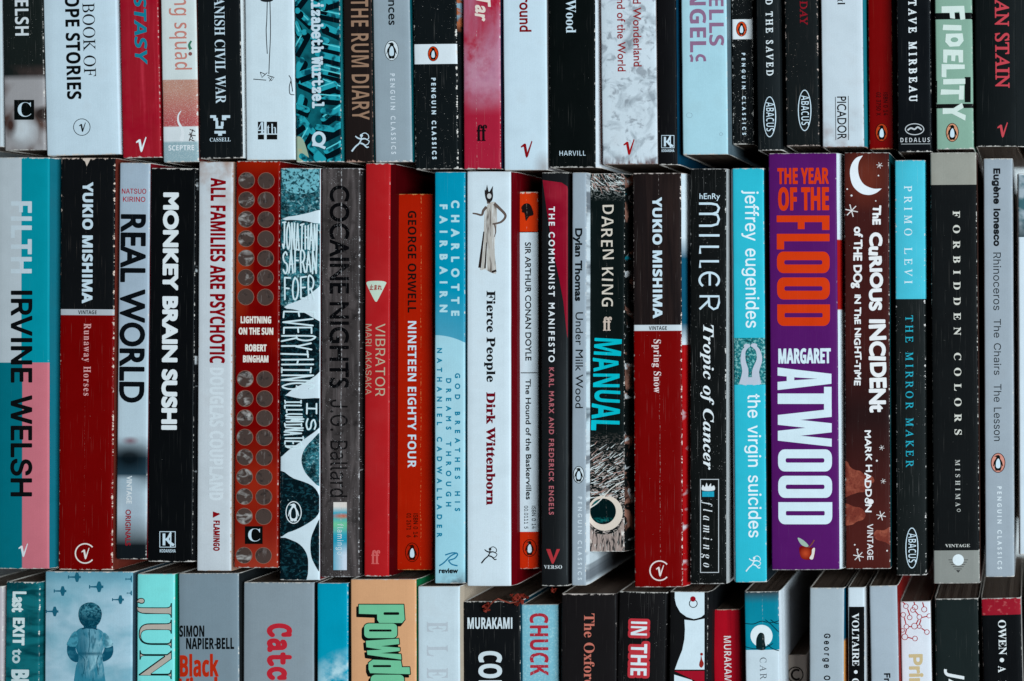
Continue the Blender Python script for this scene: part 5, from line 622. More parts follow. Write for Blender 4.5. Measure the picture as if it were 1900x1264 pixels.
(109,97,602,46,229,-12,-66,10,-52,31,-33,46,-11,59,7,48,19,39,33,33,71,31,96,11,57,-4,59,-11,0,3,-12,61,-37,37,-61,12,-41,-5,-45,-15,-38,-15,-23,-6,-12,3,-11,8,-7,12,-3,15,13,28,40,23,59,16,70,5,82,-10,57,-32,33,-54,11,-77,0,-221,25,0,27,-1,18,-5,10,-10,3,-18,-10,-26,-29,-9,-77,0,-22,8,-12,24,-5,30,-57,-41,-61,-25,17,241,63,41,4,40,11,35,17,28,22,18,23,6,23,0,53,-52,13,-51,4,-69,-6,-50,-20,-32,-30,-10,-38,7,-29,20,-25,30,-17),
(109,98,602,40,334,-9,-62,8,-51,24,-39,41,0,-39,-5,-19,-15,-6,-89,0,-29,9,-10,26,3,17,11,10,17,5,26,2,10,0,0,500,-35,2,-19,6,-9,11,-4,16,10,26,29,9,74,0,21,-5,7,-15,0,-238,42,39,54,23,65,8,62,-8,56,-23,46,-36,35,-47,23,-55,7,-61,-8,-61,-23,-55,-36,-48,-47,-35,-55,-23,22,327,68,62,11,49,33,32,49,11,63,-5,42,-14,38,-24,31,-31,25,-37,15,-43,5,-42,-5,-38,-15,-31,-25,-23,-31,-15,-38,-5,-42,5,-42,14,-37,23,-32,31,-24,37,-16),
(109,101,602,45,296,-12,-69,7,-60,23,-50,35,-36,48,-22,58,-8,68,8,66,24,57,38,47,52,36,62,23,71,7,66,-7,58,-21,47,-34,37,-43,23,-52,8,-57,-5,-27,-13,-13,-22,-4,-29,-2,-340,0,14,-63,34,-45,51,-29,68,-9,36,3,36,8,36,13,39,18,34,14,25,5,13,-2,11,-7,8,-10,2,-13,-6,-18,-17,-17,-27,-17,-33,-15,-39,-13,-42,-10,-42,-6,9,138,267,318,0,-16,53,-32,41,-47,26,-55,9,-59,-8,-50,-25,-37,-41),
(109,116,602,49,338,-9,-67,8,-51,25,-37,40,-13,43,-5,70,0,178,-82,0,-29,9,-10,25,4,19,12,11,21,4,30,1,54,0,0,126,10,31,28,10,21,-4,12,-11,4,-21,2,-32,0,-99,192,0,35,-9,11,-26,-10,-25,-31,-9,-198,0,0,-163,2,-47,8,-34,12,-24,17,-14,23,-8,30,-3,50,7,55,19,49,20,29,6,13,-3,11,-7,8,-12,2,-13,-6,-17,-16,-16,-26,-15,-31,-13,-71,-20),
(109,104,602,63,89,0,-29,9,-10,26,3,17,11,10,17,5,26,2,10,0,0,500,-35,2,-19,6,-10,11,-3,16,10,26,29,9,74,0,21,-5,7,-15,0,-222,47,37,48,22,48,7,64,-11,51,-33,34,-55,11,-75,0,-220,21,0,35,-8,11,-26,-10,-26,-29,-9,-130,0,-19,2,-11,6,-7,10,-2,17,3,17,8,10,15,5,22,2,19,0,0,202,-7,52,-20,36,-33,22,-43,7,-32,-4,-30,-11,-26,-18,-21,-23,-13,-29,-5,-32,0,-202,21,0,22,-2,15,-5,7,-10,3,-17,-2,-17,-6,-11,-12,-5,-19,-2),
(109,117,602,52,264,-10,-58,7,-45,21,-32,34,-20,48,-6,62,0,220,-22,0,-34,9,-11,26,10,25,29,9,74,0,15,-1,8,-5,4,-9,1,-17,0,-239,7,-52,20,-37,34,-22,49,-7,34,4,31,11,26,18,21,24,13,29,4,32,0,202,-67,0,-27,9,-9,26,10,25,29,9,104,0,19,-3,10,-8,4,-14,1,-22,0,-335,22,0,34,-8,11,-26,-10,-26,-29,-9,-74,0,-21,5,-7,15,0,33,-37,-27,-36,-19,-37,-13),
(109,114,602,42,93,0,-30,9,-10,26,10,26,31,8,86,0,0,313,-58,0,-34,9,-12,26,10,25,29,9,111,0,20,-5,7,-15,0,-83,63,64,69,38,73,13,41,-4,31,-14,19,-20,6,-25,-3,-17,-10,-15,-15,-10,-15,-4,-15,4,-22,11,-24,11,-24,4,-53,-13,-58,-37,-63,-63,0,-202,162,0,28,-8,9,-26,-2,-17,-6,-10,-13,-6,-19,-2),
(109,67,602,60,317,-15,-74,10,-67,29,-56,46,-44,61,-28,73,-9,85,9,83,28,74,44,62,57,47,67,30,75,10,64,-8,72,-24,14,18,22,6,24,-5,10,-15,3,-47,1,-103,-2,-17,-4,-12,-11,-8,-18,-2,-15,2,-13,6,-9,15,-8,33,-14,38,-28,30,-39,20,-49,7,-55,-7,-46,-21,-38,-36,-29,-48,-17,-59,-6,-69,6,-64,19,-55,29,-46,39,-34,46,-22,54,-7,79,15,76,44,16,10,13,3,15,-2,11,-8,8,-11,2,-14,-5,-16,-14,-18,-23,-19,-30,-18,-35,-16,-37,-14,-40,-9),
(109,99,602,59,295,-12,-67,8,-60,24,-50,37,-38,48,-24,57,-8,63,8,65,24,58,38,47,50,37,60,23,66,8,73,-10,81,-31,0,2,10,23,28,8,19,-3,10,-11,5,-18,1,-28,0,-91,-9,-27,-28,-9,-22,7,-17,21,-16,26,-19,24,-22,18,-26,13,-27,8,-31,2,-48,-5,-41,-16,-35,-25,-25,-32,-17,-39,-5,-44,12,-67,34,-53,53,-34,68,-11,53,7,51,22,49,37,16,11,20,3,14,-2,11,-7,7,-11,2,-14,-5,-19,-14,-20,-23,-20,-29,-19,-35,-16,-39,-14,-41,-8),
(106,27490,1000,16,188,619,0,-575,-139,0,0,-74,900,0,0,74,-372,0,0,386,328,0,0,75,-328,0,0,332,-78,0,0,-793,-234,0,0,575),
(106,12414,1000,12,500,178,1,-67,-15,-53,-38,-27,-53,-7,-80,11,-45,29,-14,41,17,42,50,30,80,11,49,-2,60,185,473,1,-75,126,-10,124,-4,57,0,4,-136,-41,5,-43,1,-79,-7,-65,-21,-47,-32,-30,-42,-10,-51,9,-52,28,-41,45,-30,62,-18,78,-6,68,8,50,21,33,31,19,39,6,41,-2,62,94,-43,81,-53,67,-55,46,71,-71,53,-99,57,-122,46,-7,154,139,8,138,15,1,75,-137,-17,-142,-10,0,12,0,128,141,10,129,13,1,73,-135,-17,-136,-10,1,61,6,67,-85,0,4,-60,0,-71,-46,0,-129,7,-127,15,1,-74,125,-11,131,-6,44,0,0,-125,0,-15,-54,0,-124,5),
(106,12428,1000,59,293,720,-5,-95,-79,-11,-65,-6,-65,-1,8,-82,196,27,-7,-99,-109,-155,-113,-149,51,-69,163,236,-1,-39,-3,-256,-3,-59,87,0,-5,61,-4,120,0,121,3,118,99,93,103,71,92,28,44,-8,27,-27,10,-47,-19,-182,-19,-191,14,-70,39,-42,58,-14,66,10,62,28,56,45,-13,86,-51,-46,-51,-27,-49,-10,-29,8,-18,23,-5,30,18,188,19,186,-6,45,-16,37,-28,28,-39,18,-50,6,-107,-28,-109,-65,-92,-76,5,58,45,70,-29,35,-6,-2,11,92,9,59,-94,3,4,-38)
)
def load_glyphs():
    out = {}
    for r in GLYPHS:
        loops = []; p = 3
        while p < len(r):
            m = r[p]; p += 1; x = y = 0; L = []
            for _ in range(m):
                x += r[p]; y += r[p + 1]; p += 2; L.append((x / 1000.0, y / 1000.0))
            loops.append(L)
        out.setdefault(chr(r[0]), {})[chr(r[1])] = (r[2] / 1000.0, loops)
    return out
FONT = load_glyphs()
FONT['n']['I'] = (0.331, [[(.09, 0), (.241, 0), (.241, .714), (.09, .714)]])
FONT['i']['I'] = (0.205, [[(.070, 0), (.135, 0), (.135, .509), (.070, .509)]])
# heavy condensed poster capitals, drawn by hand in a 1 x 1 box
def rr(x0, y0, x1, y1, r, k=5):
    o = []
    for cx_, cy_, a0 in ((x1 - r[0], y1 - r[1], 0), (x0 + r[0], y1 - r[1], 90), (x0 + r[0], y0 + r[1], 180), (x1 - r[0], y0 + r[1], 270)):
        for i in range(k + 1):
            a = math.radians(a0 + 90.0 * i / k); o.append((cx_ + r[0] * math.cos(a), cy_ + r[1] * math.sin(a)))
    return o
BLOCK = {
 'O': [rr(0, 0, 1, 1, (.36, .12)), rr(.40, .14, .60, .86, (.09, .03))],
 'D': [[(0, 0)] + [(1 - .34 + .34 * math.cos(a), .12 + .12 * math.sin(a)) for a in [math.radians(q) for q in range(-90, 1, 18)]] + [(1 - .34 + .34 * math.cos(a), .88 + .12 * math.sin(a)) for a in [math.radians(q) for q in range(0, 91, 18)]] + [(0, 1)], rr(.40, .14, .60, .86, (.06, .02))],
 'F': [[(0, 0), (.46, 0), (.46, .40), (.94, .40), (.94, .53), (.46, .53), (.46, .86), (1, .86), (1, 1), (0, 1)]],
 'L': [[(0, 0), (1, 0), (1, .14), (.48, .14), (.48, 1), (0, 1)]],
 'A': [[(0, 0), (.36, 0), (.40, .17), (.60, .17), (.64, 0), (1, 0), (.72, 1), (.28, 1)], [(.435, .31), (.565, .31), (.5, .74)]],
 'T': [[(.28, 0), (.72, 0), (.72, .86), (1, .86), (1, 1), (0, 1), (0, .86), (.28, .86)]],
 'W': [[(.16, 0), (.42, 0), (.5, .52), (.58, 0), (.84, 0), (1, 1), (.79, 1), (.71, .42), (.62, 1), (.38, 1), (.29, .42), (.21, 1), (0, 1)]],
}
def sdf_offset(loops, wt, step):
    P = [np.array(L) for L in loops if len(L) > 2]
    if not P: return []
    al = np.concatenate(P); pad = abs(wt) + 3 * step
    x0, y0 = al.min(0) - pad; x1, y1 = al.max(0) + pad
    gx = np.arange(x0, x1 + step, step); gy = np.arange(y0, y1 + step, step)
    X, Y = np.meshgrid(gx, gy); d = np.full(X.shape, 1e9); ins = np.zeros(X.shape, bool)
    for L in P:
        A = L; B = np.roll(L, -1, 0)
        for (ax, ay), (bx, by) in zip(A, B):
            dx, dy = bx - ax, by - ay; l2 = dx * dx + dy * dy
            if l2 < 1e-12: continue
            t = np.clip(((X - ax) * dx + (Y - ay) * dy) / l2, 0, 1)
            d = np.minimum(d, (X - ax - t * dx) ** 2 + (Y - ay - t * dy) ** 2)
            if ay != by:
                c = ((Y >= min(ay, by)) & (Y < max(ay, by))) & (X < ax + (Y - ay) / (by - ay) * dx); ins ^= c
    d = np.sqrt(d); d[ins] *= -1; return march(d - wt - 1e-7, x0, y0, step)
def march(F, x0, y0, h):
    ny, nx = F.shape; sgn = F < 0; seg = {}
    code = sgn[:-1, :-1] * 1 + sgn[:-1, 1:] * 2 + sgn[1:, 1:] * 4 + sgn[1:, :-1] * 8
    jj, ii = np.nonzero((code > 0) & (code < 15))
    TB = {1: [(3, 0)], 2: [(0, 1)], 3: [(3, 1)], 4: [(1, 2)], 5: [(3, 0), (1, 2)], 6: [(0, 2)], 7: [(3, 2)], 8: [(2, 3)], 9: [(2, 0)], 10: [(0, 1), (2, 3)], 11: [(2, 1)], 12: [(1, 3)], 13: [(1, 0)], 14: [(0, 3)]}
    def ek(j, i, e): return ((0, j, i), (1, j, i + 1), (0, j + 1, i), (1, j, i))[e]
    for j, i in zip(jj.tolist(), ii.tolist()):
        for a, b in TB[int(code[j, i])]: seg[ek(j, i, a)] = ek(j, i, b)
    def pt(k):
        o, j, i = k
        if o == 0:
            a, b = F[j, i], F[j, i + 1]; t = a / (a - b); return (x0 + (i + t) * h, y0 + j * h)
        a, b = F[j, i], F[j + 1, i]; t = a / (a - b); return (x0 + i * h, y0 + (j + t) * h)
    loops = []
    while seg:
        k0, k = seg.popitem(); L = [k0]
        while k != k0 and k in seg: L.append(k); k = seg.pop(k)
        Q = [pt(q) for q in L]; R = []
        for q in Q:                                   # drop near-collinear points
            R.append(q)
            while len(R) > 2:
                a, b, c = R[-3:]; ll = math.hypot(c[0] - a[0], c[1] - a[1]) + 1e-9
                if abs((c[0] - a[0]) * (b[1] - a[1]) - (c[1] - a[1]) * (b[0] - a[0])) / ll < h * 0.09 and ll < 40 * h: R.pop(-2)
                else: break
        if len(R) > 2: loops.append(R)
    return loops
GC = {}
def glyph(st, ch, sx, sy, wt, shear=0.0):
    if st == 't': shear = shear - 0.27            # upright capitals from the slanted set
    key = (st, ch, round(sx, 2), round(sy, 2), wt, shear)
    if key in GC: return GC[key]
    if st == 'B': adv, loops = 1.0, BLOCK[ch]
    else: adv, loops = FONT[st][ch]
    L = [[(x * sx + y * sy * shear, y * sy) for x, y in l] for l in loops]
    if wt and L: L = sdf_offset(L, wt, 0.45 if sy < 45 else 0.8)
    GC[key] = (adv * sx, L); return GC[key]
CAPS = {'g': None}
def caph(st, ref):
    if st == 'B': return 1.0
    d = FONT[st]; c = ('x' if 'x' in d else 'n') if ref == 'x' else ('H' if 'H' in d else 'T' if 'T' in d else 'l')
    if c not in d: c = next(iter(d))
    ys = [p[1] for l in d[c][1] for p in l]; return max(ys)
def text(bk, s, xb, xc, y0, y1, st='g', col=WH, wt=0.0, wx=None, name='title_lettering', layer=1, ref='H', horiz=False,
         shear=0.0, jit=0.0, jrot=0.0, seed=1, dx=0.0, dy=0.0, scale_over=None, art=None, gap=0.0, rough=None, a0=None):
    """vertical: baseline at xb, cap line at xc, runs down from y0 to y1. horizontal: runs xb..xc, cap line y0, baseline y1"""
    if horiz: hgt, run = y1 - y0, xc - xb
    else: hgt, run = abs(xc - xb), y1 - y0
    sy = (hgt - 2 * wt) / caph(st, ref)
    sgn = 1 if horiz or xc > xb else -1
    sp = 0.28 if st != 'B' else 0.3
    def adv(c): return (sp if c == ' ' else (1.0 if st == 'B' else FONT[st][c][0]))
    nat = sum(adv(c) for c in s)
    k = len(s)
    if a0:                                        # (index, position): that letter starts there, the line still ends at y1
        part = sum(adv(c) for c in s[a0[0]:]); run = nat * (y1 - a0[1] - wt) / part; y0 = y1 - run
    if wx is None:
        sx = (run - 2 * wt - gap * (k - 1)) / (nat); tr = gap
    else:
        sx = sy * wx; tr = (run - nat * sx) / max(1, k - 1)
    if st == 'B': tr = gap
    rn = random.Random(seed); shapes = []; pen = wt
    if horiz: org = uv(bk, (xb, y1 - wt))
    else: org = uv(bk, (xb + (wt if sgn > 0 else -wt), y0))
    for c in s:
        if c == ' ': pen += sp * sx + tr; continue
        a, loops = glyph(st, c, sx, sy, wt if scale_over is None else scale_over, shear)
        j1, j2, jr, js = rn.uniform(-jit, jit), rn.uniform(-jit, jit), rn.uniform(-jrot, jrot), 1 + rn.uniform(-jit, jit) * 0.03
        ca, sa = math.cos(jr), math.sin(jr)
        if loops:
            sh = []
            for L in loops:
                Q = []
                for x, y in L:
                    x_, y_ = (x - a / 2) * js, (y - hgt / 2) * js
                    x, y = x_ * ca - y_ * sa + a / 2 + j1 * 0.5, x_ * sa + y_ * ca + hgt / 2 + j2
                    if horiz: Q.append((org[0] + pen + x + dx, org[1] - y + dy))
                    else: Q.append((org[0] + sgn * y + dx, org[1] + sgn * 0 + (pen + x) + dy))
                sh.append(Q)
            shapes.append(sh)
        pen += a + tr
    return ink(bk, shapes, col, name, layer, local=True, art=art, rough=rough)

# ------------------------------------------------------------------ small drawing tools (plan units)
def disc(x, y, r, ry=None, n=22, a0=0.0, ang=0.0):
    ry = r if ry is None else ry; ca, sa = math.cos(ang), math.sin(ang)
    o = []
    for i in range(n):
        a = a0 + 2 * math.pi * i / n; p, q = r * math.cos(a), ry * math.sin(a); o.append((x + p * ca - q * sa, y + p * sa + q * ca))
    return o
def ring(x, y, r, ry, w, n=26): return [disc(x, y, r, ry, n), disc(x, y, r - w, ry - w, n)]
def rect(x0, y0, x1, y1): return [(x0, y0), (x1, y0), (x1, y1), (x0, y1)]
def frame(x0, y0, x1, y1, w): return [rect(x0, y0, x1, y1), rect(x0 + w, y0 + w, x1 - w, y1 - w)]
def curve(pts, n=5):
    o = []; m = len(pts)
    for i in range(m - 1):
        p0, p1, p2, p3 = pts[max(0, i - 1)], pts[i], pts[i + 1], pts[min(m - 1, i + 2)]
        for k in range(n):
            t = k / n; o.append(tuple(0.5 * (2 * p1[q] + (p2[q] - p0[q]) * t + (2 * p0[q] - 5 * p1[q] + 4 * p2[q] - p3[q]) * t * t + (3 * p1[q] - p0[q] - 3 * p2[q] + p3[q]) * t ** 3) for q in (0, 1)))
    return o + [pts[-1]]
def blob(pts, n=4):
    m = len(pts); o = []
    for i in range(m):
        p0, p1, p2, p3 = pts[i - 1], pts[i], pts[(i + 1) % m], pts[(i + 2) % m]
        for k in range(n):
            t = k / n; o.append(tuple(0.5 * (2 * p1[q] + (p2[q] - p0[q]) * t + (2 * p0[q] - 5 * p1[q] + 4 * p2[q] - p3[q]) * t * t + (3 * p1[q] - p0[q] - 3 * p2[q] + p3[q]) * t ** 3) for q in (0, 1)))
    return o
def stroke(pts, w, w2=None):
    w2 = w if w2 is None else w2; l, r = [], []; m = len(pts)
    for i, p in enumerate(pts):
        a = pts[max(0, i - 1)]; b = pts[min(m - 1, i + 1)]; dx, dy = b[0] - a[0], b[1] - a[1]; q = math.hypot(dx, dy) or 1
        ww = (w + (w2 - w) * i / max(1, m - 1)) / 2
        l.append((p[0] - dy / q * ww, p[1] + dx / q * ww)); r.append((p[0] + dy / q * ww, p[1] - dx / q * ww))
    return l + r[::-1]
def lines(pl, w): return [[stroke(p, w)] for p in pl]

def vmark(bk, x, y, k=1.0, col=WH, name='publisher_mark'):
    p = [(-10, -5), (-4, -10), (-1, -9.5), (1.2, 3), (1.2, 6), (9, -15), (10.5, -13.5), (2.6, 13), (0, 15.5), (-1.8, 12), (-5, -4.5), (-9.5, -2.5)]
    ink(bk, [[[(x + a * k, y + b * k) for a, b in p]]], col, name, 2)
def cmark(bk, x, y, k=1.0, col=WH):
    a = [math.radians(q) for q in range(40, 321, 14)]
    ink(bk, [[stroke([(x + 18 * k * math.cos(q), y + 18 * k * math.sin(q)) for q in a], 2.4 * k)]], col, 'publisher_ring', 2)
    vmark(bk, x + 0.5, y, 0.72 * k, col)
def penguin(bk, x, y, w, h, rim=None, fill=None, rimw=1.4, body=BK, belly=WH):
    if fill: ink(bk, [[disc(x, y, w / 2, h / 2, 30)]], fill, 'logo_oval', 2)
    if rim: ink(bk, [ring(x, y, w / 2, h / 2, rimw)], rim, 'logo_rim', 3)
    k = h / 40.0
    def P(l): return [(x + a * k, y + b * k) for a, b in l]
    b_ = [(-3, -15), (1, -16), (4, -13), (4, -9), (8, -2), (10, 6), (9, 7), (7, 3), (7, 9), (5, 14), (7, 15), (1, 16), (0, 14), (-1, 16), (-7, 15), (-5, 14), (-7, 9), (-7, 2), (-9, 7), (-10, 6), (-8, -3), (-4, -9), (-3, -12), (-8, -13)]
    ink(bk, [[P(b_)]], body, 'logo_bird', 4)
    ink(bk, [[blob(P([(0.5, -9), (3.5, -4), (4.6, 4), (3.8, 9), (0, 11), (-3.8, 9), (-4.6, 4), (-3.5, -4)]), 2)]], belly, 'logo_bird_belly', 5)
def runner(bk, x, y, k=1.0, col=WH):
    ls = [[(-16, 18), (-13, 14), (-8, 8), (-2, 3), (1, -2), (3, -7), (2, -11)], [(1, 2), (7, 4), (13, 10), (17, 9)], [(3, -6), (-4, -8), (-9, -12)], [(3, -6), (9, -7), (14, -5)]]
    sh = [[stroke([(x + a * k, y + b * k) for a, b in curve(l, 3)], 3.2 * k, 2.0 * k)] for l in ls]
    sh.append([disc(x + 3 * k, y - 13 * k, 3 * k, 3 * k, 10)])
    arc = curve([(4, -16), (10, -18), (16, -14), (17, -8), (14, -5), (18, -2), (15, 4), (9, 6)], 4)
    sh.append([stroke([(x + a * k, y + b * k) for a, b in arc], 1.6 * k)])
    ink(bk, sh, col, 'publisher_mark', 2)
def faber(bk, x, y, k=1.0, col=BK):
    text(bk, 'ff', x - 9 * k, x + 9 * k, y - 15 * k, y + 15 * k, 's', col, horiz=True, name='publisher_mark', ref='H', wt=0.3)
def kmark(bk, x, y, k=1.0, col=WH):
    a = 15 * k
    ink(bk, [frame(x - a, y - a, x + a, y + a, 1.3 * k)], col, 'logo_frame', 2)
    sh = [[rect(x - 9 * k, y - 11 * k, x - 4 * k, y + 11 * k)], [stroke([(x + 6 * k, y - 12 * k), (x + 1 * k, y - 2 * k), (x - 4 * k, y + 1 * k)], 4 * k)], [stroke([(x - 1 * k, y - 1 * k), (x + 4 * k, y + 6 * k), (x + 12 * k, y + 11 * k)], 5 * k)],
          [stroke([(x + 6 * k, y - 14 * k), (x + 6 * k, y + 14 * k)], 2.4 * k)]]
    ink(bk, sh, col, 'publisher_mark', 3)
    text(bk, 'KODANSHA', x - a, x + a, y + a + 3 * k, y + a + 9 * k, 'n', col, horiz=True, name='publisher_name')
def cbox(bk, x, y, a):
    ink(bk, [[rect(x - a / 2, y - a / 2, x + a / 2, y + a / 2)]], BK, 'logo_square', 2)
    text(bk, 'C', x - a * .36, x + a * .40, y - a * .36, y + a * .34, 's', WH, horiz=True, wt=-0.3, name='publisher_mark', layer=3)
def abacus(bk, x, y, w, h):
    ink(bk, [ring(x, y, w / 2, h / 2, 1.7)], WH, 'logo_oval', 2)
    text(bk, 'ABACUS', x - 6.5, x + 7.5, y - h * .36, y + h * .36, 'n', WH, wt=-0.3, name='publisher_name')

SKEL = {'J': [[(.2, 1), (.9, 1)], [(.6, 1), (.6, .2), (.35, 0), (.1, .15)]], 'O': [[(.5, 1), (.15, .8), (.05, .4), (.3, .02), (.7, .05), (.95, .45), (.85, .85), (.5, 1)]], 'N': [[(.05, 0), (.1, 1), (.85, 0), (.9, 1)]],
 'A': [[(0, 0), (.5, 1), (.95, 0)], [(.15, .38), (.85, .36)]], 'T': [[(0, .97), (1, 1)], [(.5, 1), (.45, 0)]], 'H': [[(.1, 1), (.08, 0)], [(.9, 1), (.92, 0)], [(.08, .52), (.92, .48)]],
 'S': [[(.9, .85), (.55, 1), (.12, .8), (.3, .55), (.8, .42), (.9, .15), (.5, 0), (.05, .15)]], 'F': [[(.1, 0), (.12, 1), (.95, .97)], [(.12, .52), (.75, .5)]], 'R': [[(.1, 0), (.1, 1), (.7, .98), (.9, .75), (.6, .5), (.1, .48)], [(.45, .5), (.95, 0)]],
 'E': [[(.95, 1), (.1, .98), (.1, .02), (.95, 0)], [(.1, .5), (.8, .52)]], 'V': [[(0, 1), (.5, 0), (1, 1)]], 'Y': [[(0, 1), (.5, .5), (1, 1)], [(.5, .5), (.48, 0)]], 'I': [[(.5, 1), (.5, 0)], [(.1, 1), (.9, 1)], [(.1, 0), (.9, 0)]],
 'G': [[(.9, .85), (.5, 1), (.1, .7), (.1, .3), (.5, 0), (.9, .2), (.9, .48), (.5, .46)]], 'L': [[(.15, 1), (.12, 0), (.95, .03)]], 'U': [[(.05, 1), (.1, .2), (.5, 0), (.9, .2), (.95, 1)]], 'M': [[(0, 0), (.15, 1), (.5, .3), (.85, 1), (1, 0)]], 'D': [[(.1, 0), (.1, 1), (.6, .9), (.92, .5), (.6, .1), (.1, 0)]]}
def handtext(bk, s, x0, x1, y0, y1, w, col, horiz=True, layer=3, seed=1, name='author_lettering', gap=.22, skew=0.0):
    """thin uneven hand lettering inside a box; vertical lines read downwards with letter tops to the right"""
    rn = random.Random(seed); n = len(s); shp = []
    run, hgt = (x1 - x0, y1 - y0) if horiz else (y1 - y0, x1 - x0)
    pitch = run / n
    for i, c in enumerate(s):
        jy, jh = rn.uniform(-.06, .06), rn.uniform(.9, 1.05)
        for ln in SKEL[c]:
            q = []
            for a, b_ in ln:
                a = (i + gap / 2 + a * (1 - gap)) * pitch + rn.uniform(-.6, .6); b_ = (b_ * jh + jy + skew * i / n) * hgt + rn.uniform(-.6, .6)
                q.append((x0 + a, y1 - b_) if horiz else (x0 + b_, y0 + a))
            if len(q) >= 5: q = curve(q, 3)
            for (ax, ay), (bx, by) in zip(q, q[1:]): shp.append([stroke([(ax, ay), (bx, by)], w)])
            shp += [[disc(ax, ay, w / 2, n=8)] for ax, ay in q]
    ink(bk, shp, col, name, layer)
# ================================================================== the place
def floor():
    bm = bmesh.new(); n = 90; L = 2.6; vs = []
    from mathutils import noise
    for j in range(n + 1):
        for i in range(n + 1):
            x, y = (i / n - .5) * L, (j / n - .5) * L
            z = 0.0015 * noise.noise(Vector((x * 6, y * 5, 0))) + 0.001 * noise.noise(Vector((x * 15, y * 21, 3)))
            vs.append(bm.verts.new((x, y, z - 0.003)))
    for j in range(n):
        for i in range(n):
            a = j * (n + 1) + i; f = bm.faces.new((vs[a], vs[a + 1], vs[a + n + 2], vs[a + n + 1])); f.smooth = True
    me = bpy.data.meshes.new('floor'); bm.to_mesh(me); bm.free()
    mt, N, b = plain('white_painted_boards', C((222, 230, 234)), 0.6)
    tc = N.n('ShaderNodeTexCoord'); nz = N.noise(tc.outputs['Object'], 22.0, 3.0)
    N.put(b.inputs['Base Color'], N.mix(N.ramp(nz, .35, .8), C((225, 232, 236)), C((176, 180, 182))))
    o = link('floor', me, None, [mt]); o['kind'] = 'structure'
floor()

# ------------------------------------------------------------------ TOP ROW
def top(x0a, x1a, x0b, x1b, yb, color, label, **k):
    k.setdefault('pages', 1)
    return book(x0a, x1a, 0, x0b, x1b, yb, yb - k.pop('hgt', 770), yb, color, label, **k)
W2 = (196, 212, 220)
b = top(-62, 1, -62, 5, 273, (178, 190, 196), 'pale grey paperback mostly cut off by the left edge of the photo, top row', end=1)
b = top(3, 79, 9, 82, 279, (28, 34, 33), 'black paperback with white capitals and blurred pale photo at its foot, top row', rf=3, spk=1.0,
        art=[((72, 60, 58), ('*', ('y', 118, 142), ('n', .02, .35, .6))), ((150, 150, 152), ('y', 138, 150)), ((88, 70, 64), ('*', ('n', .02, .46, .66, 1.3, 1, 1, .3), ('y', 140, 150))),
             ((185, 195, 200), ('*', ('e', 36, 240, 20, 26, .6), ('y', 140, 150))), ((50, 42, 40), ('*', ('e', 76, 212, 18, 12, .35), ('y', 140, 150))), ((66, 48, 44), ('*', ('e', 14, 232, 9, 16, .6), ('y', 140, 150)))])
text(b, 'WELSH', 27, 52, -62, 69, 'n', (200, 210, 214), a0=(2, 14)); cbox(b, 45, 204, 37)
b = top(79, 215, 86, 222, 288, WH, 'widest white paperback with bold black capitals beside light serif capitals, top row', rf=2, spk=.2, end=2, bulge=.3)
text(b, 'BOOK OF', 153, 175, 8, 147, 't', (20, 22, 24), wt=0, name='subtitle_lettering'); text(b, 'DOPE STORIES', 119.5, 146, -84, 186, 'n', (16, 18, 20), wt=.3, a0=(5, 60))
ink(b, [ring(152, 236, 16, 16, 1.2)], (30, 40, 46), 'publisher_ring', 2); vmark(b, 153, 236, .6, (20, 24, 28))
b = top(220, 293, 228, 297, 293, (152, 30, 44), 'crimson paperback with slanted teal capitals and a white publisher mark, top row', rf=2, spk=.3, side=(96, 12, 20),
        art=[((196, 60, 78), ('*', ('n', .05, .48, .75, 2.2, .12, 4, .4), ('*', ('e', 262, 110, 22, 160, .8), ('c', .75)))), ((150, 12, 38), ('n', .02, .5, .8))])
text(b, 'ECSTASY', 247, 270, -95, 116, 'n', (24, 124, 146), shear=.2, layer=2, wt=.4, a0=(3, 12)); vmark(b, 262, 268, .95, (226, 232, 236))
b = top(297, 363, 303, 367, 301, (200, 212, 212), 'white and faded orange paperback with brownish pink lowercase letters, worn linen grain, top row', edge=1.2, end=1.5, rf=2, side=(90, 40, 36), spk=.5,
        art=[((180, 134, 118), ('y', 147, 149)), ((172, 82, 84), ('y', 165, 225)), ((204, 214, 218), ('y', 234, 236)), ((140, 168, 176), ('y', 261, 265)), ((224, 224, 220), ('*', ('n', .5, .5, .8, 1, 1, 2, 0), ('c', .5)))])
text(b, 'wrong squad', 322, 344, -90, 132, 'n', (190, 128, 118), wt=-.6, ref='x', a0=(6, 41)); text(b, 'SCEPTRE', 312, 361, 270, 279.5, 'n', (214, 224, 228), horiz=True, name='publisher_name')
ink(b, [[stroke(curve([(336, 206), (331, 214), (331, 226), (337, 238), (339, 248), (336, 262)]), 1.5, 7)]], (214, 222, 226), 'swan_neck'); ink(b, lines([[(352, 240), (362, 244)], [(350, 250), (363, 252)], [(351, 258), (361, 262)], [(352, 246), (358, 258)], [(358, 240), (351, 262)]], 1.6), (60, 50, 52), 'swan_feathers')
ink(b, [[stroke(curve([(355, 76), (351, 84), (354, 92)]), 3, 6)]], (60, 120, 96), 'leaf_drawing'); ink(b, [[disc(353, 100, 3.5)]], (130, 84, 84), 'berry_drawing')
b = top(365, 445, 371, 449, 294, (22, 26, 28), 'black paperback with white serif capitals and a white stepped square logo, top row', rf=7, side=(196, 208, 212), spk=.4, bulge=.1)
text(b, 'SPANISH CIVIL WAR', 397, 415.5, -85, 192, 's', WH, wt=-.1, a0=(8, 73)); text(b, 'CASSELL', 389, 428, 256, 263, 's', WH, horiz=True, name='publisher_name')
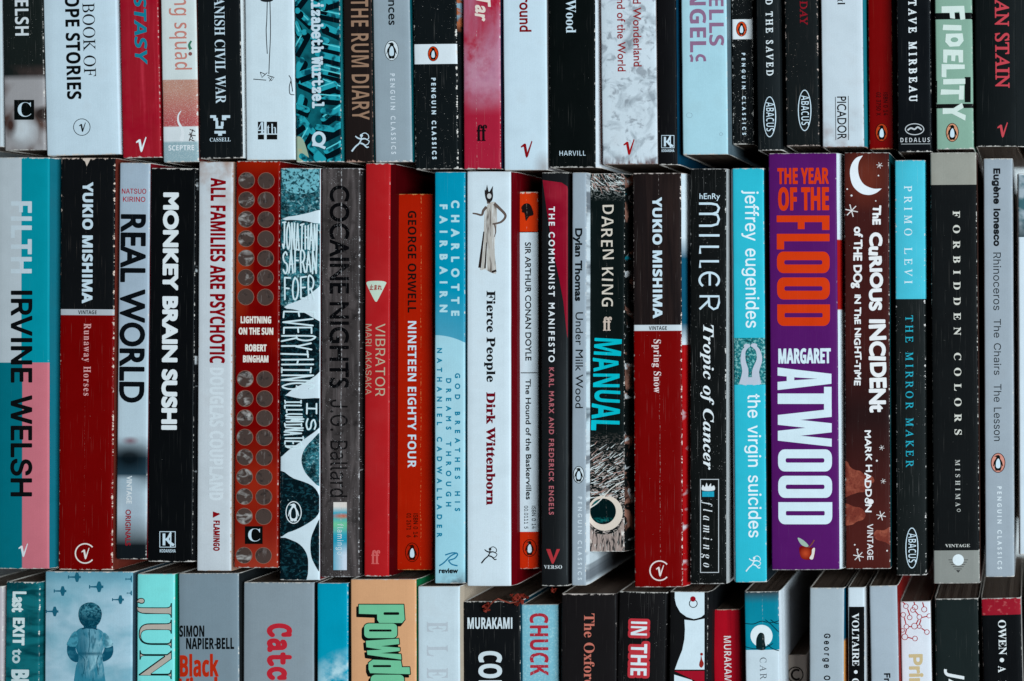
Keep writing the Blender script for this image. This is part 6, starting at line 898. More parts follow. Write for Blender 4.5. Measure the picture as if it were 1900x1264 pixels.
ink(b, [[rect(390, 214, 401, 219)], [rect(396, 219, 404, 224)], [rect(400, 224, 405, 239)], [rect(405, 234, 414, 239)], [rect(410, 226, 415, 234)], [rect(412, 214, 427, 219)], [rect(412, 219, 420, 223)], [rect(398, 243, 419, 248)], [rect(405, 248, 412, 252)]], WH, 'publisher_mark')
b = top(453, 545, 457, 547, 297, (198, 216, 224), 'white paperback with a thin line drawing of long legs and shoes, top row', rf=3, spk=.15, side=(120, 130, 134))
ink(b, [[disc(495, 0, 12, 4)]] + lines([curve([(496, 2), (495, 40), (494, 58), (496, 100)]), curve([(501, 2), (502, 60), (500, 110), (499, 138)]), [(483, 134), (492, 138), (497, 134), (486, 144), (483, 134)], [(496, 140), (509, 144), (504, 150), (498, 144), (506, 142), (500, 151)], [(470, 147), (494, 149)], curve([(536, 140), (540, 148), (537, 160), (538, 174), (546, 176)]), [(540, 150), (543, 170)]], 1.5), (36, 40, 44), 'leg_drawing')
ink(b, [[rect(478.5, 226, 490, 248)], [rect(495, 226, 514.5, 248)], [rect(478.5, 250, 490, 259)], [rect(495, 250, 514.5, 259)]], (22, 22, 22), 'logo_square'); text(b, '4', 477, 492, 228, 249, 's', WH, horiz=True, layer=2, name='publisher_mark'); text(b, 'th', 495, 514, 230, 249, 's', WH, horiz=True, layer=2, name='publisher_mark', wt=-.3)
b = top(546, 630, 550, 633, 301, (20, 98, 108), 'teal paperback printed with glossy capsules and a white typewriter name, top row', rf=4, side=(26, 110, 118), spk=.3, rough=.35, art=[((14, 66, 76), ('n', .03, .45, .65))])
caps = [(552, 20, 575, 42), (600, 6, 640, -6), (565, 60, 545, 96), (600, 48, 640, 66), (596, 22, 634, 30), (590, 100, 640, 112), (600, 84, 636, 92), (560, 112, 545, 140), (580, 128, 640, 142), (556, 150, 592, 166), (600, 150, 640, 166), (560, 180, 552, 210), (590, 178, 640, 182), (556, 214, 580, 244), (600, 220, 636, 196), (600, 248, 640, 228), (560, 262, 572, 240), (576, 272, 600, 296), (606, 280, 640, 262), (612, 300, 640, 292), (556, -30, 590, -10), (600, -30, 640, -40), (548, 6, 562, -12), (582, 8, 604, 14), (548, 44, 556, 62), (580, 68, 606, 76), (606, 124, 636, 132), (552, 140, 574, 132), (590, 166, 620, 156), (600, 206, 630, 210), (550, 196, 570, 204), (590, 236, 618, 240), (546, 236, 560, 226), (586, 292, 600, 306), (626, 60, 640, 44), (560, 290, 574, 300)]
ink(b, [[stroke([(x0 + 4, y0 + 8), (x1 + 4, y1 + 8)], 15)] for x0, y0, x1, y1 in caps] + [[disc(x0 + 4, y0 + 8, 7.5)] for x0, y0, x1, y1 in caps], (6, 22, 30), 'capsule_shadow', 1)
ink(b, [[stroke([(x0, y0), (x1, y1)], 11)] for x0, y0, x1, y1 in caps] + [[disc(x0, y0, 5.5)] for x0, y0, x1, y1 in caps] + [[disc(x1, y1, 5.5)] for x0, y0, x1, y1 in caps], (38, 152, 166), 'capsule', 2, art=[((12, 70, 84), ('n', .05, .5, .6, 1, 1, 2, 0))])
ink(b, [[stroke([(x0 - 1, y0 - 3), (x1 - 1, y1 - 3)], 2.2)] for x0, y0, x1, y1 in caps[::2]], (90, 196, 204), 'capsule_shine', 3)
ink(b, [[blob([(548, 258), (560, 256), (569, 276), (573, 303), (548, 303)])]], (150, 172, 150), 'pale_shape', 4, art=[((190, 160, 110), ('n', .05, .55, .7))])
text(b, 'Elizabeth Wurtzel', 577, 598, -88, 203, 'm', WH, wt=1.2, layer=6, a0=(10, 105)); ink(b, [ring(592, 258, 13, 14, 6), [stroke([(580, 268), (592, 270), (604, 275)], 5)]], WH, 'publisher_mark', 6)
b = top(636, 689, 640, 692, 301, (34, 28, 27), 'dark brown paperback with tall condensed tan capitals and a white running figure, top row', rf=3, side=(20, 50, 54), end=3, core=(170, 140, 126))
text(b, 'THE RUM DIARY', 651, 683, -8, 223, 'n', (146, 118, 98), wt=-.2, a0=(4, 60)); runner(b, 668, 264, .95)
b = top(691, 759, 696, 764, 301, (142, 158, 167), 'grey blue paperback with a pale bird oval and spaced white capitals, top row', rf=4, side=(16, 88, 98), end=3, spk=.15)
text(b, 'ences', 720, 731, -14, 48, 'g', (20, 26, 30), ref='x', wt=.3); penguin(b, 727, 94, 26, 38, (30, 36, 40), (200, 214, 220), 1.0); text(b, 'PENGUIN CLASSICS', 723.5, 732.5, 136, 286, 'g', (196, 208, 216), wt=.3, wx=.85, name='series_lettering')
b = top(766, 846, 770, 850, 314, (20, 25, 27), 'black paperback with an orange bird oval on white band, left of the faded pink spine', rf=9, side=(20, 24, 26), sideart=[((120, 150, 165), ('-', ('y', 28, 44))), ((150, 90, 60), ('*', ('n', .06, .45, .55), ('-', ('y', 44, 60))))], edge=1.6, end=1.5, spk=.9,
        bands=[(82, 119, (206, 218, 224))])
penguin(b, 804, 100, 20, 28, (24, 20, 20), (196, 64, 24), 1.0); text(b, 'PENGUIN CLASSICS', 800, 808.5, 144, 295, 'g', WH, wt=.55, wx=.9, name='series_lettering')
b = top(858, 928, 861, 928, 314, (160, 34, 58), 'faded pink red paperback with mauve blotches and a small black double letter mark, top row', rf=7, side=(22, 26, 44), spk=.8, cr=.5, crx=884,
        art=[((172, 116, 140), ('*', ('n', .02, .38, .66, 1, .5, 4, .6), ('-', ('y', 150, 215)))), ((180, 130, 150), ('*', ('e', 895, 130, 38, 46, .7), ('n', .06, .35, .6)))])
text(b, 'Tar', 882, 909, -22, 37, 'g', (218, 206, 196), wt=1.0, jit=1.2, jrot=.12, shear=.25, a0=(1, 7)); faber(b, 893, 247, 1.0, (24, 16, 20))
b = top(932, 1014, 936, 1015, 316, WH, 'plain white paperback with dark red lowercase letters, right of the faded pink spine', rf=3, side=(120, 120, 122), spk=.25, end=1, art=[((150, 150, 152), ('*', ('e', 1006, 310, 12, 18, .9), ('c', .8)))])
text(b, 'Underground', 963, 978, -78, 61, 'g', (120, 12, 20), wt=.6, ref='x', a0=(7, 4)); vmark(b, 977, 277, 1.05, (130, 16, 24))
b = top(1018, 1104, 1020, 1104, 311, BK, 'black paperback with one white serif word and small capitals at its foot, top row', rf=8, side=(194, 208, 216), spk=.35)
text(b, 'Norwegian Wood', 1050, 1068, -150, 62, 's', WH, wt=0, a0=(10, 0)); text(b, 'HARVILL', 1037, 1087, 280, 289, 'n', WH, horiz=True, wt=-.3, name='publisher_name')
b = top(1113, 1216, 1118, 1219, 305, (192, 206, 214), 'white paperback clouded like marble with two lines of dark red lettering, top row', rf=2, sideL=(150, 120, 116), lf=2, edge=.9, spk=.3, core=(150, 130, 124), side=(150, 140, 140), bulge=.3,
        art=[((140, 152, 160), ('n', .022, .50, .68, 1, 1, 4, .8)), ((120, 128, 136), ('*', ('n', .05, .56, .66, 1, 1, 3, .5), ('c', .7))), ((96, 72, 72), ('*', ('y', 288, 303), ('n', .12, .35, .6, 1, .3, 2, 0)))])
text(b, 'Hard-boiled Wonderland', 1173, 1188, -120, 125, 'g', (138, 40, 44), wt=.25, name='title_lettering', a0=(12, 14)); text(b, 'the End of the World', 1144, 1159, -70, 134, 'g', (138, 34, 38), wt=.25, name='title_lettering', a0=(15, 78)); vmark(b, 1167, 273, 1.0, (150, 20, 26))
b = top(1219, 1254, 1222, 1256, 306, (20, 20, 22), 'narrow black paperback with a small white framed letter logo and a blue edge, top row', rf=4, side=(14, 60, 84), spk=.3, bulge=.5)
kmark(b, 1239, 263, .8)
b = top(1264, 1347, 1266, 1351, 287, (160, 200, 212), 'pale blue paperback with mauve block capitals in two lines, top row', rf=2, lf=2, sideL=(110, 40, 50), side=(90, 110, 120), spk=.1, rough=.3)
text(b, "HELLS", 1315, 1342, -52, 87, 'n', (136, 104, 132), wt=.2, a0=(4, 63)); text(b, 'ANGEL', 1279, 1309, -34, 99, 'n', (136, 104, 132), wt=.2, a0=(2, 14)); ink(b, [[stroke(curve([(1281, 102), (1284, 108), (1283, 115)]), 5)], [stroke(curve([(1308, 114), (1306, 106), (1298, 103), (1293, 108), (1294, 114)]), 5)]], (136, 104, 132), 'cut_letter', 1)
ink(b, [ring(1279, 214, 6, 5, .9, 14)], (140, 170, 182), 'droplet_mark'); ink(b, [ring(1338, 249, 3.4, 3.4, .8, 12)], (140, 170, 182), 'droplet_mark')
b = top(1357, 1397, 1360, 1399, 268, (22, 25, 26), 'narrow scuffed black paperback with an orange bird oval on white band, right of pale blue', edge=2.0, end=1.2, spk=1.4, H=.122, bands=[(36, 73, (208, 218, 222))])
penguin(b, 1376, 54, 20, 28, (30, 20, 18), (206, 74, 34), 1.0); text(b, 'PENGUIN CLASSICS', 1376, 1383, 98, 250, 'g', WH, wt=.4, wx=.9, name='series_lettering')
b = top(1402, 1446, 1406, 1449, 279, (26, 31, 33), 'narrower black paperback with white serif capitals above a white oval logo, top row', rf=2, bulge=.9, spk=.6)
text(b, 'AND THE SAVED', 1420, 1433, -48, 142, 't', (200, 212, 216), wt=.45, wx=.85, a0=(4, 21)); abacus(b, 1428, 217, 24, 76)
b = top(1455, 1517, 1459, 1520, 271, (24, 28, 29), 'worn black paperback with dark red capitals above a white oval logo, top row', rf=2, edge=1.6, spk=.9, bulge=.4, core=(180, 168, 160))
text(b, 'DAY', 1484, 1498, 3, 48, 't', (128, 22, 36), wt=.3); abacus(b, 1493, 205, 25, 77)
b = top(1523, 1600, 1526, 1603, 273, (186, 200, 208), 'white paperback with condensed black capitals between two thin lines, top row', rf=4, side=(30, 120, 134), spk=.2, end=1.2, art=[((150, 140, 140), ('*', ('y', 190, 272), ('n', .03, .4, .75)))], core=(150, 120, 106))
text(b, 'd', 1554, 1568, -2, 10, 's', (26, 26, 28), wt=-.3); text(b, 'PICADOR', 1553, 1570, 178, 259, 'g', (22, 22, 24), wt=.2, name='publisher_name'); ink(b, lines([[(1550, 180), (1551, 260)], [(1574, 178), (1574.5, 260)]], 1.1), (40, 42, 46), 'logo_line')
b = top(1610, 1655, 1613, 1658, 277, (110, 0, 4), 'dark red paperback with an orange bird oval at its foot, top row', rf=5, side=(110, 110, 108), edge=1.1, core=(180, 130, 100), H=.122)
penguin(b, 1636, 246, 24, 34, (40, 14, 12), (170, 62, 26), 1.2); text(b, 'ISBN 0 14', 1639, 1647, 171, 215, 'i', (40, 6, 8), wt=.2, name='small_lettering'); text(b, '02 3750 X', 1626, 1634, 171, 215, 'i', (40, 6, 8), wt=.2, name='small_lettering')
b = top(1664, 1726, 1666, 1729, 282, (20, 23, 26), 'black hardback with widely spaced white serif capitals and an oval beast logo, top row', rf=1, spk=.15, rough=.3)
text(b, 'OCTAVE MIRBEAU', 1685, 1700, -80, 190, 't', (206, 216, 220), wt=.6, wx=.82, a0=(7, 74)); ink(b, [ring(1697, 240, 18, 11, 1.6), [stroke(curve([(1684, 242), (1690, 238), (1697, 240), (1703, 236), (1710, 241)]), 3)]], (180, 188, 192), 'logo_oval', 2); text(b, 'DEDALUS', 1670, 1726, 256, 264, 'n', (196, 204, 208), horiz=True, wx=.85, wt=-.2, name='publisher_name'); ink(b, lines([[(1672, 267.5), (1726, 267)]], 1.2), (150, 158, 160), 'logo_line')
b = top(1734, 1803, 1738, 1806, 277, (126, 160, 144), 'sage green paperback with white capitals cut from tape over black bars, top row', lf=1, rf=1, spk=.2, rough=.4, bands=[(24, 36, (16, 18, 18)), (193, 201, (20, 20, 20))])
ink(b, [[rect(1790, 143, 1801, 190)], [rect(1734, 150, 1739, 192)]], (18, 20, 20), 'tape_patch', 1)
TAPE = [[(1747, 12), (1789, 11), (1791, 36), (1782, 37), (1780, 22), (1771, 23), (1772, 35), (1763, 34), (1762, 24), (1747, 24)], [(1750, 46), (1784, 47), (1784, 57), (1749, 56)],
        [(1755, 63), (1786, 62), (1788, 76), (1780, 86), (1762, 87), (1754, 78)], [(1750, 92), (1787, 93), (1787, 116), (1779, 116), (1778, 103), (1773, 103), (1772, 114), (1765, 113), (1765, 103), (1758, 103), (1757, 117), (1750, 116)],
        [(1747, 119), (1790, 120), (1790, 128), (1756, 129), (1756, 144), (1747, 143)], [(1750, 147), (1791, 146), (1791, 156), (1750, 157)], [(1780, 159), (1789, 159), (1788, 185), (1779, 185), (1779, 175), (1745, 176), (1746, 166), (1780, 167)],
        [(1749, 201), (1769, 201), (1785, 191), (1788, 200), (1776, 207), (1792, 214), (1791, 224), (1766, 211), (1749, 212)]]
ink(b, [[t] for t in TAPE], (196, 212, 206), 'tape_letter', 2); ink(b, [[disc(1771, 74, 7, 4.5)]], (126, 160, 144), 'letter_hole', 3); penguin(b, 1767, 246, 24, 35, (60, 40, 34), (196, 140, 110), 1.3)
b = top(1808, 1885, 1812, 1886, 272, (18, 22, 23), 'black paperback with coral red serif capitals at the right end of the top row', rf=24, side=(18, 22, 23), spk=.3, bulge=.7, end=1.2)
text(b, 'HUMAN STAIN', 1845, 1871, -112, 168, 't', (178, 64, 74), wt=.8, a0=(6, 62)); vmark(b, 1860, 241, .95, (176, 66, 74))

# ------------------------------------------------------------------ MIDDLE ROW
def mid(x0a, x1a, y0, x0b, x1b, y1, color, label, **k):
    return book(x0a, x1a, y0, x0b, x1b, y1, y0, y1, color, label, **k)
b = mid(-8, 90, 292, -8, 88, 1056, (176, 188, 194), 'thick paperback in pale grey, teal and pink blocks with big black capitals', rf=14, side=(0, 100, 116), spk=.1, bulge=.5,
        art=[((8, 138, 154), ('x', 39, 40)), ((0, 108, 122), ('y', 672.5, 673.5)), ((190, 110, 122), ('*', ('x', 41, 42), ('y', 672.5, 673.5)))])
text(b, 'FILTH', 20, 59, 369, 512, 'n', (184, 200, 208), wt=.3); text(b, 'IRVINE WELSH', 20, 60, 534, 926, 'i', (16, 18, 20), wt=1.5); vmark(b, 43, 1021, .85, (206, 214, 218))
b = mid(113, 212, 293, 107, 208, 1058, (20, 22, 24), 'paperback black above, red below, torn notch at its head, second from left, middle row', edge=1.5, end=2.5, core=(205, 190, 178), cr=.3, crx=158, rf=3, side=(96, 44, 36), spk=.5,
        bands=[(574, 585, (168, 176, 182)), (585, 1062, (112, 0, 6))])
text(b, 'YUKIO MISHIMA', 153.5, 173, 338, 563, 'n', WH, wt=.7); text(b, 'VINTAGE', 145, 180, 576, 583, 'n', (26, 28, 30), horiz=True, name='publisher_name'); text(b, 'Runaway Horses', 156, 169, 600, 735, 's', (206, 156, 156), wt=0, wx=.8, name='subtitle_lettering'); cmark(b, 158, 1027, 1.0, (226, 214, 208))
ink(b, [[[(152, 290), (170, 290), (167, 297), (161, 309), (158, 300), (154, 297)]]], (200, 188, 176), 'torn_notch', 1)
b = mid(222, 277, 302, 214, 271, 1038, (158, 176, 190), 'slim silver grey paperback with large black capitals and a blurred face photo, middle row', rough=.3, rf=1, side=(110, 20, 30), spk=.15,
        art=[((176, 196, 206), ('y', 600, 700)), ((40, 62, 74), ('*', ('y', 808, 850), ('-', ('y', 880, 915)))), ((150, 172, 184), ('*', ('e', 232, 900, 28, 26, .7), ('y', 880, 890))), ((158, 176, 188), ('e', 250, 948, 22, 40, .6)), ((24, 30, 34), ('y', 955, 1012)), ((110, 40, 58), ('*', ('e', 243, 818, 10, 5, .8), ('c', .7))), ((12, 18, 22), ('*', ('e', 242, 850, 30, 20, .6), ('c', .9)))])
text(b, 'NATSUO', 225, 272, 350, 359.5, 'i', (158, 40, 56), horiz=True, wt=.2, name='author_lettering'); text(b, 'KIRINO', 227, 270.5, 365, 374.5, 'i', (158, 40, 56), horiz=True, wt=.2, name='author_lettering'); text(b, 'REAL WORLD', 224, 271, 393, 750, 'g', (16, 20, 24), wt=1.8)
text(b, 'VINTAGE', 235, 245, 883, 935, 'g', (200, 210, 214), wt=.4, name='publisher_name'); text(b, 'ORIGINALS', 233, 243, 945, 1013, 'g', (140, 24, 40), wt=.3, name='publisher_name')
b = mid(280, 362, 312, 273, 357, 1043, (16, 18, 20), 'black paperback with rounded white capitals and a framed letter logo, middle row left side', rf=5, side=(22, 24, 26), spk=.25, end=2.2, rough=.35, sideart=[((170, 180, 184), ('n', .025, .62, .66))])
text(b, 'MONKEY BRAIN SUSHI', 303, 332, 354, 801, 'g', (212, 222, 226), wt=2.2); kmark(b, 311, 1001, 1.0)
b = mid(369, 431, 300, 364, 428, 1060, (190, 200, 206), 'cream white paperback with condensed red capitals and embossed white letters, middle row', edge=.9, end=1.0, core=(166, 140, 122), spk=.2, lf=1, rf=2, sideL=(150, 120, 104), side=(140, 112, 98), art=[((160, 140, 130), ('*', ('-', ('y', 300, 420)), ('n', .03, .4, .7)))])
text(b, 'ALL FAMILIES ARE PSYCHOTIC', 391, 419, 330, 675, 'n', (128, 8, 20), wt=.5); text(b, 'DOUGLAS COUPLAND', 389, 415, 680, 930, 'n', (200, 212, 218), wt=.6, name='author_lettering')
text(b, 'FLAMINGO', 396, 408, 965, 1023, 'n', (128, 10, 20), wt=.4, name='publisher_name'); ink(b, [[[(395, 949), (409, 954), (395, 961)]], [rect(397, 952, 407, 953.5)]], (128, 10, 20), 'publisher_mark')
b = mid(438, 518, 299, 433, 515, 1054, (108, 0, 8), 'red and orange paperback covered in two columns of grey dots, middle row', spk=.1, rough=.4, rf=3, side=(90, 14, 12),
        art=[((140, 26, 12), ('*', ('n', .012, .54, .80, 1, .8, 2, .3), ('c', .6))), ((180, 70, 34), ('*', ('e', 440, 480, 16, 70, .95), ('c', .7))), ((146, 34, 12), ('e', 478, 300, 60, 20, .9)), ((160, 52, 30), ('*', ('e', 470, 905, 50, 60, .9), ('c', .55))), ((150, 54, 38), ('y', 965, 1050))])
dr = []
for y in [335, 371, 407, 443, 479, 515, 551, 703, 739.5, 775.5, 811.5, 848.5, 885, 921.5, 958, 1030.5]:
    dr += [(457.5 - (y - 335) * .0065, y), (494 - (y - 335) * .0075, y + .5)]
inks(b, [[disc(x, y, 15.6, n=30)] for x, y in dr], (132, 92, 80), 'dot_rim', 1)
inks(b, [[disc(x, y, 14.6, n=30)] for x, y in dr], (74, 62, 58), 'dot', 2, rough=.35, art=[((176, 176, 174), ('*', ('n', .05, .5, .75, 1, 1.6, 3, .6), ('-', ('x', 465, 480)))), ((44, 40, 40), ('n', .09, .55, .75)), ((116, 110, 108), ('*', ('n', .05, .58, .75, 3, .8, 3, .6), ('x', 475, 480)))])
text(b, 'LIGHTNING', 445.5, 504, 587, 600, 'n', (222, 214, 206), horiz=True, wt=.4); text(b, 'ON THE SUN', 442, 508, 608, 621, 'n', (222, 214, 206), horiz=True, wt=.4); text(b, 'ROBERT', 454, 495, 639, 652, 'n', (222, 214, 206), horiz=True, wt=.4, name='author_lettering'); text(b, 'BINGHAM', 450, 499, 659.5, 672.5, 'n', (222, 214, 206), horiz=True, wt=.4, name='author_lettering')
cbox(b, 471, 993, 33)
b = mid(520, 594, 312, 519, 592, 1077, (196, 214, 222), 'white paperback covered in dark teal stones with handwritten letters, middle row', spk=.3, rf=1, side=(100, 30, 34))
st_art = [((60, 130, 142), ('n', .13, .42, .66, 1, 1.3, 6, .8)), ((150, 200, 208), ('*', ('n', .2, .54, .68, 1, 1, 5, .5), ('c', .9)))]
dk_art = [((30, 74, 84), ('n', .12, .50, .70, 1, 1.3, 6, .8)), ((140, 180, 186), ('*', ('n', .16, .66, .8, 1, 1, 4, .3), ('c', .8)))]
stones = [([(510, 300), (560, 304), (602, 300), (604, 380), (586, 391), (560, 398), (535, 402), (510, 401)], 0), ([(510, 416), (530, 409), (556, 409), (582, 414), (602, 424), (604, 500), (596, 526), (580, 542), (558, 556), (536, 564), (510, 567)], 0),
          ([(510, 576), (532, 573), (556, 577), (578, 588), (602, 608), (604, 660), (594, 688), (576, 704), (550, 718), (510, 730)], 1), ([(510, 742), (560, 740), (602, 742), (604, 776), (590, 796), (566, 814), (540, 832), (510, 846)], 1),
          ([(600, 806), (578, 818), (563, 838), (560, 860), (572, 884), (600, 900)], 0), ([(516, 880), (545, 888), (580, 902), (593, 925), (590, 955), (565, 975), (535, 988), (516, 988)], 1),
          ([(600, 960), (582, 985), (576, 1010), (580, 1040), (600, 1062)], 1), ([(516, 1004), (545, 1004), (565, 1020), (572, 1045), (564, 1082), (516, 1084)], 1)]
inks(b, [[blob(p)] for p, q in stones if q == 0], (22, 62, 72), 'stone_print', 1, art=st_art + [((8, 26, 32), ('*', ('n', .05, .48, .6, 1, 1, 4, .4), ('c', .85)))])
inks(b, [[blob(p)] for p, q in stones if q == 1], (10, 24, 30), 'stone_print', 1, art=dk_art)
ink(b, [[blob([(524, 316), (560, 314), (590, 316), (588, 352), (560, 360), (530, 352)])]], (110, 176, 188), 'stone_light', 2, art=[((20, 60, 70), ('n', .16, .48, .6, 1, 1, 5, .4))])
hc = (200, 222, 228)
handtext(b, 'JONATHAN', 523, 590, 417, 463, 2.9, hc, seed=2); handtext(b, 'SAFRAN', 524, 589, 465, 506, 3.0, hc, seed=3); handtext(b, 'FOER', 526, 585, 510, 554, 3.0, hc, seed=4)
handtext(b, 'EVERYTHING', 525, 582, 576, 724, 3.0, hc, horiz=False, seed=5, name='title_lettering', skew=-.06); handtext(b, 'IS', 569, 586, 744, 802, 3.0, hc, horiz=False, seed=6, name='title_lettering'); handtext(b, 'ILLUMINATED', 530, 562, 742, 834, 2.7, hc, horiz=False, seed=7, name='title_lettering', gap=.3)
penguin(b, 545, 951, 30, 42, (214, 226, 230), None, 1.6, body=(206, 220, 226), belly=(14, 30, 36))
b = mid(597, 667, 312, 595, 666, 1071, (62, 58, 58), 'dark grey scratched paperback with large black capitals and a rainbow strip, middle row', edge=1.2, end=1.6, cr=1.3, crx=633, spk=1.3, core=(176, 178, 180), rough=.35, rf=2, side=(40, 36, 36), bulge=-.1,
        art=[((96, 90, 90), ('n', .035, .45, .7, 2.2, .25, 5, .4)), ((30, 28, 28), ('*', ('n', .05, .55, .75, 1, 1, 4, .3), ('c', .8)))])
text(b, 'COCAINE NIGHTS', 612, 648, 342, 722, 'g', (14, 14, 16), wt=1.0); text(b, 'J.G. Ballard', 613, 645, 740, 925, 'i', (24, 23, 24), wt=.1, name='author_lettering')
ink(b, [[rect(618.5, 932, 643.5, 1058)]], (60, 160, 180), 'rainbow_strip', 1, rough=.3, art=[((210, 206, 200), ('-', ('y', 940, 952))), ((190, 96, 56), ('*', ('e', 636, 958, 14, 4, .7), ('c', .9))), ((110, 190, 150), ('*', ('y', 958, 972), ('-', ('y', 975, 995)))), ((40, 150, 176), ('y', 985, 1000)), ((196, 210, 224), ('*', ('y', 1005, 1030), ('x', 615, 640)))])
text(b, 'flamingo', 626, 634, 972, 1030, 'i', (196, 214, 220), ref='x', layer=2, wx=.8, name='small_lettering')
b = mid(679, 722, 303, 673, 722, 1070, (166, 32, 36), 'muted red paperback with a pale downward triangle and green grey capitals, middle row', rf=5, side=(70, 10, 14), spk=.1, rough=.3, bulge=.4, art=[((172, 48, 50), ('*', ('n', .012, .45, .7), ('c', .5)))])  # cover side coloured darker to stand for shade in the gap
ink(b, [[blob([(680, 524), (688, 521.5), (708, 521.5), (716, 524), (715, 529), (701, 557), (698, 560), (694, 556), (681, 530)], 3)]], (186, 206, 190), 'triangle_sign', 1)
text(b, '止まれ', 685, 709, 528, 538, 'j', (150, 40, 36), horiz=True, wt=.3, layer=2, name='sign_lettering', ref='T')
text(b, 'VIBRATOR', 697, 714.5, 600, 736, 'i', (174, 164, 142), wt=.0); text(b, 'MARI AKASAKA', 678, 689.5, 600, 733, 'i', (170, 150, 130), wt=.0, name='author_lettering'); faber(b, 696, 1034, .85, (196, 96, 94))
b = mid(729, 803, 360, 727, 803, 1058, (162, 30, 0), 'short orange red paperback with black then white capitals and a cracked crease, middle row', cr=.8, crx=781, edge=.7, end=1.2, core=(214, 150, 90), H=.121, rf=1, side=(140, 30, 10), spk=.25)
text(b, 'GEORGE ORWELL', 757, 772.5, 390, 581, 'n', (30, 18, 16), wt=.0, name='author_lettering'); text(b, 'NINETEEN EIGHTY-FOUR'.replace('-', ' '), 757, 772.5, 594, 868, 'n', WH, wt=.0)
ink(b, [[rect(763, 788, 766, 792)]], WH, 'hyphen', 1)
text(b, 'ISBN 0 14', 767, 775.5, 952, 998, 'i', (50, 16, 8), wt=.2, name='small_lettering'); text(b, '01 2671   6', 754.5, 763, 952, 998, 'i', (50, 16, 8), wt=.2, name='small_lettering'); penguin(b, 765, 1025, 26, 36, (50, 16, 8), None, 1.2, body=(50, 14, 8))
b = mid(806, 862, 319, 806, 862, 1083, (0, 142, 172), 'bright cyan paperback turning pale blue below a curved edge, with spaced capitals, middle row', rf=1, side=(60, 110, 130), spk=.12, rough=.35, end=.8, art=[((150, 200, 214), ('e', 806, 742, 120, 120, .004)), ((150, 200, 214), ('y', 700, 701)), ((196, 212, 218), ('*', ('e', 800, 760, 90, 120, .9), ('c', .25))), ((90, 96, 100), ('*', ('e', 850, 1086, 24, 18, .8), ('n', .06, .3, .6)))])
pc, dc = (168, 208, 218), (20, 124, 154)
text(b, 'CHARLOTTE', 837, 852.5, 371, 585, 'g', pc, wt=1.0, wx=1.0, name='author_lettering'); text(b, 'FAIRBAIRN', 815.5, 830.5, 378, 579, 'g', pc, wt=1.0, wx=1.0, name='author_lettering')
text(b, 'GOD BREATHES HIS', 844, 854, 692, 948, 'g', dc, wt=.55, wx=1.0); text(b, 'DREAMS THROUGH', 827.5, 837.5, 701, 940, 'g', dc, wt=.55, wx=1.0); text(b, 'NATHANIEL CADWALLADER', 810.5, 820.5, 645, 996, 'g', dc, wt=.55, wx=1.0)
ink(b, [[stroke(curve(p), 2.4)] for p in ([(848, 1026), (836, 1032), (824, 1044), (815, 1050)], [(826, 1030), (840, 1026), (849, 1028), (844, 1036), (832, 1040)], [(832, 1040), (838, 1047), (849, 1050)])], (30, 116, 150), 'publisher_mark'); text(b, 'review', 813.5, 850, 1057, 1064, 'g', (20, 24, 28), horiz=True, ref='x', wt=.5, name='publisher_name')
b = mid(866, 947, 318, 866, 947.5, 1088, (198, 214, 222), 'white paperback with an animal masked figure in a long gown above black and red letters', rf=8, side=(90, 4, 16), spk=.1, end=.5, edge=.2, lf=.5, sideL=(60, 10, 16))
ink(b, [[blob([(897, 440), (899, 402), (902, 385), (910, 376), (920, 376), (922, 392), (922, 415), (919, 440), (918, 470), (921, 505), (914, 507), (900, 500), (890, 497)])]], (176, 174, 168), 'gown', 1, art=[((96, 88, 82), ('n', .06, .52, .66, 3, .35, 3, .3)), ((206, 212, 212), ('n', .08, .55, .7, 3, .3, 3, .3))])
ink(b, [[stroke([(890, 497), (898, 430)], 5, 2)], [stroke([(900, 498), (903, 450)], 3, 1.5)], [stroke([(913, 505), (921, 502)], 4)]], (44, 36, 34), 'gown_fold', 2)
ink(b, [[stroke(curve([(903, 384), (897, 391), (894, 399), (884, 397), (877, 396)]), 5.5, 2.4)], [stroke(curve([(917, 378), (926, 386), (938, 400), (930, 412), (914, 416)]), 6, 3)], [stroke([(906, 370), (907, 378)], 6)], [stroke(curve([(918, 416), (920, 430), (917, 440)]), 3, 1)]], (96, 84, 78), 'arm', 2)
ink(b, [[blob([(900, 352), (903, 356), (908, 356), (913, 352), (915, 360), (914, 370), (909, 376), (903, 372), (900, 362)])], [[(901, 358), (904, 343), (907, 357)]], [[(908, 357), (915, 345), (914, 360)]]], (40, 36, 36), 'animal_mask', 3); ink(b, [[disc(908, 364, 4, 5)]], (190, 194, 194), 'mask_muzzle', 4)
text(b, 'Fierce People', 903, 919, 539, 710, 's', (26, 28, 30), wt=.35); text(b, 'Dirk Wittenborn', 902.5, 919, 727, 938, 's', (104, 12, 28), wt=.55, name='author_lettering'); runner(b, 907, 1030, .85, (24, 26, 28))
b = mid(954, 998, 356, 958, 1001, 1056, (196, 212, 220), 'thin white paperback with orange head and foot and broken black lettering, middle row', H=.121, edge=.9, end=2.0, cr=.5, crx=979, core=(206, 190, 176), spk=.3, bulge=.3, lf=1.5, sideL=(110, 16, 16), rf=1, side=(150, 100, 90), bands=[(350, 430, (196, 56, 16)), (430, 431.5, (30, 20, 20)), (987, 1060, (184, 44, 14))])
text(b, 'SIR ARTHUR CONAN DOYLE', 974, 985, 449, 670, 'g', (24, 26, 28), wt=.3, name='author_lettering'); ink(b, lines([[(966, 692), (997, 692)]], 1.6), (24, 26, 28), 'divider_line'); text(b, 'The Hound of the Baskervilles', 975, 985, 703, 928, 'g', (24, 26, 28), wt=.3)
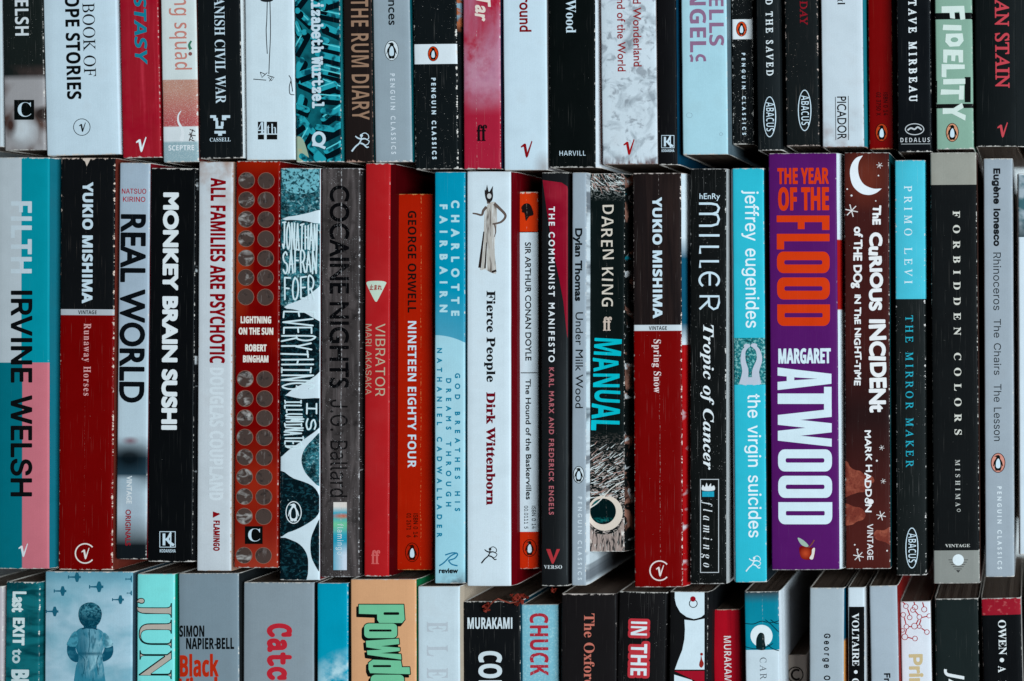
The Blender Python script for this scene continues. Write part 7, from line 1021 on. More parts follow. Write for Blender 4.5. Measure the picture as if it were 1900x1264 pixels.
text(b, 'ISBN 0 14', 986.5, 994, 938, 982, 'i', (24, 26, 28), wt=.1, name='small_lettering'); text(b, '00.0111 5', 972.5, 980, 938, 982, 'i', (24, 26, 28), wt=.1, name='small_lettering'); penguin(b, 983, 1017, 26, 33, (50, 20, 14), None, 1.3, body=(40, 20, 16))
ink(b, [[blob([(967, 386), (974, 378), (984, 380), (990, 398), (982, 402), (976, 410), (973, 396)])], [disc(971, 392, 3)]], (30, 22, 22), 'hound_drawing', 1)
b = mid(1004, 1053, 320, 1003, 1053, 1088, (28, 30, 32), 'charcoal paperback with a red curved flag shape behind spaced white capitals, middle row', rf=4, side=(20, 20, 22), rough=.35, bulge=.8, spk=.25, art=[((46, 50, 52), ('*', ('y', 560, 700), ('x', 1030, 1056)))])
ink(b, [[[(1006, 334), (1020, 336), (1042, 339), (1052, 346), (1055, 370), (1055, 640), (1051, 620), (1045, 560), (1038, 520), (1030, 482), (1022, 440), (1014, 390), (1009, 355)]]], (128, 14, 38), 'red_flag_shape', 1, rough=.35, art=[((150, 40, 56), ('*', ('-', ('y', 340, 460)), ('n', .02, .4, .7)))])
text(b, 'THE COMMUNIST MANIFESTO', 1018, 1029.5, 383, 672, 'g', (214, 222, 226), wt=.4, wx=1.0, layer=2); text(b, 'KARL MARX AND FREDERICK ENGELS', 1018.5, 1028, 681, 955, 'g', (168, 96, 104), wt=.35, wx=1.0, name='author_lettering')
ink(b, [[[(1013, 1019), (1021, 1019), (1027, 1036), (1033, 1019), (1039, 1019), (1027, 1046), (1024, 1046)]]], (166, 54, 60), 'publisher_mark'); text(b, 'VERSO', 1009, 1043, 1049, 1055.5, 's', (196, 206, 210), horiz=True, wx=1.0, name='publisher_name')
b = mid(1061, 1088, 320, 1061, 1086, 1087, (146, 160, 170), 'thinnest grey paperback with black sans lettering and a white bird oval, middle row', spk=.1, end=1, rf=3, side=(200, 216, 224), sideart=[((116, 126, 134), ('n', .03, .5, .62))])
text(b, 'Dylan Thomas', 1067, 1080.5, 422, 560, 'g', (20, 26, 30), wt=.8, name='author_lettering'); text(b, 'Under Milk Wood', 1068, 1082, 578, 759, 'g', (24, 30, 34), wt=.1); penguin(b, 1074, 881, 21, 32, (24, 28, 32), (192, 206, 212), 1.2); text(b, 'PENGUIN CLASSICS', 1072, 1080, 921, 1076, 'g', (192, 206, 214), wt=.3, wx=.95, name='series_lettering')
b = mid(1091, 1159, 322, 1090, 1158, 1024, (14, 22, 22), 'black paperback with a staring bird eye, wild feathers and jagged turquoise letters, middle row', H=.124, rf=11, side=(20, 24, 24), sideart=[((150, 110, 96), ('n', .04, .52, .60, 1, .6, 3, .6)), ((190, 200, 204), ('n', .05, .60, .66, 1, .8, 3, .6)), ((20, 120, 136), ('n', .03, .66, .7))], edge=.9, end=1.2, cr=.35, crx=1125, spk=.3,
        art=[((150, 156, 154), ('*', ('n', .17, .54, .60, 1, 2.2, 4, 1.2), ('-', ('y', 352, 374)))), ((176, 166, 160), ('*', ('n', .15, .54, .60, .8, 2.2, 4, 1.4), ('y', 800, 900)))])
rf_ = random.Random(11); tuft = []; t2 = []
for i in range(150):
    x, y = rf_.uniform(1090, 1158), rf_.uniform(318, 368); a = 2.4 + rf_.uniform(-.5, .5) + (x - 1124) * .012; l = rf_.uniform(5, 15)
    if y > 352 + (x - 1124) * .18: continue
    (tuft if i % 2 else t2).append([stroke([(x, y), (x + l * math.cos(a) * -1, y + l * math.sin(a))], 1.5, .4)])
for i in range(190):
    x, y = rf_.uniform(1092, 1158), rf_.uniform(822, 925); a = -.5 + rf_.uniform(-.3, .3) + (y - 880) * .004; l = rf_.uniform(6, 20)
    if rf_.random() > (y - 800) / 110.0: continue
    (tuft if i % 3 else t2).append([stroke([(x, y), (x + l * math.cos(a), y + l * math.sin(a))], 1.5, .4)])
ink(b, tuft, (196, 206, 206), 'feather_print', 1); ink(b, t2, (160, 132, 124), 'feather_print', 2)
ink(b, [[blob([(1090, 952), (1100, 985), (1120, 992), (1145, 985), (1158, 965), (1160, 1026), (1088, 1026)])]], (150, 136, 130), 'lower_lid_print', 1, art=[((20, 28, 30), ('n', .12, .50, .60, 2.6, .5, 4, .6)), ((206, 204, 198), ('n', .12, .58, .7, 2.6, .4, 4, .4))])
ink(b, [[disc(1122.5, 952, 33, 33, 40)]], (204, 194, 182), 'eye_white', 3)
ink(b, [[disc(1119, 949, 24, 24, 34)]], (8, 26, 28), 'eye_pupil', 4, rough=.3, art=[((20, 96, 96), ('*', ('e', 1105, 933, 7, 4, .5, -.5), ('n', .2, .4, .5))), ((16, 90, 90), ('*', ('e', 1118, 965, 16, 4, .6), ('n', .2, .42, .55)))]); ink(b, [[stroke(curve([(1092, 944), (1110, 932), (1135, 906), (1158, 893)]), 2.4, 1.2)]], (206, 206, 200), 'brow_feather', 5)
text(b, 'DAREN KING', 1117, 1138, 378, 572, 'n', (196, 190, 178), wt=-.5, jit=1.4, jrot=.05, name='author_lettering'); faber(b, 1126, 601, .85, (186, 172, 160))
text(b, 'MANUAL', 1101, 1150, 626, 800, 'n', (0, 172, 186), wt=.2, jit=2.6, jrot=.07, seed=8, layer=3)
b = mid(1175, 1262, 321, 1176, 1268, 1090, (30, 24, 24), 'paperback brown black above, red below, right of the staring bird eye spine, middle row', edge=1.3, end=1.2, cr=.55, crx=1224, core=(206, 196, 190), spk=.5, rf=9, lf=1, sideL=(200, 190, 184), side=(190, 206, 214), sideart=[((20, 80, 104), ('*', ('y', 440, 480), ('-', ('y', 600, 640)))), ((150, 20, 24), ('*', ('y', 640, 641), ('n', .02, .3, .4)))],
        bands=[(603, 614, (190, 202, 208)), (614, 1096, (112, 0, 0))], art=[((44, 34, 32), ('n', .03, .45, .7, 3, .15, 4, .3))])
text(b, 'YUKIO MISHIMA', 1210.5, 1228, 366, 591, 'n', WH, wt=.6, name='author_lettering'); text(b, 'VINTAGE', 1204, 1238, 605.5, 612.5, 'n', (26, 26, 28), horiz=True, name='publisher_name'); text(b, 'Spring Snow', 1213, 1226, 629, 729, 's', (216, 204, 204), wt=0, wx=.85); cmark(b, 1224, 1059, 1.0, (214, 204, 202))
b = mid(1280, 1347, 313, 1280, 1347, 1084, (20, 22, 22), 'black paperback with thin white art deco capitals above bold italic letters in the middle row', edge=1.2, end=1.2, spk=1.0, rf=4, lf=1, sideL=(190, 200, 204), side=(160, 168, 170), core=(190, 192, 190), bulge=.3)
text(b, 'hEnRy', 1297, 1336, 359, 369.5, 'g', WH, horiz=True, wt=.1, name='author_lettering')
ink(b, [[stroke(p, 4.2)] for p in ([(1297, 378), (1320, 378), (1330, 380), (1334, 386), (1331, 394), (1322, 397), (1297, 397)], [(1322, 397), (1331, 399), (1334, 407), (1331, 416), (1320, 419), (1297, 419)], [(1297, 437), (1335, 437)], [(1334, 458), (1299, 458), (1299, 471)], [(1334, 485), (1299, 485), (1299, 497)])], WH, 'author_lettering', 1)
a_ = [math.radians(q) for q in range(-68, 249, 12)]
ink(b, [[stroke([(1316 + 18 * math.sin(q + 1.57 + 1.57), 520 - 14 * math.cos(q + 1.57 + 1.57)) for q in [math.radians(d) for d in range(40, 321, 12)]], 4.2)], [stroke([(1317, 508), (1317, 530)], 4)], [stroke([(1298, 550), (1334, 550), (1334, 562), (1331, 571), (1324, 574), (1316, 568), (1315, 551)], 4)], [stroke([(1315, 558), (1298, 574)], 4)]], WH, 'author_lettering', 1)
text(b, 'Tropic of Cancer', 1305, 1324, 600, 872, 'b', (212, 222, 226), wt=.1)
ink(b, [frame(1299, 889, 1334, 1063, 1.4)], (180, 188, 192), 'logo_frame'); ink(b, [[rect(1303, 912, 1325, 922)]], (30, 150, 176), 'logo_water'); ink(b, [[blob([(1303, 910), (1304, 900), (1308, 904), (1311, 896), (1314, 903), (1319, 897), (1320, 903), (1325, 901), (1325, 910)])]], (206, 214, 218), 'logo_bird'); text(b, 'flamingo', 1305, 1316, 932, 1054, 'b', (206, 214, 218), ref='x', wx=.8, wt=-.2, name='publisher_name')
b = mid(1358, 1417, 312, 1364, 1422, 1081, (48, 176, 196), 'cyan paperback with white lowercase letters and a small photo of raised feet, middle row', lf=6, sideL=(168, 190, 202), rf=1, side=(30, 40, 46), spk=.05, rough=.35, bands=[(627, 714, (30, 110, 116), [((120, 180, 180), ('n', .25, .5, .62, 1, 1, 4, .3)), ((10, 50, 56), ('n', .2, .56, .66, 1.3, 1, 4, .3))])])
text(b, 'jeffrey eugenides', 1382, 1407, 354, 610, 'i', (212, 228, 234), ref='H', wt=.3, name='author_lettering'); text(b, 'the virgin suicides', 1387, 1411, 731, 999, 'i', (212, 228, 234), wt=.3)
ink(b, [[stroke(curve([(1388, 642), (1380, 652), (1379, 670), (1383, 690), (1378, 714)]), 5, 14)], [stroke(curve([(1396, 641), (1406, 650), (1409, 668), (1402, 690), (1405, 714)]), 5, 16)], [rect(1380, 700, 1410, 714)], [disc(1386, 642, 6, 4)], [disc(1399, 641, 6, 4)]], (176, 186, 200), 'legs_print', 2); runner(b, 1397, 1046, .8, (206, 224, 230))
b = mid(1426, 1551, 284, 1431, 1558, 1058, (82, 26, 96), 'widest purple paperback with giant orange and white condensed capitals, middle row', rf=9, side=(190, 206, 214), sideart=[((150, 30, 26), ('*', ('y', 444, 446), ('-', ('y', 574, 577))))], spk=.1, end=.8, rough=.4, bulge=.3)
OR = (196, 58, 18)
text(b, 'THE YEAR', 1442, 1538, 312, 342, 'n', OR, horiz=True, wt=.6); text(b, 'OF THE', 1442, 1540, 348, 391, 'n', OR, horiz=True, wt=1.0)
def big(b, word, tops, x0, x1, col):
    sh = []
    for c, (ya_, yb_) in zip(word, tops):
        sh.append([[(x0 + (x1 - x0) * y + (ya_ - 400) * .006, ya_ + (yb_ - ya_) * x) for x, y in L] for L in BLOCK[c]])
    ink(b, sh, col, 'title_lettering', 1)
big(b, 'FLOOD', [(400, 427), (434, 463), (467, 507), (515, 556), (565, 605)], 1441, 1539, OR)
text(b, 'MARGARET', 1442.5, 1542, 647, 675, 'n', (198, 218, 226), horiz=True, wt=.7, name='author_lettering')
big(b, 'ATWOOD', [(682, 724), (718, 762), (759, 829), (834, 875), (883, 924), (932, 973)], 1441, 1541, (198, 218, 226))
ink(b, [[blob([(1483, 1017), (1490, 1013), (1500, 1016), (1511, 1017), (1512, 1028), (1509, 1037), (1496, 1039), (1486, 1034)])]], (112, 16, 14), 'apple_print', 1, art=[((176, 70, 40), ('e', 1492, 1027, 7, 7, .8))]); ink(b, [[blob([(1507, 1019), (1512, 1017), (1511, 1028), (1508, 1038), (1502, 1036), (1506, 1028)])]], (206, 204, 196), 'apple_bite', 2); ink(b, [[blob([(1480, 998), (1490, 1002), (1500, 1012), (1496, 1015), (1486, 1010)])]], (150, 172, 160), 'apple_leaf', 2); ink(b, [[stroke(curve([(1500, 1016), (1506, 1010), (1511, 1002)]), 2.2)]], (120, 70, 60), 'apple_stem', 3)
b = mid(1566, 1649, 283, 1569, 1652, 1056, (62, 27, 25), 'brown paperback with a white crescent moon, stars and uneven hand drawn white letters, middle row', edge=.8, end=1.0, cr=.15, crx=1605, spk=.3, rf=1, side=(20, 70, 76), lf=1, sideL=(180, 180, 180),
        art=[((120, 54, 38), ('*', ('e', 1606, 330, 34, 42, .6), ('c', .5))), ((40, 22, 22), ('y', 640, 760)), ((74, 32, 28), ('y', 780, 980))])
ink(b, [[curve([(1600, 289), (1589, 293), (1580, 305), (1577, 322), (1582, 344), (1596, 358), (1612, 362), (1626, 358), (1636, 350)], 4) + curve([(1634, 350), (1620, 350), (1604, 343), (1595, 330), (1592, 314), (1594, 300), (1601, 289)], 4)]], (214, 222, 228), 'crescent_moon', 1)
ink(b, [[blob([(1560, 858), (1572, 857), (1577, 866), (1586, 872), (1596, 874), (1604, 880), (1618, 884), (1622, 894), (1612, 900), (1606, 912), (1592, 914), (1580, 918), (1560, 920)])], [blob([(1560, 936), (1572, 935), (1584, 940), (1598, 943), (1606, 954), (1602, 964), (1590, 968), (1580, 974), (1560, 972)])], [blob([(1660, 976), (1650, 978), (1640, 984), (1626, 984), (1621, 994), (1628, 1002), (1642, 1006), (1660, 1013)])]], (112, 52, 42), 'cloud_print', 1, art=[((150, 84, 66), ('n', .05, .45, .68, 1, 1, 4, .6)), ((74, 32, 28), ('*', ('n', .3, .55, .7), ('c', .6)))])
def star(x, y, r): return [[stroke([(x - r * math.cos(a), y - r * math.sin(a)), (x + r * math.cos(a), y + r * math.sin(a))], r * .16)] for a in (.2, 1.3, 2.35)]
ink(b, star(1632, 307, 6) + star(1580, 391, 12) + star(1593, 1032, 10) + star(1635, 957, 9) + star(1639, 893, 5) + star(1636, 831, 5) + [[disc(x, y, r, n=8)] for x, y, r in ((1630, 326, 1.5), (1572, 351, 1.6), (1580, 363, 2), (1625, 373, 1.3), (1627, 855, 2), (1646, 1022, 1.6), (1591, 1020, 2), (1586, 1011, 1.5))], (206, 206, 206), 'star', 1)
hl = dict(st='g', col=(220, 220, 222), jit=1.2, jrot=.06)
text(b, 'ThE', 1618, 1634, 380, 418, wt=1.1, seed=2, **hl); text(b, 'CuRIOUS', 1613, 1637, 430, 578, wt=1.7, seed=3, **hl); text(b, 'INCIDENt', 1613, 1644, 590, 766, wt=1.8, seed=4, **hl)
text(b, 'of THE DOg', 1584, 1600, 420, 535, wt=.8, seed=5, **hl); text(b, 'iN ThE NiGHT-TiME', 1585, 1597, 545, 716, wt=.6, seed=6, **hl); text(b, 'MARK HADDoN', 1605, 1617, 797, 952, wt=.5, seed=7, **hl); text(b, 'VINTAGE', 1609, 1620, 972, 1040, 'i', (206, 206, 208), wt=.3, name='publisher_name')
ink(b, [[disc(1615, 931, 6, 5)]], (216, 216, 218), 'letter_dot', 2)
b = mid(1660, 1716, 297, 1663, 1719, 1068, (26, 30, 30), 'paperback cyan above and black below with fine spaced serif capitals, middle row', edge=1.6, end=1.8, spk=.9, rf=2, core=(206, 206, 204), bulge=.6, bands=[(290, 555, (70, 178, 198))])
text(b, 'PRIMO LEVI', 1677.5, 1692, 346, 529, 't', (196, 220, 228), wt=.15, wx=.95, name='author_lettering'); text(b, 'THE MIRROR MAKER', 1680, 1694, 587, 868, 't', (40, 160, 180), wt=.15, wx=.95); abacus(b, 1692, 1017, 24, 76)
b = mid(1726, 1811, 283, 1732, 1818, 1083, (20, 22, 23), 'black paperback with beige head, fat spaced serif capitals and a sun emblem, middle row', edge=.9, end=1.1, spk=.4, rf=2, side=(60, 44, 40), core=(196, 196, 190), H=.131, bands=[(280, 343, (142, 144, 136)), (1021.5, 1090, (130, 134, 130))])
text(b, 'FORBIDDEN COLORS', 1768, 1781, 391, 808, 's', (196, 198, 190), wt=.1, wx=1.15); text(b, 'MISHIMA', 1772.5, 1781, 853, 940, 's', (176, 180, 176), wt=0, wx=.95, name='author_lettering'); ink(b, [ring(1779, 947, 3.6, 3, 1.0, 14)], (166, 170, 166), 'small_emblem'); text(b, 'VINTAGE', 1754, 1800, 1010, 1015.5, 's', (186, 190, 186), horiz=True, name='publisher_name')
ink(b, lines([[(1760 + d, 1039 + i * 4.2), (1796 - d, 1039 + i * 4.2)] for i, d in enumerate((0, 2, 5, 8, 11))], 1.1) + [[[(1774, 1058), (1782, 1058), (1778, 1063)]]], (60, 62, 62), 'sun_emblem_line', 1); ink(b, [[disc(1778, 1039, 10.5)]], (206, 218, 222), 'sun_emblem', 2)
b = mid(1825, 1878, 294, 1828, 1882, 1071, (146, 158, 167), 'grey blue paperback with bold then light black lettering and a salmon bird oval', spk=.15, end=1.4, rf=1, edge=.5, side=(120, 128, 134), lf=1, sideL=(180, 184, 188))
text(b, 'Eugène Ionesco', 1843, 1856, 311, 458, 'i', (20, 24, 28), wt=.9, name='author_lettering'); text(b, 'Rhinoceros', 1843, 1857, 467, 577, 'i', (30, 36, 40), wt=0); text(b, 'The Chairs', 1844, 1857, 591, 697, 'i', (30, 36, 40), wt=0); text(b, 'The Lesson', 1844, 1858, 712, 820, 'i', (30, 36, 40), wt=0)
penguin(b, 1852, 859, 27, 37, (60, 30, 28), (196, 136, 122), 1.3); text(b, 'PENGUIN CLASSICS', 1850, 1858.5, 902, 1056, 'g', (196, 208, 214), wt=.4, wx=.9, name='series_lettering')
b = mid(1889, 1965, 322, 1892, 1968, 1030, (196, 210, 218), 'white paperback with a teal photo at its head, right end of the middle row', H=.122, lf=2, sideL=(170, 160, 154), spk=.1, bands=[(325, 440, (60, 96, 104), [((150, 164, 172), ('n', .04, .4, .6)), ((16, 44, 48), ('y', 400, 445))])])

# ------------------------------------------------------------------ BOTTOM ROW
def bot(x0a, x1a, x0b, x1b, y0, color, label, **k):
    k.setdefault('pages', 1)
    return book(x0a, x1a, y0, x0b, x1b, 1264, y0, y0 + k.pop('hgt', 770), color, label, **k)
b = bot(-70, 5, -70, 4, 1088, (176, 172, 176), 'pale mauve grey paperback cut off by the left edge of the photo, bottom row', edge=.8)
b = bot(10, 74, 9, 71, 1080, (22, 104, 112), 'teal paperback with uneven pale lettering and worn corners, leftmost readable spine of the bottom row', rf=2, end=2.2, edge=1.0, spk=.5, art=[((10, 66, 74), ('n', .03, .45, .65, .6, 1.5, 3, .4))])
text(b, 'Last', 23, 49, 1096, 1136, 'g', (196, 214, 216), wt=1.3, jit=.6); text(b, 'EXIT', 24, 46, 1144, 1198, 'n', (196, 214, 216), wt=.9); text(b, 'to', 23, 44, 1204, 1232, 'g', (176, 200, 204), wt=.8); text(b, 'BROOKLYN', 21, 54, 1240, 1412, 'g', (186, 206, 210), wt=1.8)
b = bot(82, 244, 81, 243, 1061, (118, 168, 184), 'broad pale blue hardback showing a child from behind under small aeroplanes, bottom row', rf=4, side=(50, 72, 84), spk=.08, rough=.4, bulge=.6,  # side tone lowered so its colour includes the shade beside it
        art=[((160, 192, 206), ('*', ('y', 1072, 1110), ('n', .014, .32, .62, 1, 1.4, 3, .3))), ((104, 156, 174), ('*', ('n', .012, .55, .8, 1, 1.5, 2, .2), ('c', .8))), ((90, 148, 168), ('*', ('-', ('y', 1066, 1085)), ('c', .5)))])
pl = []
for x, y, k in ((143, 1071, 1.0), (116, 1097, 1.0), (184, 1089, 1.1), (223, 1113, .9), (101, 1135, 1.0), (244, 1075, .7), (243, 1101, .5)):
    pl += [[[(x - 17 * k, y - .9 * k), (x + 7 * k, y - 2.2 * k), (x + 7 * k, y + 2.2 * k), (x - 17 * k, y + .9 * k)]], [[(x - 2 * k, y - 9 * k), (x + 2 * k, y - 9 * k), (x + 5 * k, y), (x + 2 * k, y + 9 * k), (x - 2 * k, y + 9 * k), (x - 5 * k, y)]], [[(x - 17 * k, y - 3 * k), (x - 15 * k, y - 3 * k), (x - 15 * k, y + 3 * k), (x - 17 * k, y + 3 * k)]]]
ink(b, pl, (30, 96, 118), 'aeroplane_print', 1)
ink(b, [[blob([(127, 1192), (139, 1194), (141, 1208), (147, 1219), (143, 1229), (131, 1224), (124, 1210)])], [blob([(196, 1194), (207, 1194), (210, 1208), (205, 1221), (191, 1228), (188, 1218), (193, 1207)])], [[(154, 1152), (181, 1152), (179, 1168), (156, 1168)]]], (18, 80, 102), 'child_arm', 1, art=[((54, 122, 142), ('n', .06, .52, .7))])
ink(b, [[blob([(140, 1174), (152, 1165), (166, 1167), (182, 1167), (194, 1177), (196, 1196), (190, 1208), (190, 1222), (193, 1244), (194, 1300), (139, 1300), (140, 1244), (146, 1222), (142, 1206), (138, 1194)])], [[(140, 1290), (192, 1290), (196, 1340), (172, 1380), (140, 1380)]]], (52, 126, 148), 'child_shirt', 2,
    art=[((142, 188, 202), ('*', ('e', 178, 1188, 20, 24, .9), ('n', .06, .3, .7, 1.4, .6, 3, .8))), ((150, 196, 208), ('*', ('e', 178, 1230, 22, 18, .8), ('n', .07, .35, .65, 2, .6, 3, .8))), ((20, 84, 106), ('*', ('e', 150, 1206, 9, 34, .9), ('c', .7))), ((18, 78, 98), ('*', ('e', 166, 1213, 28, 2.5, .8), ('c', .8))), ((22, 86, 106), ('*', ('n', .09, .56, .66, 2.6, .5, 3, .9), ('c', .7)))])
ink(b, [[blob([(142, 1172), (134, 1176), (126, 1190), (124, 1197), (132, 1200), (141, 1199), (145, 1190)], 3)], [blob([(193, 1174), (201, 1180), (209, 1193), (209, 1198), (200, 1202), (193, 1200), (190, 1188)], 3)]], (70, 142, 162), 'child_sleeve', 3, art=[((150, 196, 208), ('x', 192, 206)), ((28, 92, 112), ('*', ('n', .12, .52, .66), ('c', .6)))])
ink(b, lines([curve([(166, 1168), (167, 1190), (165, 1210)]), curve([(150, 1216), (158, 1226), (156, 1250)]), curve([(184, 1216), (180, 1228), (183, 1252)])], 1.2), (24, 88, 108), 'shirt_fold', 4)
ink(b, [[blob([(146, 1138), (149, 1127), (156, 1121), (165, 1118), (175, 1119), (184, 1125), (189, 1136), (188, 1148), (183, 1158), (174, 1163), (160, 1164), (151, 1157), (147, 1148)], 3)]], (10, 62, 80), 'child_hair', 4, art=[((80, 146, 162), ('*', ('e', 167, 1129, 21, 13, .8), ('n', .15, .42, .58, 1, 1, 3, 1.2))), ((36, 100, 118), ('*', ('n', .16, .52, .62, 1, 1, 3, 1.0), ('c', .6)))])
ink(b, [[stroke(curve([(153, 1167), (166, 1164), (181, 1168)]), 2.4)]], (16, 66, 86), 'shirt_collar', 5)
b = bot(254, 323, 253, 323, 1065, (124, 216, 214), 'mint green paperback with outlined pink grey serif capitals, bottom row', rf=3, side=(0, 120, 96), spk=.1, end=.8, rough=.35)
text(b, 'JUNKY', 259, 319, 1110, 1370, 's', (20, 36, 36), wt=.0, name='title_outline'); text(b, 'JUNKY', 261, 317.5, 1111.5, 1370, 's', (176, 170, 160), wt=-1.7, layer=2)
b = bot(331, 441, 331, 443, 1064, (120, 138, 148), 'grey paperback with condensed black and orange red lettering, bottom row', rf=3, side=(32, 36, 38), spk=.15, end=.8)  # shade of the narrow gap is put into the side colour
text(b, 'SIMON', 332, 380.5, 1161, 1182, 'n', (14, 18, 20), horiz=True, wt=.3, name='author_lettering'); text(b, 'NAPIER BELL', 344, 435, 1184, 1205, 'n', (14, 18, 20), horiz=True, wt=.3, name='author_lettering'); ink(b, [[rect(398, 1195, 404, 1198)]], (14, 18, 20), 'hyphen')
text(b, 'Black', 331, 406, 1216, 1256, 'n', (176, 46, 20), horiz=True, wt=.8); text(b, 'Vinyl', 331, 406, 1259, 1300, 'n', (176, 46, 20), horiz=True, wt=.8)
b = bot(452, 580, 449, 582, 1081, (132, 146, 154), 'broad grey paperback with large red slab lowercase letters, bottom row', rf=2, side=(30, 30, 32), spk=.1, bulge=.5, end=1.2)
text(b, 'Catch', 496, 541, 1155, 1292, 'm', (178, 40, 54), wt=2.6, gap=2)
b = bot(588, 645, 588, 645, 1082, (0, 148, 176), 'plain sky blue paperback with a wisp of white cloud, bottom row', rf=1, side=(10, 40, 50), spk=.05, rough=.3, end=.5, art=[((170, 206, 216), ('*', ('e', 628, 1250, 44, 26, .7, -.5), ('n', .04, .35, .6)))])
b = bot(650, 771, 650, 772, 1075, (206, 158, 118), 'peach paperback with big mint green cartoon letters outlined in black, bottom row', rf=5, side=(20, 96, 60), spk=.1, end=.7, rough=.4)
PW = [('P', 666, 750, 1122, 1156), ('o', 676, 737, 1157, 1184), ('w', 679, 742, 1184, 1224), ('d', 684, 760, 1224, 1252), ('e', 688, 750, 1252, 1290)]
def powder(o, wt_):
    sh = []
    for c, x0, x1, ya_, yb_ in PW:
        if c == 'P': L = [[(666, ya_), (749, ya_), (751, yb_ - 6), (746, yb_), (704, yb_), (700, yb_ - 6), (700, ya_ + 18), (666, ya_ + 17)]]
        elif c == 'o': L = [rr(x0, ya_, x1, yb_, (9, 7))]
        elif c == 'w': L = [[(x0, ya_ + 5), (x1 - 2, ya_ + 1), (x1 - 1, ya_ + 11), (x0 + 28, ya_ + 15), (x1, ya_ + 18), (x1, ya_ + 24), (x0 + 28, ya_ + 28), (x1 + 2, ya_ + 30), (x1 + 3, ya_ + 40), (x0 + 3, ya_ + 31), (x0 + 2, ya_ + 23), (x0 + 30, ya_ + 21.5), (x0 + 1, ya_ + 17)]]
        elif c == 'd': L = [[(x0 + 8, ya_), (x1 - 16, ya_ + 2), (x1 - 14, ya_ + 14), (x1, ya_ + 14), (x1 + 1, ya_ + 27), (x0 + 3, ya_ + 25), (x0, ya_ + 18), (x0, ya_ + 6)]]
        else: L = [rr(x0, ya_, x1, yb_, (9, 8))]
        q = [sdf_offset(L, wt_, .9)] if wt_ else [L]
        sh += [[[(x + o[0], y + o[1]) for x, y in l] for l in s_] for s_ in q]
    return sh
ink(b, powder((-3.5, 5), 1.6), (16, 20, 18), 'title_shadow', 1); ink(b, powder((0, 0), 1.6), (16, 20, 18), 'title_outline', 2); ink(b, powder((0, 0), 0), (112, 186, 148), 'title_lettering', 3)
ink(b, [[rr(712, 1136, 741, 1141, (2, 2))], [rr(685, 1168, 727, 1172, (2, 2))], [rr(692, 1234, 726, 1238, (2, 2))], [rr(698, 1264, 736, 1269, (2, 2))]], (16, 20, 18), 'letter_hole', 4)
b = bot(775, 852, 775, 853, 1088, (188, 206, 214), 'white paperback with very faint pale pink capitals, bottom row', rf=4, side=(170, 160, 144), spk=.08, end=1)
for c, ya_ in (('E', 1153), ('L', 1197), ('E', 1239)):
    text(b, c, 792, 831, ya_, ya_ + 21, 's', (176, 188, 196), wt=.2, name='title_lettering')
b = bot(860, 964, 859, 966, 1116, (20, 22, 24), 'black paperback with white condensed capitals across its head under dried red leaves, bottom row', rf=1, side=(10, 60, 76), spk=.6, end=1.4, H=.126)
text(b, 'MURAKAMI', 866, 952, 1146, 1167, 'n', (196, 210, 216), horiz=True, wt=.2, name='author_lettering'); text(b, 'COLLECTED', 887, 932, 1205, 1418, 'n', (16, 16, 18), wt=2.4, name='title_outline'); text(b, 'COLLECTED', 888, 931, 1206, 1417, 'n', (196, 210, 216), wt=.8, layer=2)
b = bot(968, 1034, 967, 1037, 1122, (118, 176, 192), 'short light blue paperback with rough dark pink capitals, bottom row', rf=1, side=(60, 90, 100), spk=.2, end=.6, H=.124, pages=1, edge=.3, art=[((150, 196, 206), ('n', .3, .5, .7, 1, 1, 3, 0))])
text(b, 'CHUCK', 983, 1017, 1136, 1254, 'n', (164, 44, 58), wt=.2, art=[((118, 176, 192), ('n', .22, .62, .68, 1, 1, 4, .3))])
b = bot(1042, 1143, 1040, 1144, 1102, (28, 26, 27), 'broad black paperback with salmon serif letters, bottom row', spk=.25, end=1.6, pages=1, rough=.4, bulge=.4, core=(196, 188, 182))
text(b, 'The Oxford', 1084, 1103, 1138, 1276, 's', (186, 110, 96), wt=0)
b = bot(1147, 1238, 1145, 1232, 1099, (24, 23, 24), 'black paperback with white capitals inside a red rounded border, bottom row', spk=.8, end=1.4, edge=1.0, rf=1, bulge=.9)
for wd, ya_, yb_ in (('IN', 1151, 1181), ('THE', 1194, 1255), ('MIDDLE', 1268, 1390)):
    text(b, wd, 1171, 1201, ya_, yb_, 'n', (178, 52, 62), wt=.01, scale_over=5.5, name='title_border')
for wd, ya_, yb_ in (('IN', 1151, 1181), ('THE', 1194, 1255), ('MIDDLE', 1268, 1390)):
    text(b, wd, 1171, 1201, ya_, yb_, 'n', (206, 218, 224), wt=.01, scale_over=.1, layer=3)
b = bot(1244, 1313, 1240, 1313, 1098, (22, 22, 23), 'black paperback with a white cartoon figure, pierced ring and red drop, bottom row', spk=.5, end=1.0, rf=6, side=(24, 26, 28), edge=.6)
wc = (198, 216, 224)
ink(b, [[[(1252, 1098), (1307, 1098), (1307, 1140), (1300, 1146), (1288, 1149), (1274, 1145), (1262, 1136), (1254, 1122), (1252, 1110)]], [[(1270, 1150), (1288, 1152), (1307, 1148), (1307, 1243), (1252, 1243), (1258, 1226), (1266, 1206), (1270, 1186), (1271, 1168)]], [[(1251, 1252), (1284, 1262), (1300, 1300), (1251, 1300)]]], wc, 'cartoon_body', 1)
ink(b, [[[(1251, 1245), (1307, 1245), (1307, 1300), (1300, 1268)]]], (150, 20, 40), 'cartoon_cloth', 2); ink(b, lines([[(1251, 1243.5), (1307, 1243.5)], curve([(1252, 1115), (1258, 1134), (1272, 1146), (1288, 1149.5), (1307, 1144)])], 1.8), (20, 22, 24), 'cartoon_line', 3)
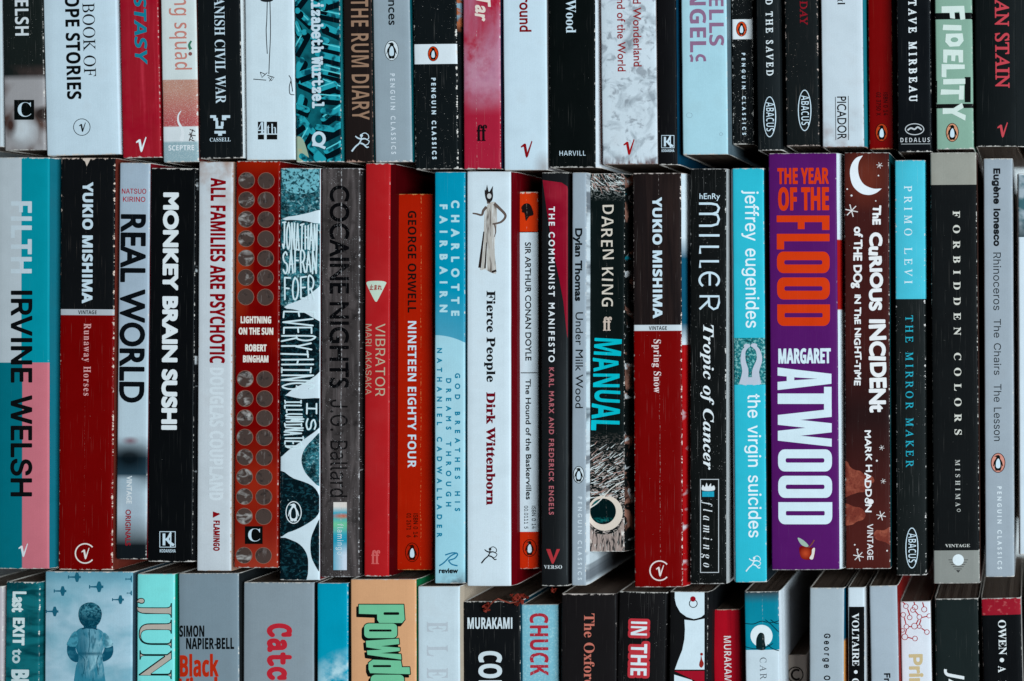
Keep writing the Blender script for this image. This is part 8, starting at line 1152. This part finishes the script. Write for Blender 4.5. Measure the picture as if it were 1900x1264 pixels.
ink(b, [ring(1286.5, 1120, 8, 8, 1.4)], (24, 26, 28), 'ring_drawing', 3); ink(b, [[disc(1286, 1111.5, 5)]], (140, 14, 30), 'red_bead', 4); ink(b, [[blob([(1301, 1216), (1303, 1224), (1306, 1232), (1302, 1239), (1298, 1236), (1298, 1230), (1300, 1224)])], [disc(1302, 1214, 2.6)]], (140, 40, 36), 'red_drop', 4)
b = bot(1322, 1374, 1324, 1377, 1131, (160, 16, 34), 'bright red short paperback with narrow white capitals, bottom row', spk=.2, end=1, H=.120, art=[((140, 12, 30), ('n', .05, .5, .7, 2.5, .1, 3, .2))], core=(200, 176, 160))
text(b, 'MURAKAMI', 1343, 1356, 1179, 1273, 'n', (206, 206, 208), wt=-.2, name='author_lettering')
b = bot(1380, 1445, 1384, 1446, 1098, (186, 202, 210), 'paperback with a teal night scene of a bird before the moon, bottom row', cr=.6, crx=1416, end=1, edge=.6, spk=.3, rf=3, side=(200, 214, 222), lf=1,
        bands=[(1096, 1206, (0, 120, 142), [((52, 70, 78), ('-', ('y', 1100, 1120))), ((20, 140, 160), ('*', ('e', 1395, 1170, 40, 40, .8), ('c', .5)))])])
ink(b, [[disc(1413, 1180, 20.5, 20.5, 30)]], (206, 220, 224), 'moon_print', 1); ink(b, [[blob([(1404, 1184), (1408, 1176), (1413, 1174), (1418, 1178), (1419, 1190), (1420, 1205), (1405, 1205), (1403, 1194)])]], (14, 34, 36), 'bird_print', 2)
ink(b, lines([curve([(1382, 1157), (1398, 1158), (1412, 1153), (1424, 1155)]), curve([(1420, 1150), (1430, 1158), (1438, 1166), (1446, 1174)]), curve([(1430, 1150), (1438, 1156), (1446, 1158)]), curve([(1382, 1200), (1400, 1204), (1420, 1202), (1434, 1194)]), curve([(1424, 1196), (1434, 1204), (1446, 1208)]), curve([(1426, 1156), (1440, 1154), (1448, 1150)])], 1.5), (10, 46, 56), 'branch_print', 2)
text(b, 'CAREY', 1410, 1422, 1221, 1290, 't', (84, 92, 98), wt=.0, wx=.95)
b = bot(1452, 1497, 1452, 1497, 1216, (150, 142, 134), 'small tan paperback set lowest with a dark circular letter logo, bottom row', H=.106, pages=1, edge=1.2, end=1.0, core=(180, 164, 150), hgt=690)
ink(b, [ring(1476, 1252, 15, 15, 2.2, 24), [stroke([(1478 + 9 * math.cos(q), 1252 + 9 * math.sin(q)) for q in [math.radians(d) for d in range(50, 311, 15)]], 4)]], (30, 24, 22), 'publisher_mark')
b = bot(1503, 1565, 1501, 1566, 1091, (156, 170, 178), 'grey paperback with spaced black letters and a creased head, bottom row right side', rf=4, side=(0, 80, 106), sideart=[((190, 140, 80), ('y', 1186, 1192))], cr=.25, crx=1528, spk=.2, end=1.4, pages=1)
text(b, 'George Orwell', 1529, 1541, 1175, 1312, 'i', (18, 22, 26), wt=.5, wx=.82, name='author_lettering')
b = bot(1573, 1604, 1574, 1605, 1090, (190, 204, 212), 'narrow white paperback with a black panel of white serif capitals, bottom row', rf=3, side=(176, 184, 188), spk=.15, end=1, pages=1)
ink(b, [[rect(1575, 1126, 1604, 1400)]], (14, 15, 16), 'black_panel', 1)
text(b, 'VOLTAIRE', 1581, 1593.5, 1138, 1236, 's', (206, 214, 218), wt=0, layer=2); text(b, 'CANDIDE', 1581, 1593.5, 1258, 1345, 's', (206, 214, 218), wt=0, layer=2); ink(b, [[disc(1588, 1247, 3.4)]], (206, 214, 218), 'bullet', 2)
b = bot(1613, 1664, 1616, 1668, 1087, (156, 170, 180), 'grey blue paperback with short black letters near the frame edge, bottom row', rf=2, side=(120, 24, 22), spk=.1, end=1, pages=1)
text(b, 'Franz Kafka', 1640, 1652, 1248, 1345, 'i', (18, 22, 26), wt=.7, name='author_lettering')
b = bot(1670, 1726, 1673, 1729, 1116, (200, 208, 216), 'white paperback with a red molecule diagram and sand coloured letters, bottom row', H=.122, spk=.1, end=.9, rf=2, side=(150, 140, 136), lf=1, sideL=(110, 20, 24))
cs = [(1681, 1125, 5), (1698, 1127, 5.5), (1694, 1132, 5), (1715, 1131, 5.5), (1676, 1141, 5), (1688, 1146, 5), (1706, 1145, 5), (1682, 1163, 5), (1697, 1162, 6), (1706, 1163, 4), (1720, 1173, 5), (1679, 1182, 6), (1698, 1185, 5), (1724, 1143, 4.5), (1675, 1170, 4)]
ink(b, [ring(x, y, r, r, 1.1, 16) for x, y, r in cs], (156, 28, 40), 'molecule_circle', 2); ink(b, lines([[(1674, 1116), (1680, 1122)], [(1696, 1116), (1697, 1122)], [(1712, 1118), (1714, 1126)], [(1684, 1130), (1688, 1141)], [(1698, 1134), (1704, 1141)], [(1710, 1146), (1720, 1144)], [(1678, 1146), (1681, 1158)], [(1687, 1163), (1692, 1163)], [(1704, 1150), (1700, 1158)], [(1709, 1150), (1706, 1159)], [(1710, 1166), (1716, 1170)], [(1682, 1168), (1680, 1176)], [(1685, 1183), (1693, 1185)]], 2.0), (156, 28, 40), 'molecule_bond', 1)
text(b, 'Primo', 1686, 1712, 1211, 1312, 'i', (186, 170, 130), wt=1.6)
b = bot(1735, 1815, 1737, 1817, 1111, (28, 36, 36), 'very dark green paperback with slanted white capitals low on its spine, bottom row', spk=.3, end=1.2, rf=2, lf=2, sideL=(0, 70, 62), side=(20, 20, 20), H=.124, pages=1)
text(b, 'JAMES', 1760, 1789, 1246, 1370, 'n', (206, 214, 216), shear=.2)
b = bot(1821, 1893, 1824, 1898, 1110, (14, 15, 17), 'black paperback with a dark red head and white serif capitals, bottom row right end', spk=.3, end=1, lf=1, sideL=(150, 140, 136), H=.126, rf=2, side=(150, 150, 148), bands=[(1108, 1141, (138, 24, 40), [((170, 90, 90), ('n', .1, .56, .7))])])
text(b, 'OWEN', 1852, 1866, 1150, 1216, 's', (206, 214, 216), name='author_lettering'); ink(b, [[disc(1859, 1225, 4)]], (206, 214, 216), 'bullet'); text(b, 'A MEANY', 1852, 1866, 1236, 1350, 's', (206, 214, 216), wx=.9)
b = bot(1905, 1975, 1905, 1975, 1108, (176, 184, 190), 'pale paperback just entering the frame at the right end of the bottom row', H=.124)

# ------------------------------------------------------------------ dried red leaves lying on the bottom row
def P3(x, y, z):
    k = (D + Z0 - z) / D
    return Vector((NX + ((x - 950) * S - NX) * k, NY + ((632 - y) * S - NY) * k, z))
red = plain('dried_red_leaf', (.34, .035, .018, 1), .7)[0]; stemm = plain('dried_stem', (.26, .05, .03, 1), .7)[0]
def tube(name, pts, r, parent, mat):
    bm = bmesh.new(); prev = None
    for i, p in enumerate(pts):
        a = pts[max(0, i - 1)]; b_ = pts[min(len(pts) - 1, i + 1)]; d = (b_ - a).normalized(); u = d.cross(Vector((0, 0, 1))).normalized(); v = d.cross(u)
        rg = [bm.verts.new(p + r * (u * math.cos(q) + v * math.sin(q))) for q in [k * math.pi / 3 for k in range(6)]]
        if prev:
            for k in range(6): bm.faces.new((prev[k], prev[(k + 1) % 6], rg[(k + 1) % 6], rg[k]))
        prev = rg
    bmesh.ops.recalc_face_normals(bm, faces=bm.faces)
    me = bpy.data.meshes.new(name); bm.to_mesh(me); bm.free(); return link(name, me, parent, [mat])
def leaf(parent, c, r, ang, rnd):
    bm = bmesh.new(); vs = []; n = 11; mid_ = bm.verts.new(c + Vector((0, 0, .0006)))
    for i in range(n):
        a = ang + 2 * math.pi * i / n; rr_ = r * rnd.uniform(.45, 1.1)
        vs.append(bm.verts.new(c + Vector((rr_ * math.cos(a), rr_ * math.sin(a) * .75, rnd.uniform(-.0008, .0016)))))
    for i in range(n): bm.faces.new((mid_, vs[i], vs[(i + 1) % n]))
    bmesh.ops.solidify(bm, geom=bm.faces[:], thickness=.00015)
    me = bpy.data.meshes.new('leaf'); bm.to_mesh(me); bm.free(); link('leaf', me, parent, [red])
def sprig(pts, leaves, label, z):
    e = bpy.data.objects.new('dried_sprig', None); COL.objects.link(e); e['label'] = label; e['category'] = 'dried sprig'
    e.empty_display_size = .01; rnd = random.Random(3)
    if pts: tube('stem', [P3(x, y, z + .0008 + dz) for x, y, dz in pts], .00035, e, stemm)
    for x, y, r in leaves: leaf(e, P3(x, y, z + .0018), r * S, rnd.uniform(0, 6), rnd)
sprig([(901, 1136, .0), (906, 1126, .001), (914, 1117, .002), (924, 1111, .003), (934, 1115, .002), (946, 1119, .002), (958, 1117, .002)],
      [(903, 1131, 8), (907, 1122, 7), (901, 1125, 5), (955, 1112, 9), (963, 1106, 9), (972, 1106, 8), (960, 1121, 7), (967, 1116, 8), (978, 1109, 5), (950, 1104, 5)],
      'crinkled dried red leaves on a thin stem above the black and light blue books', .1262)
sprig([], [(1026, 1093, 4.5), (1031, 1094, 4), (1028, 1097, 3.5)], 'tiny red dried petal caught below the charcoal book foot', .1262)
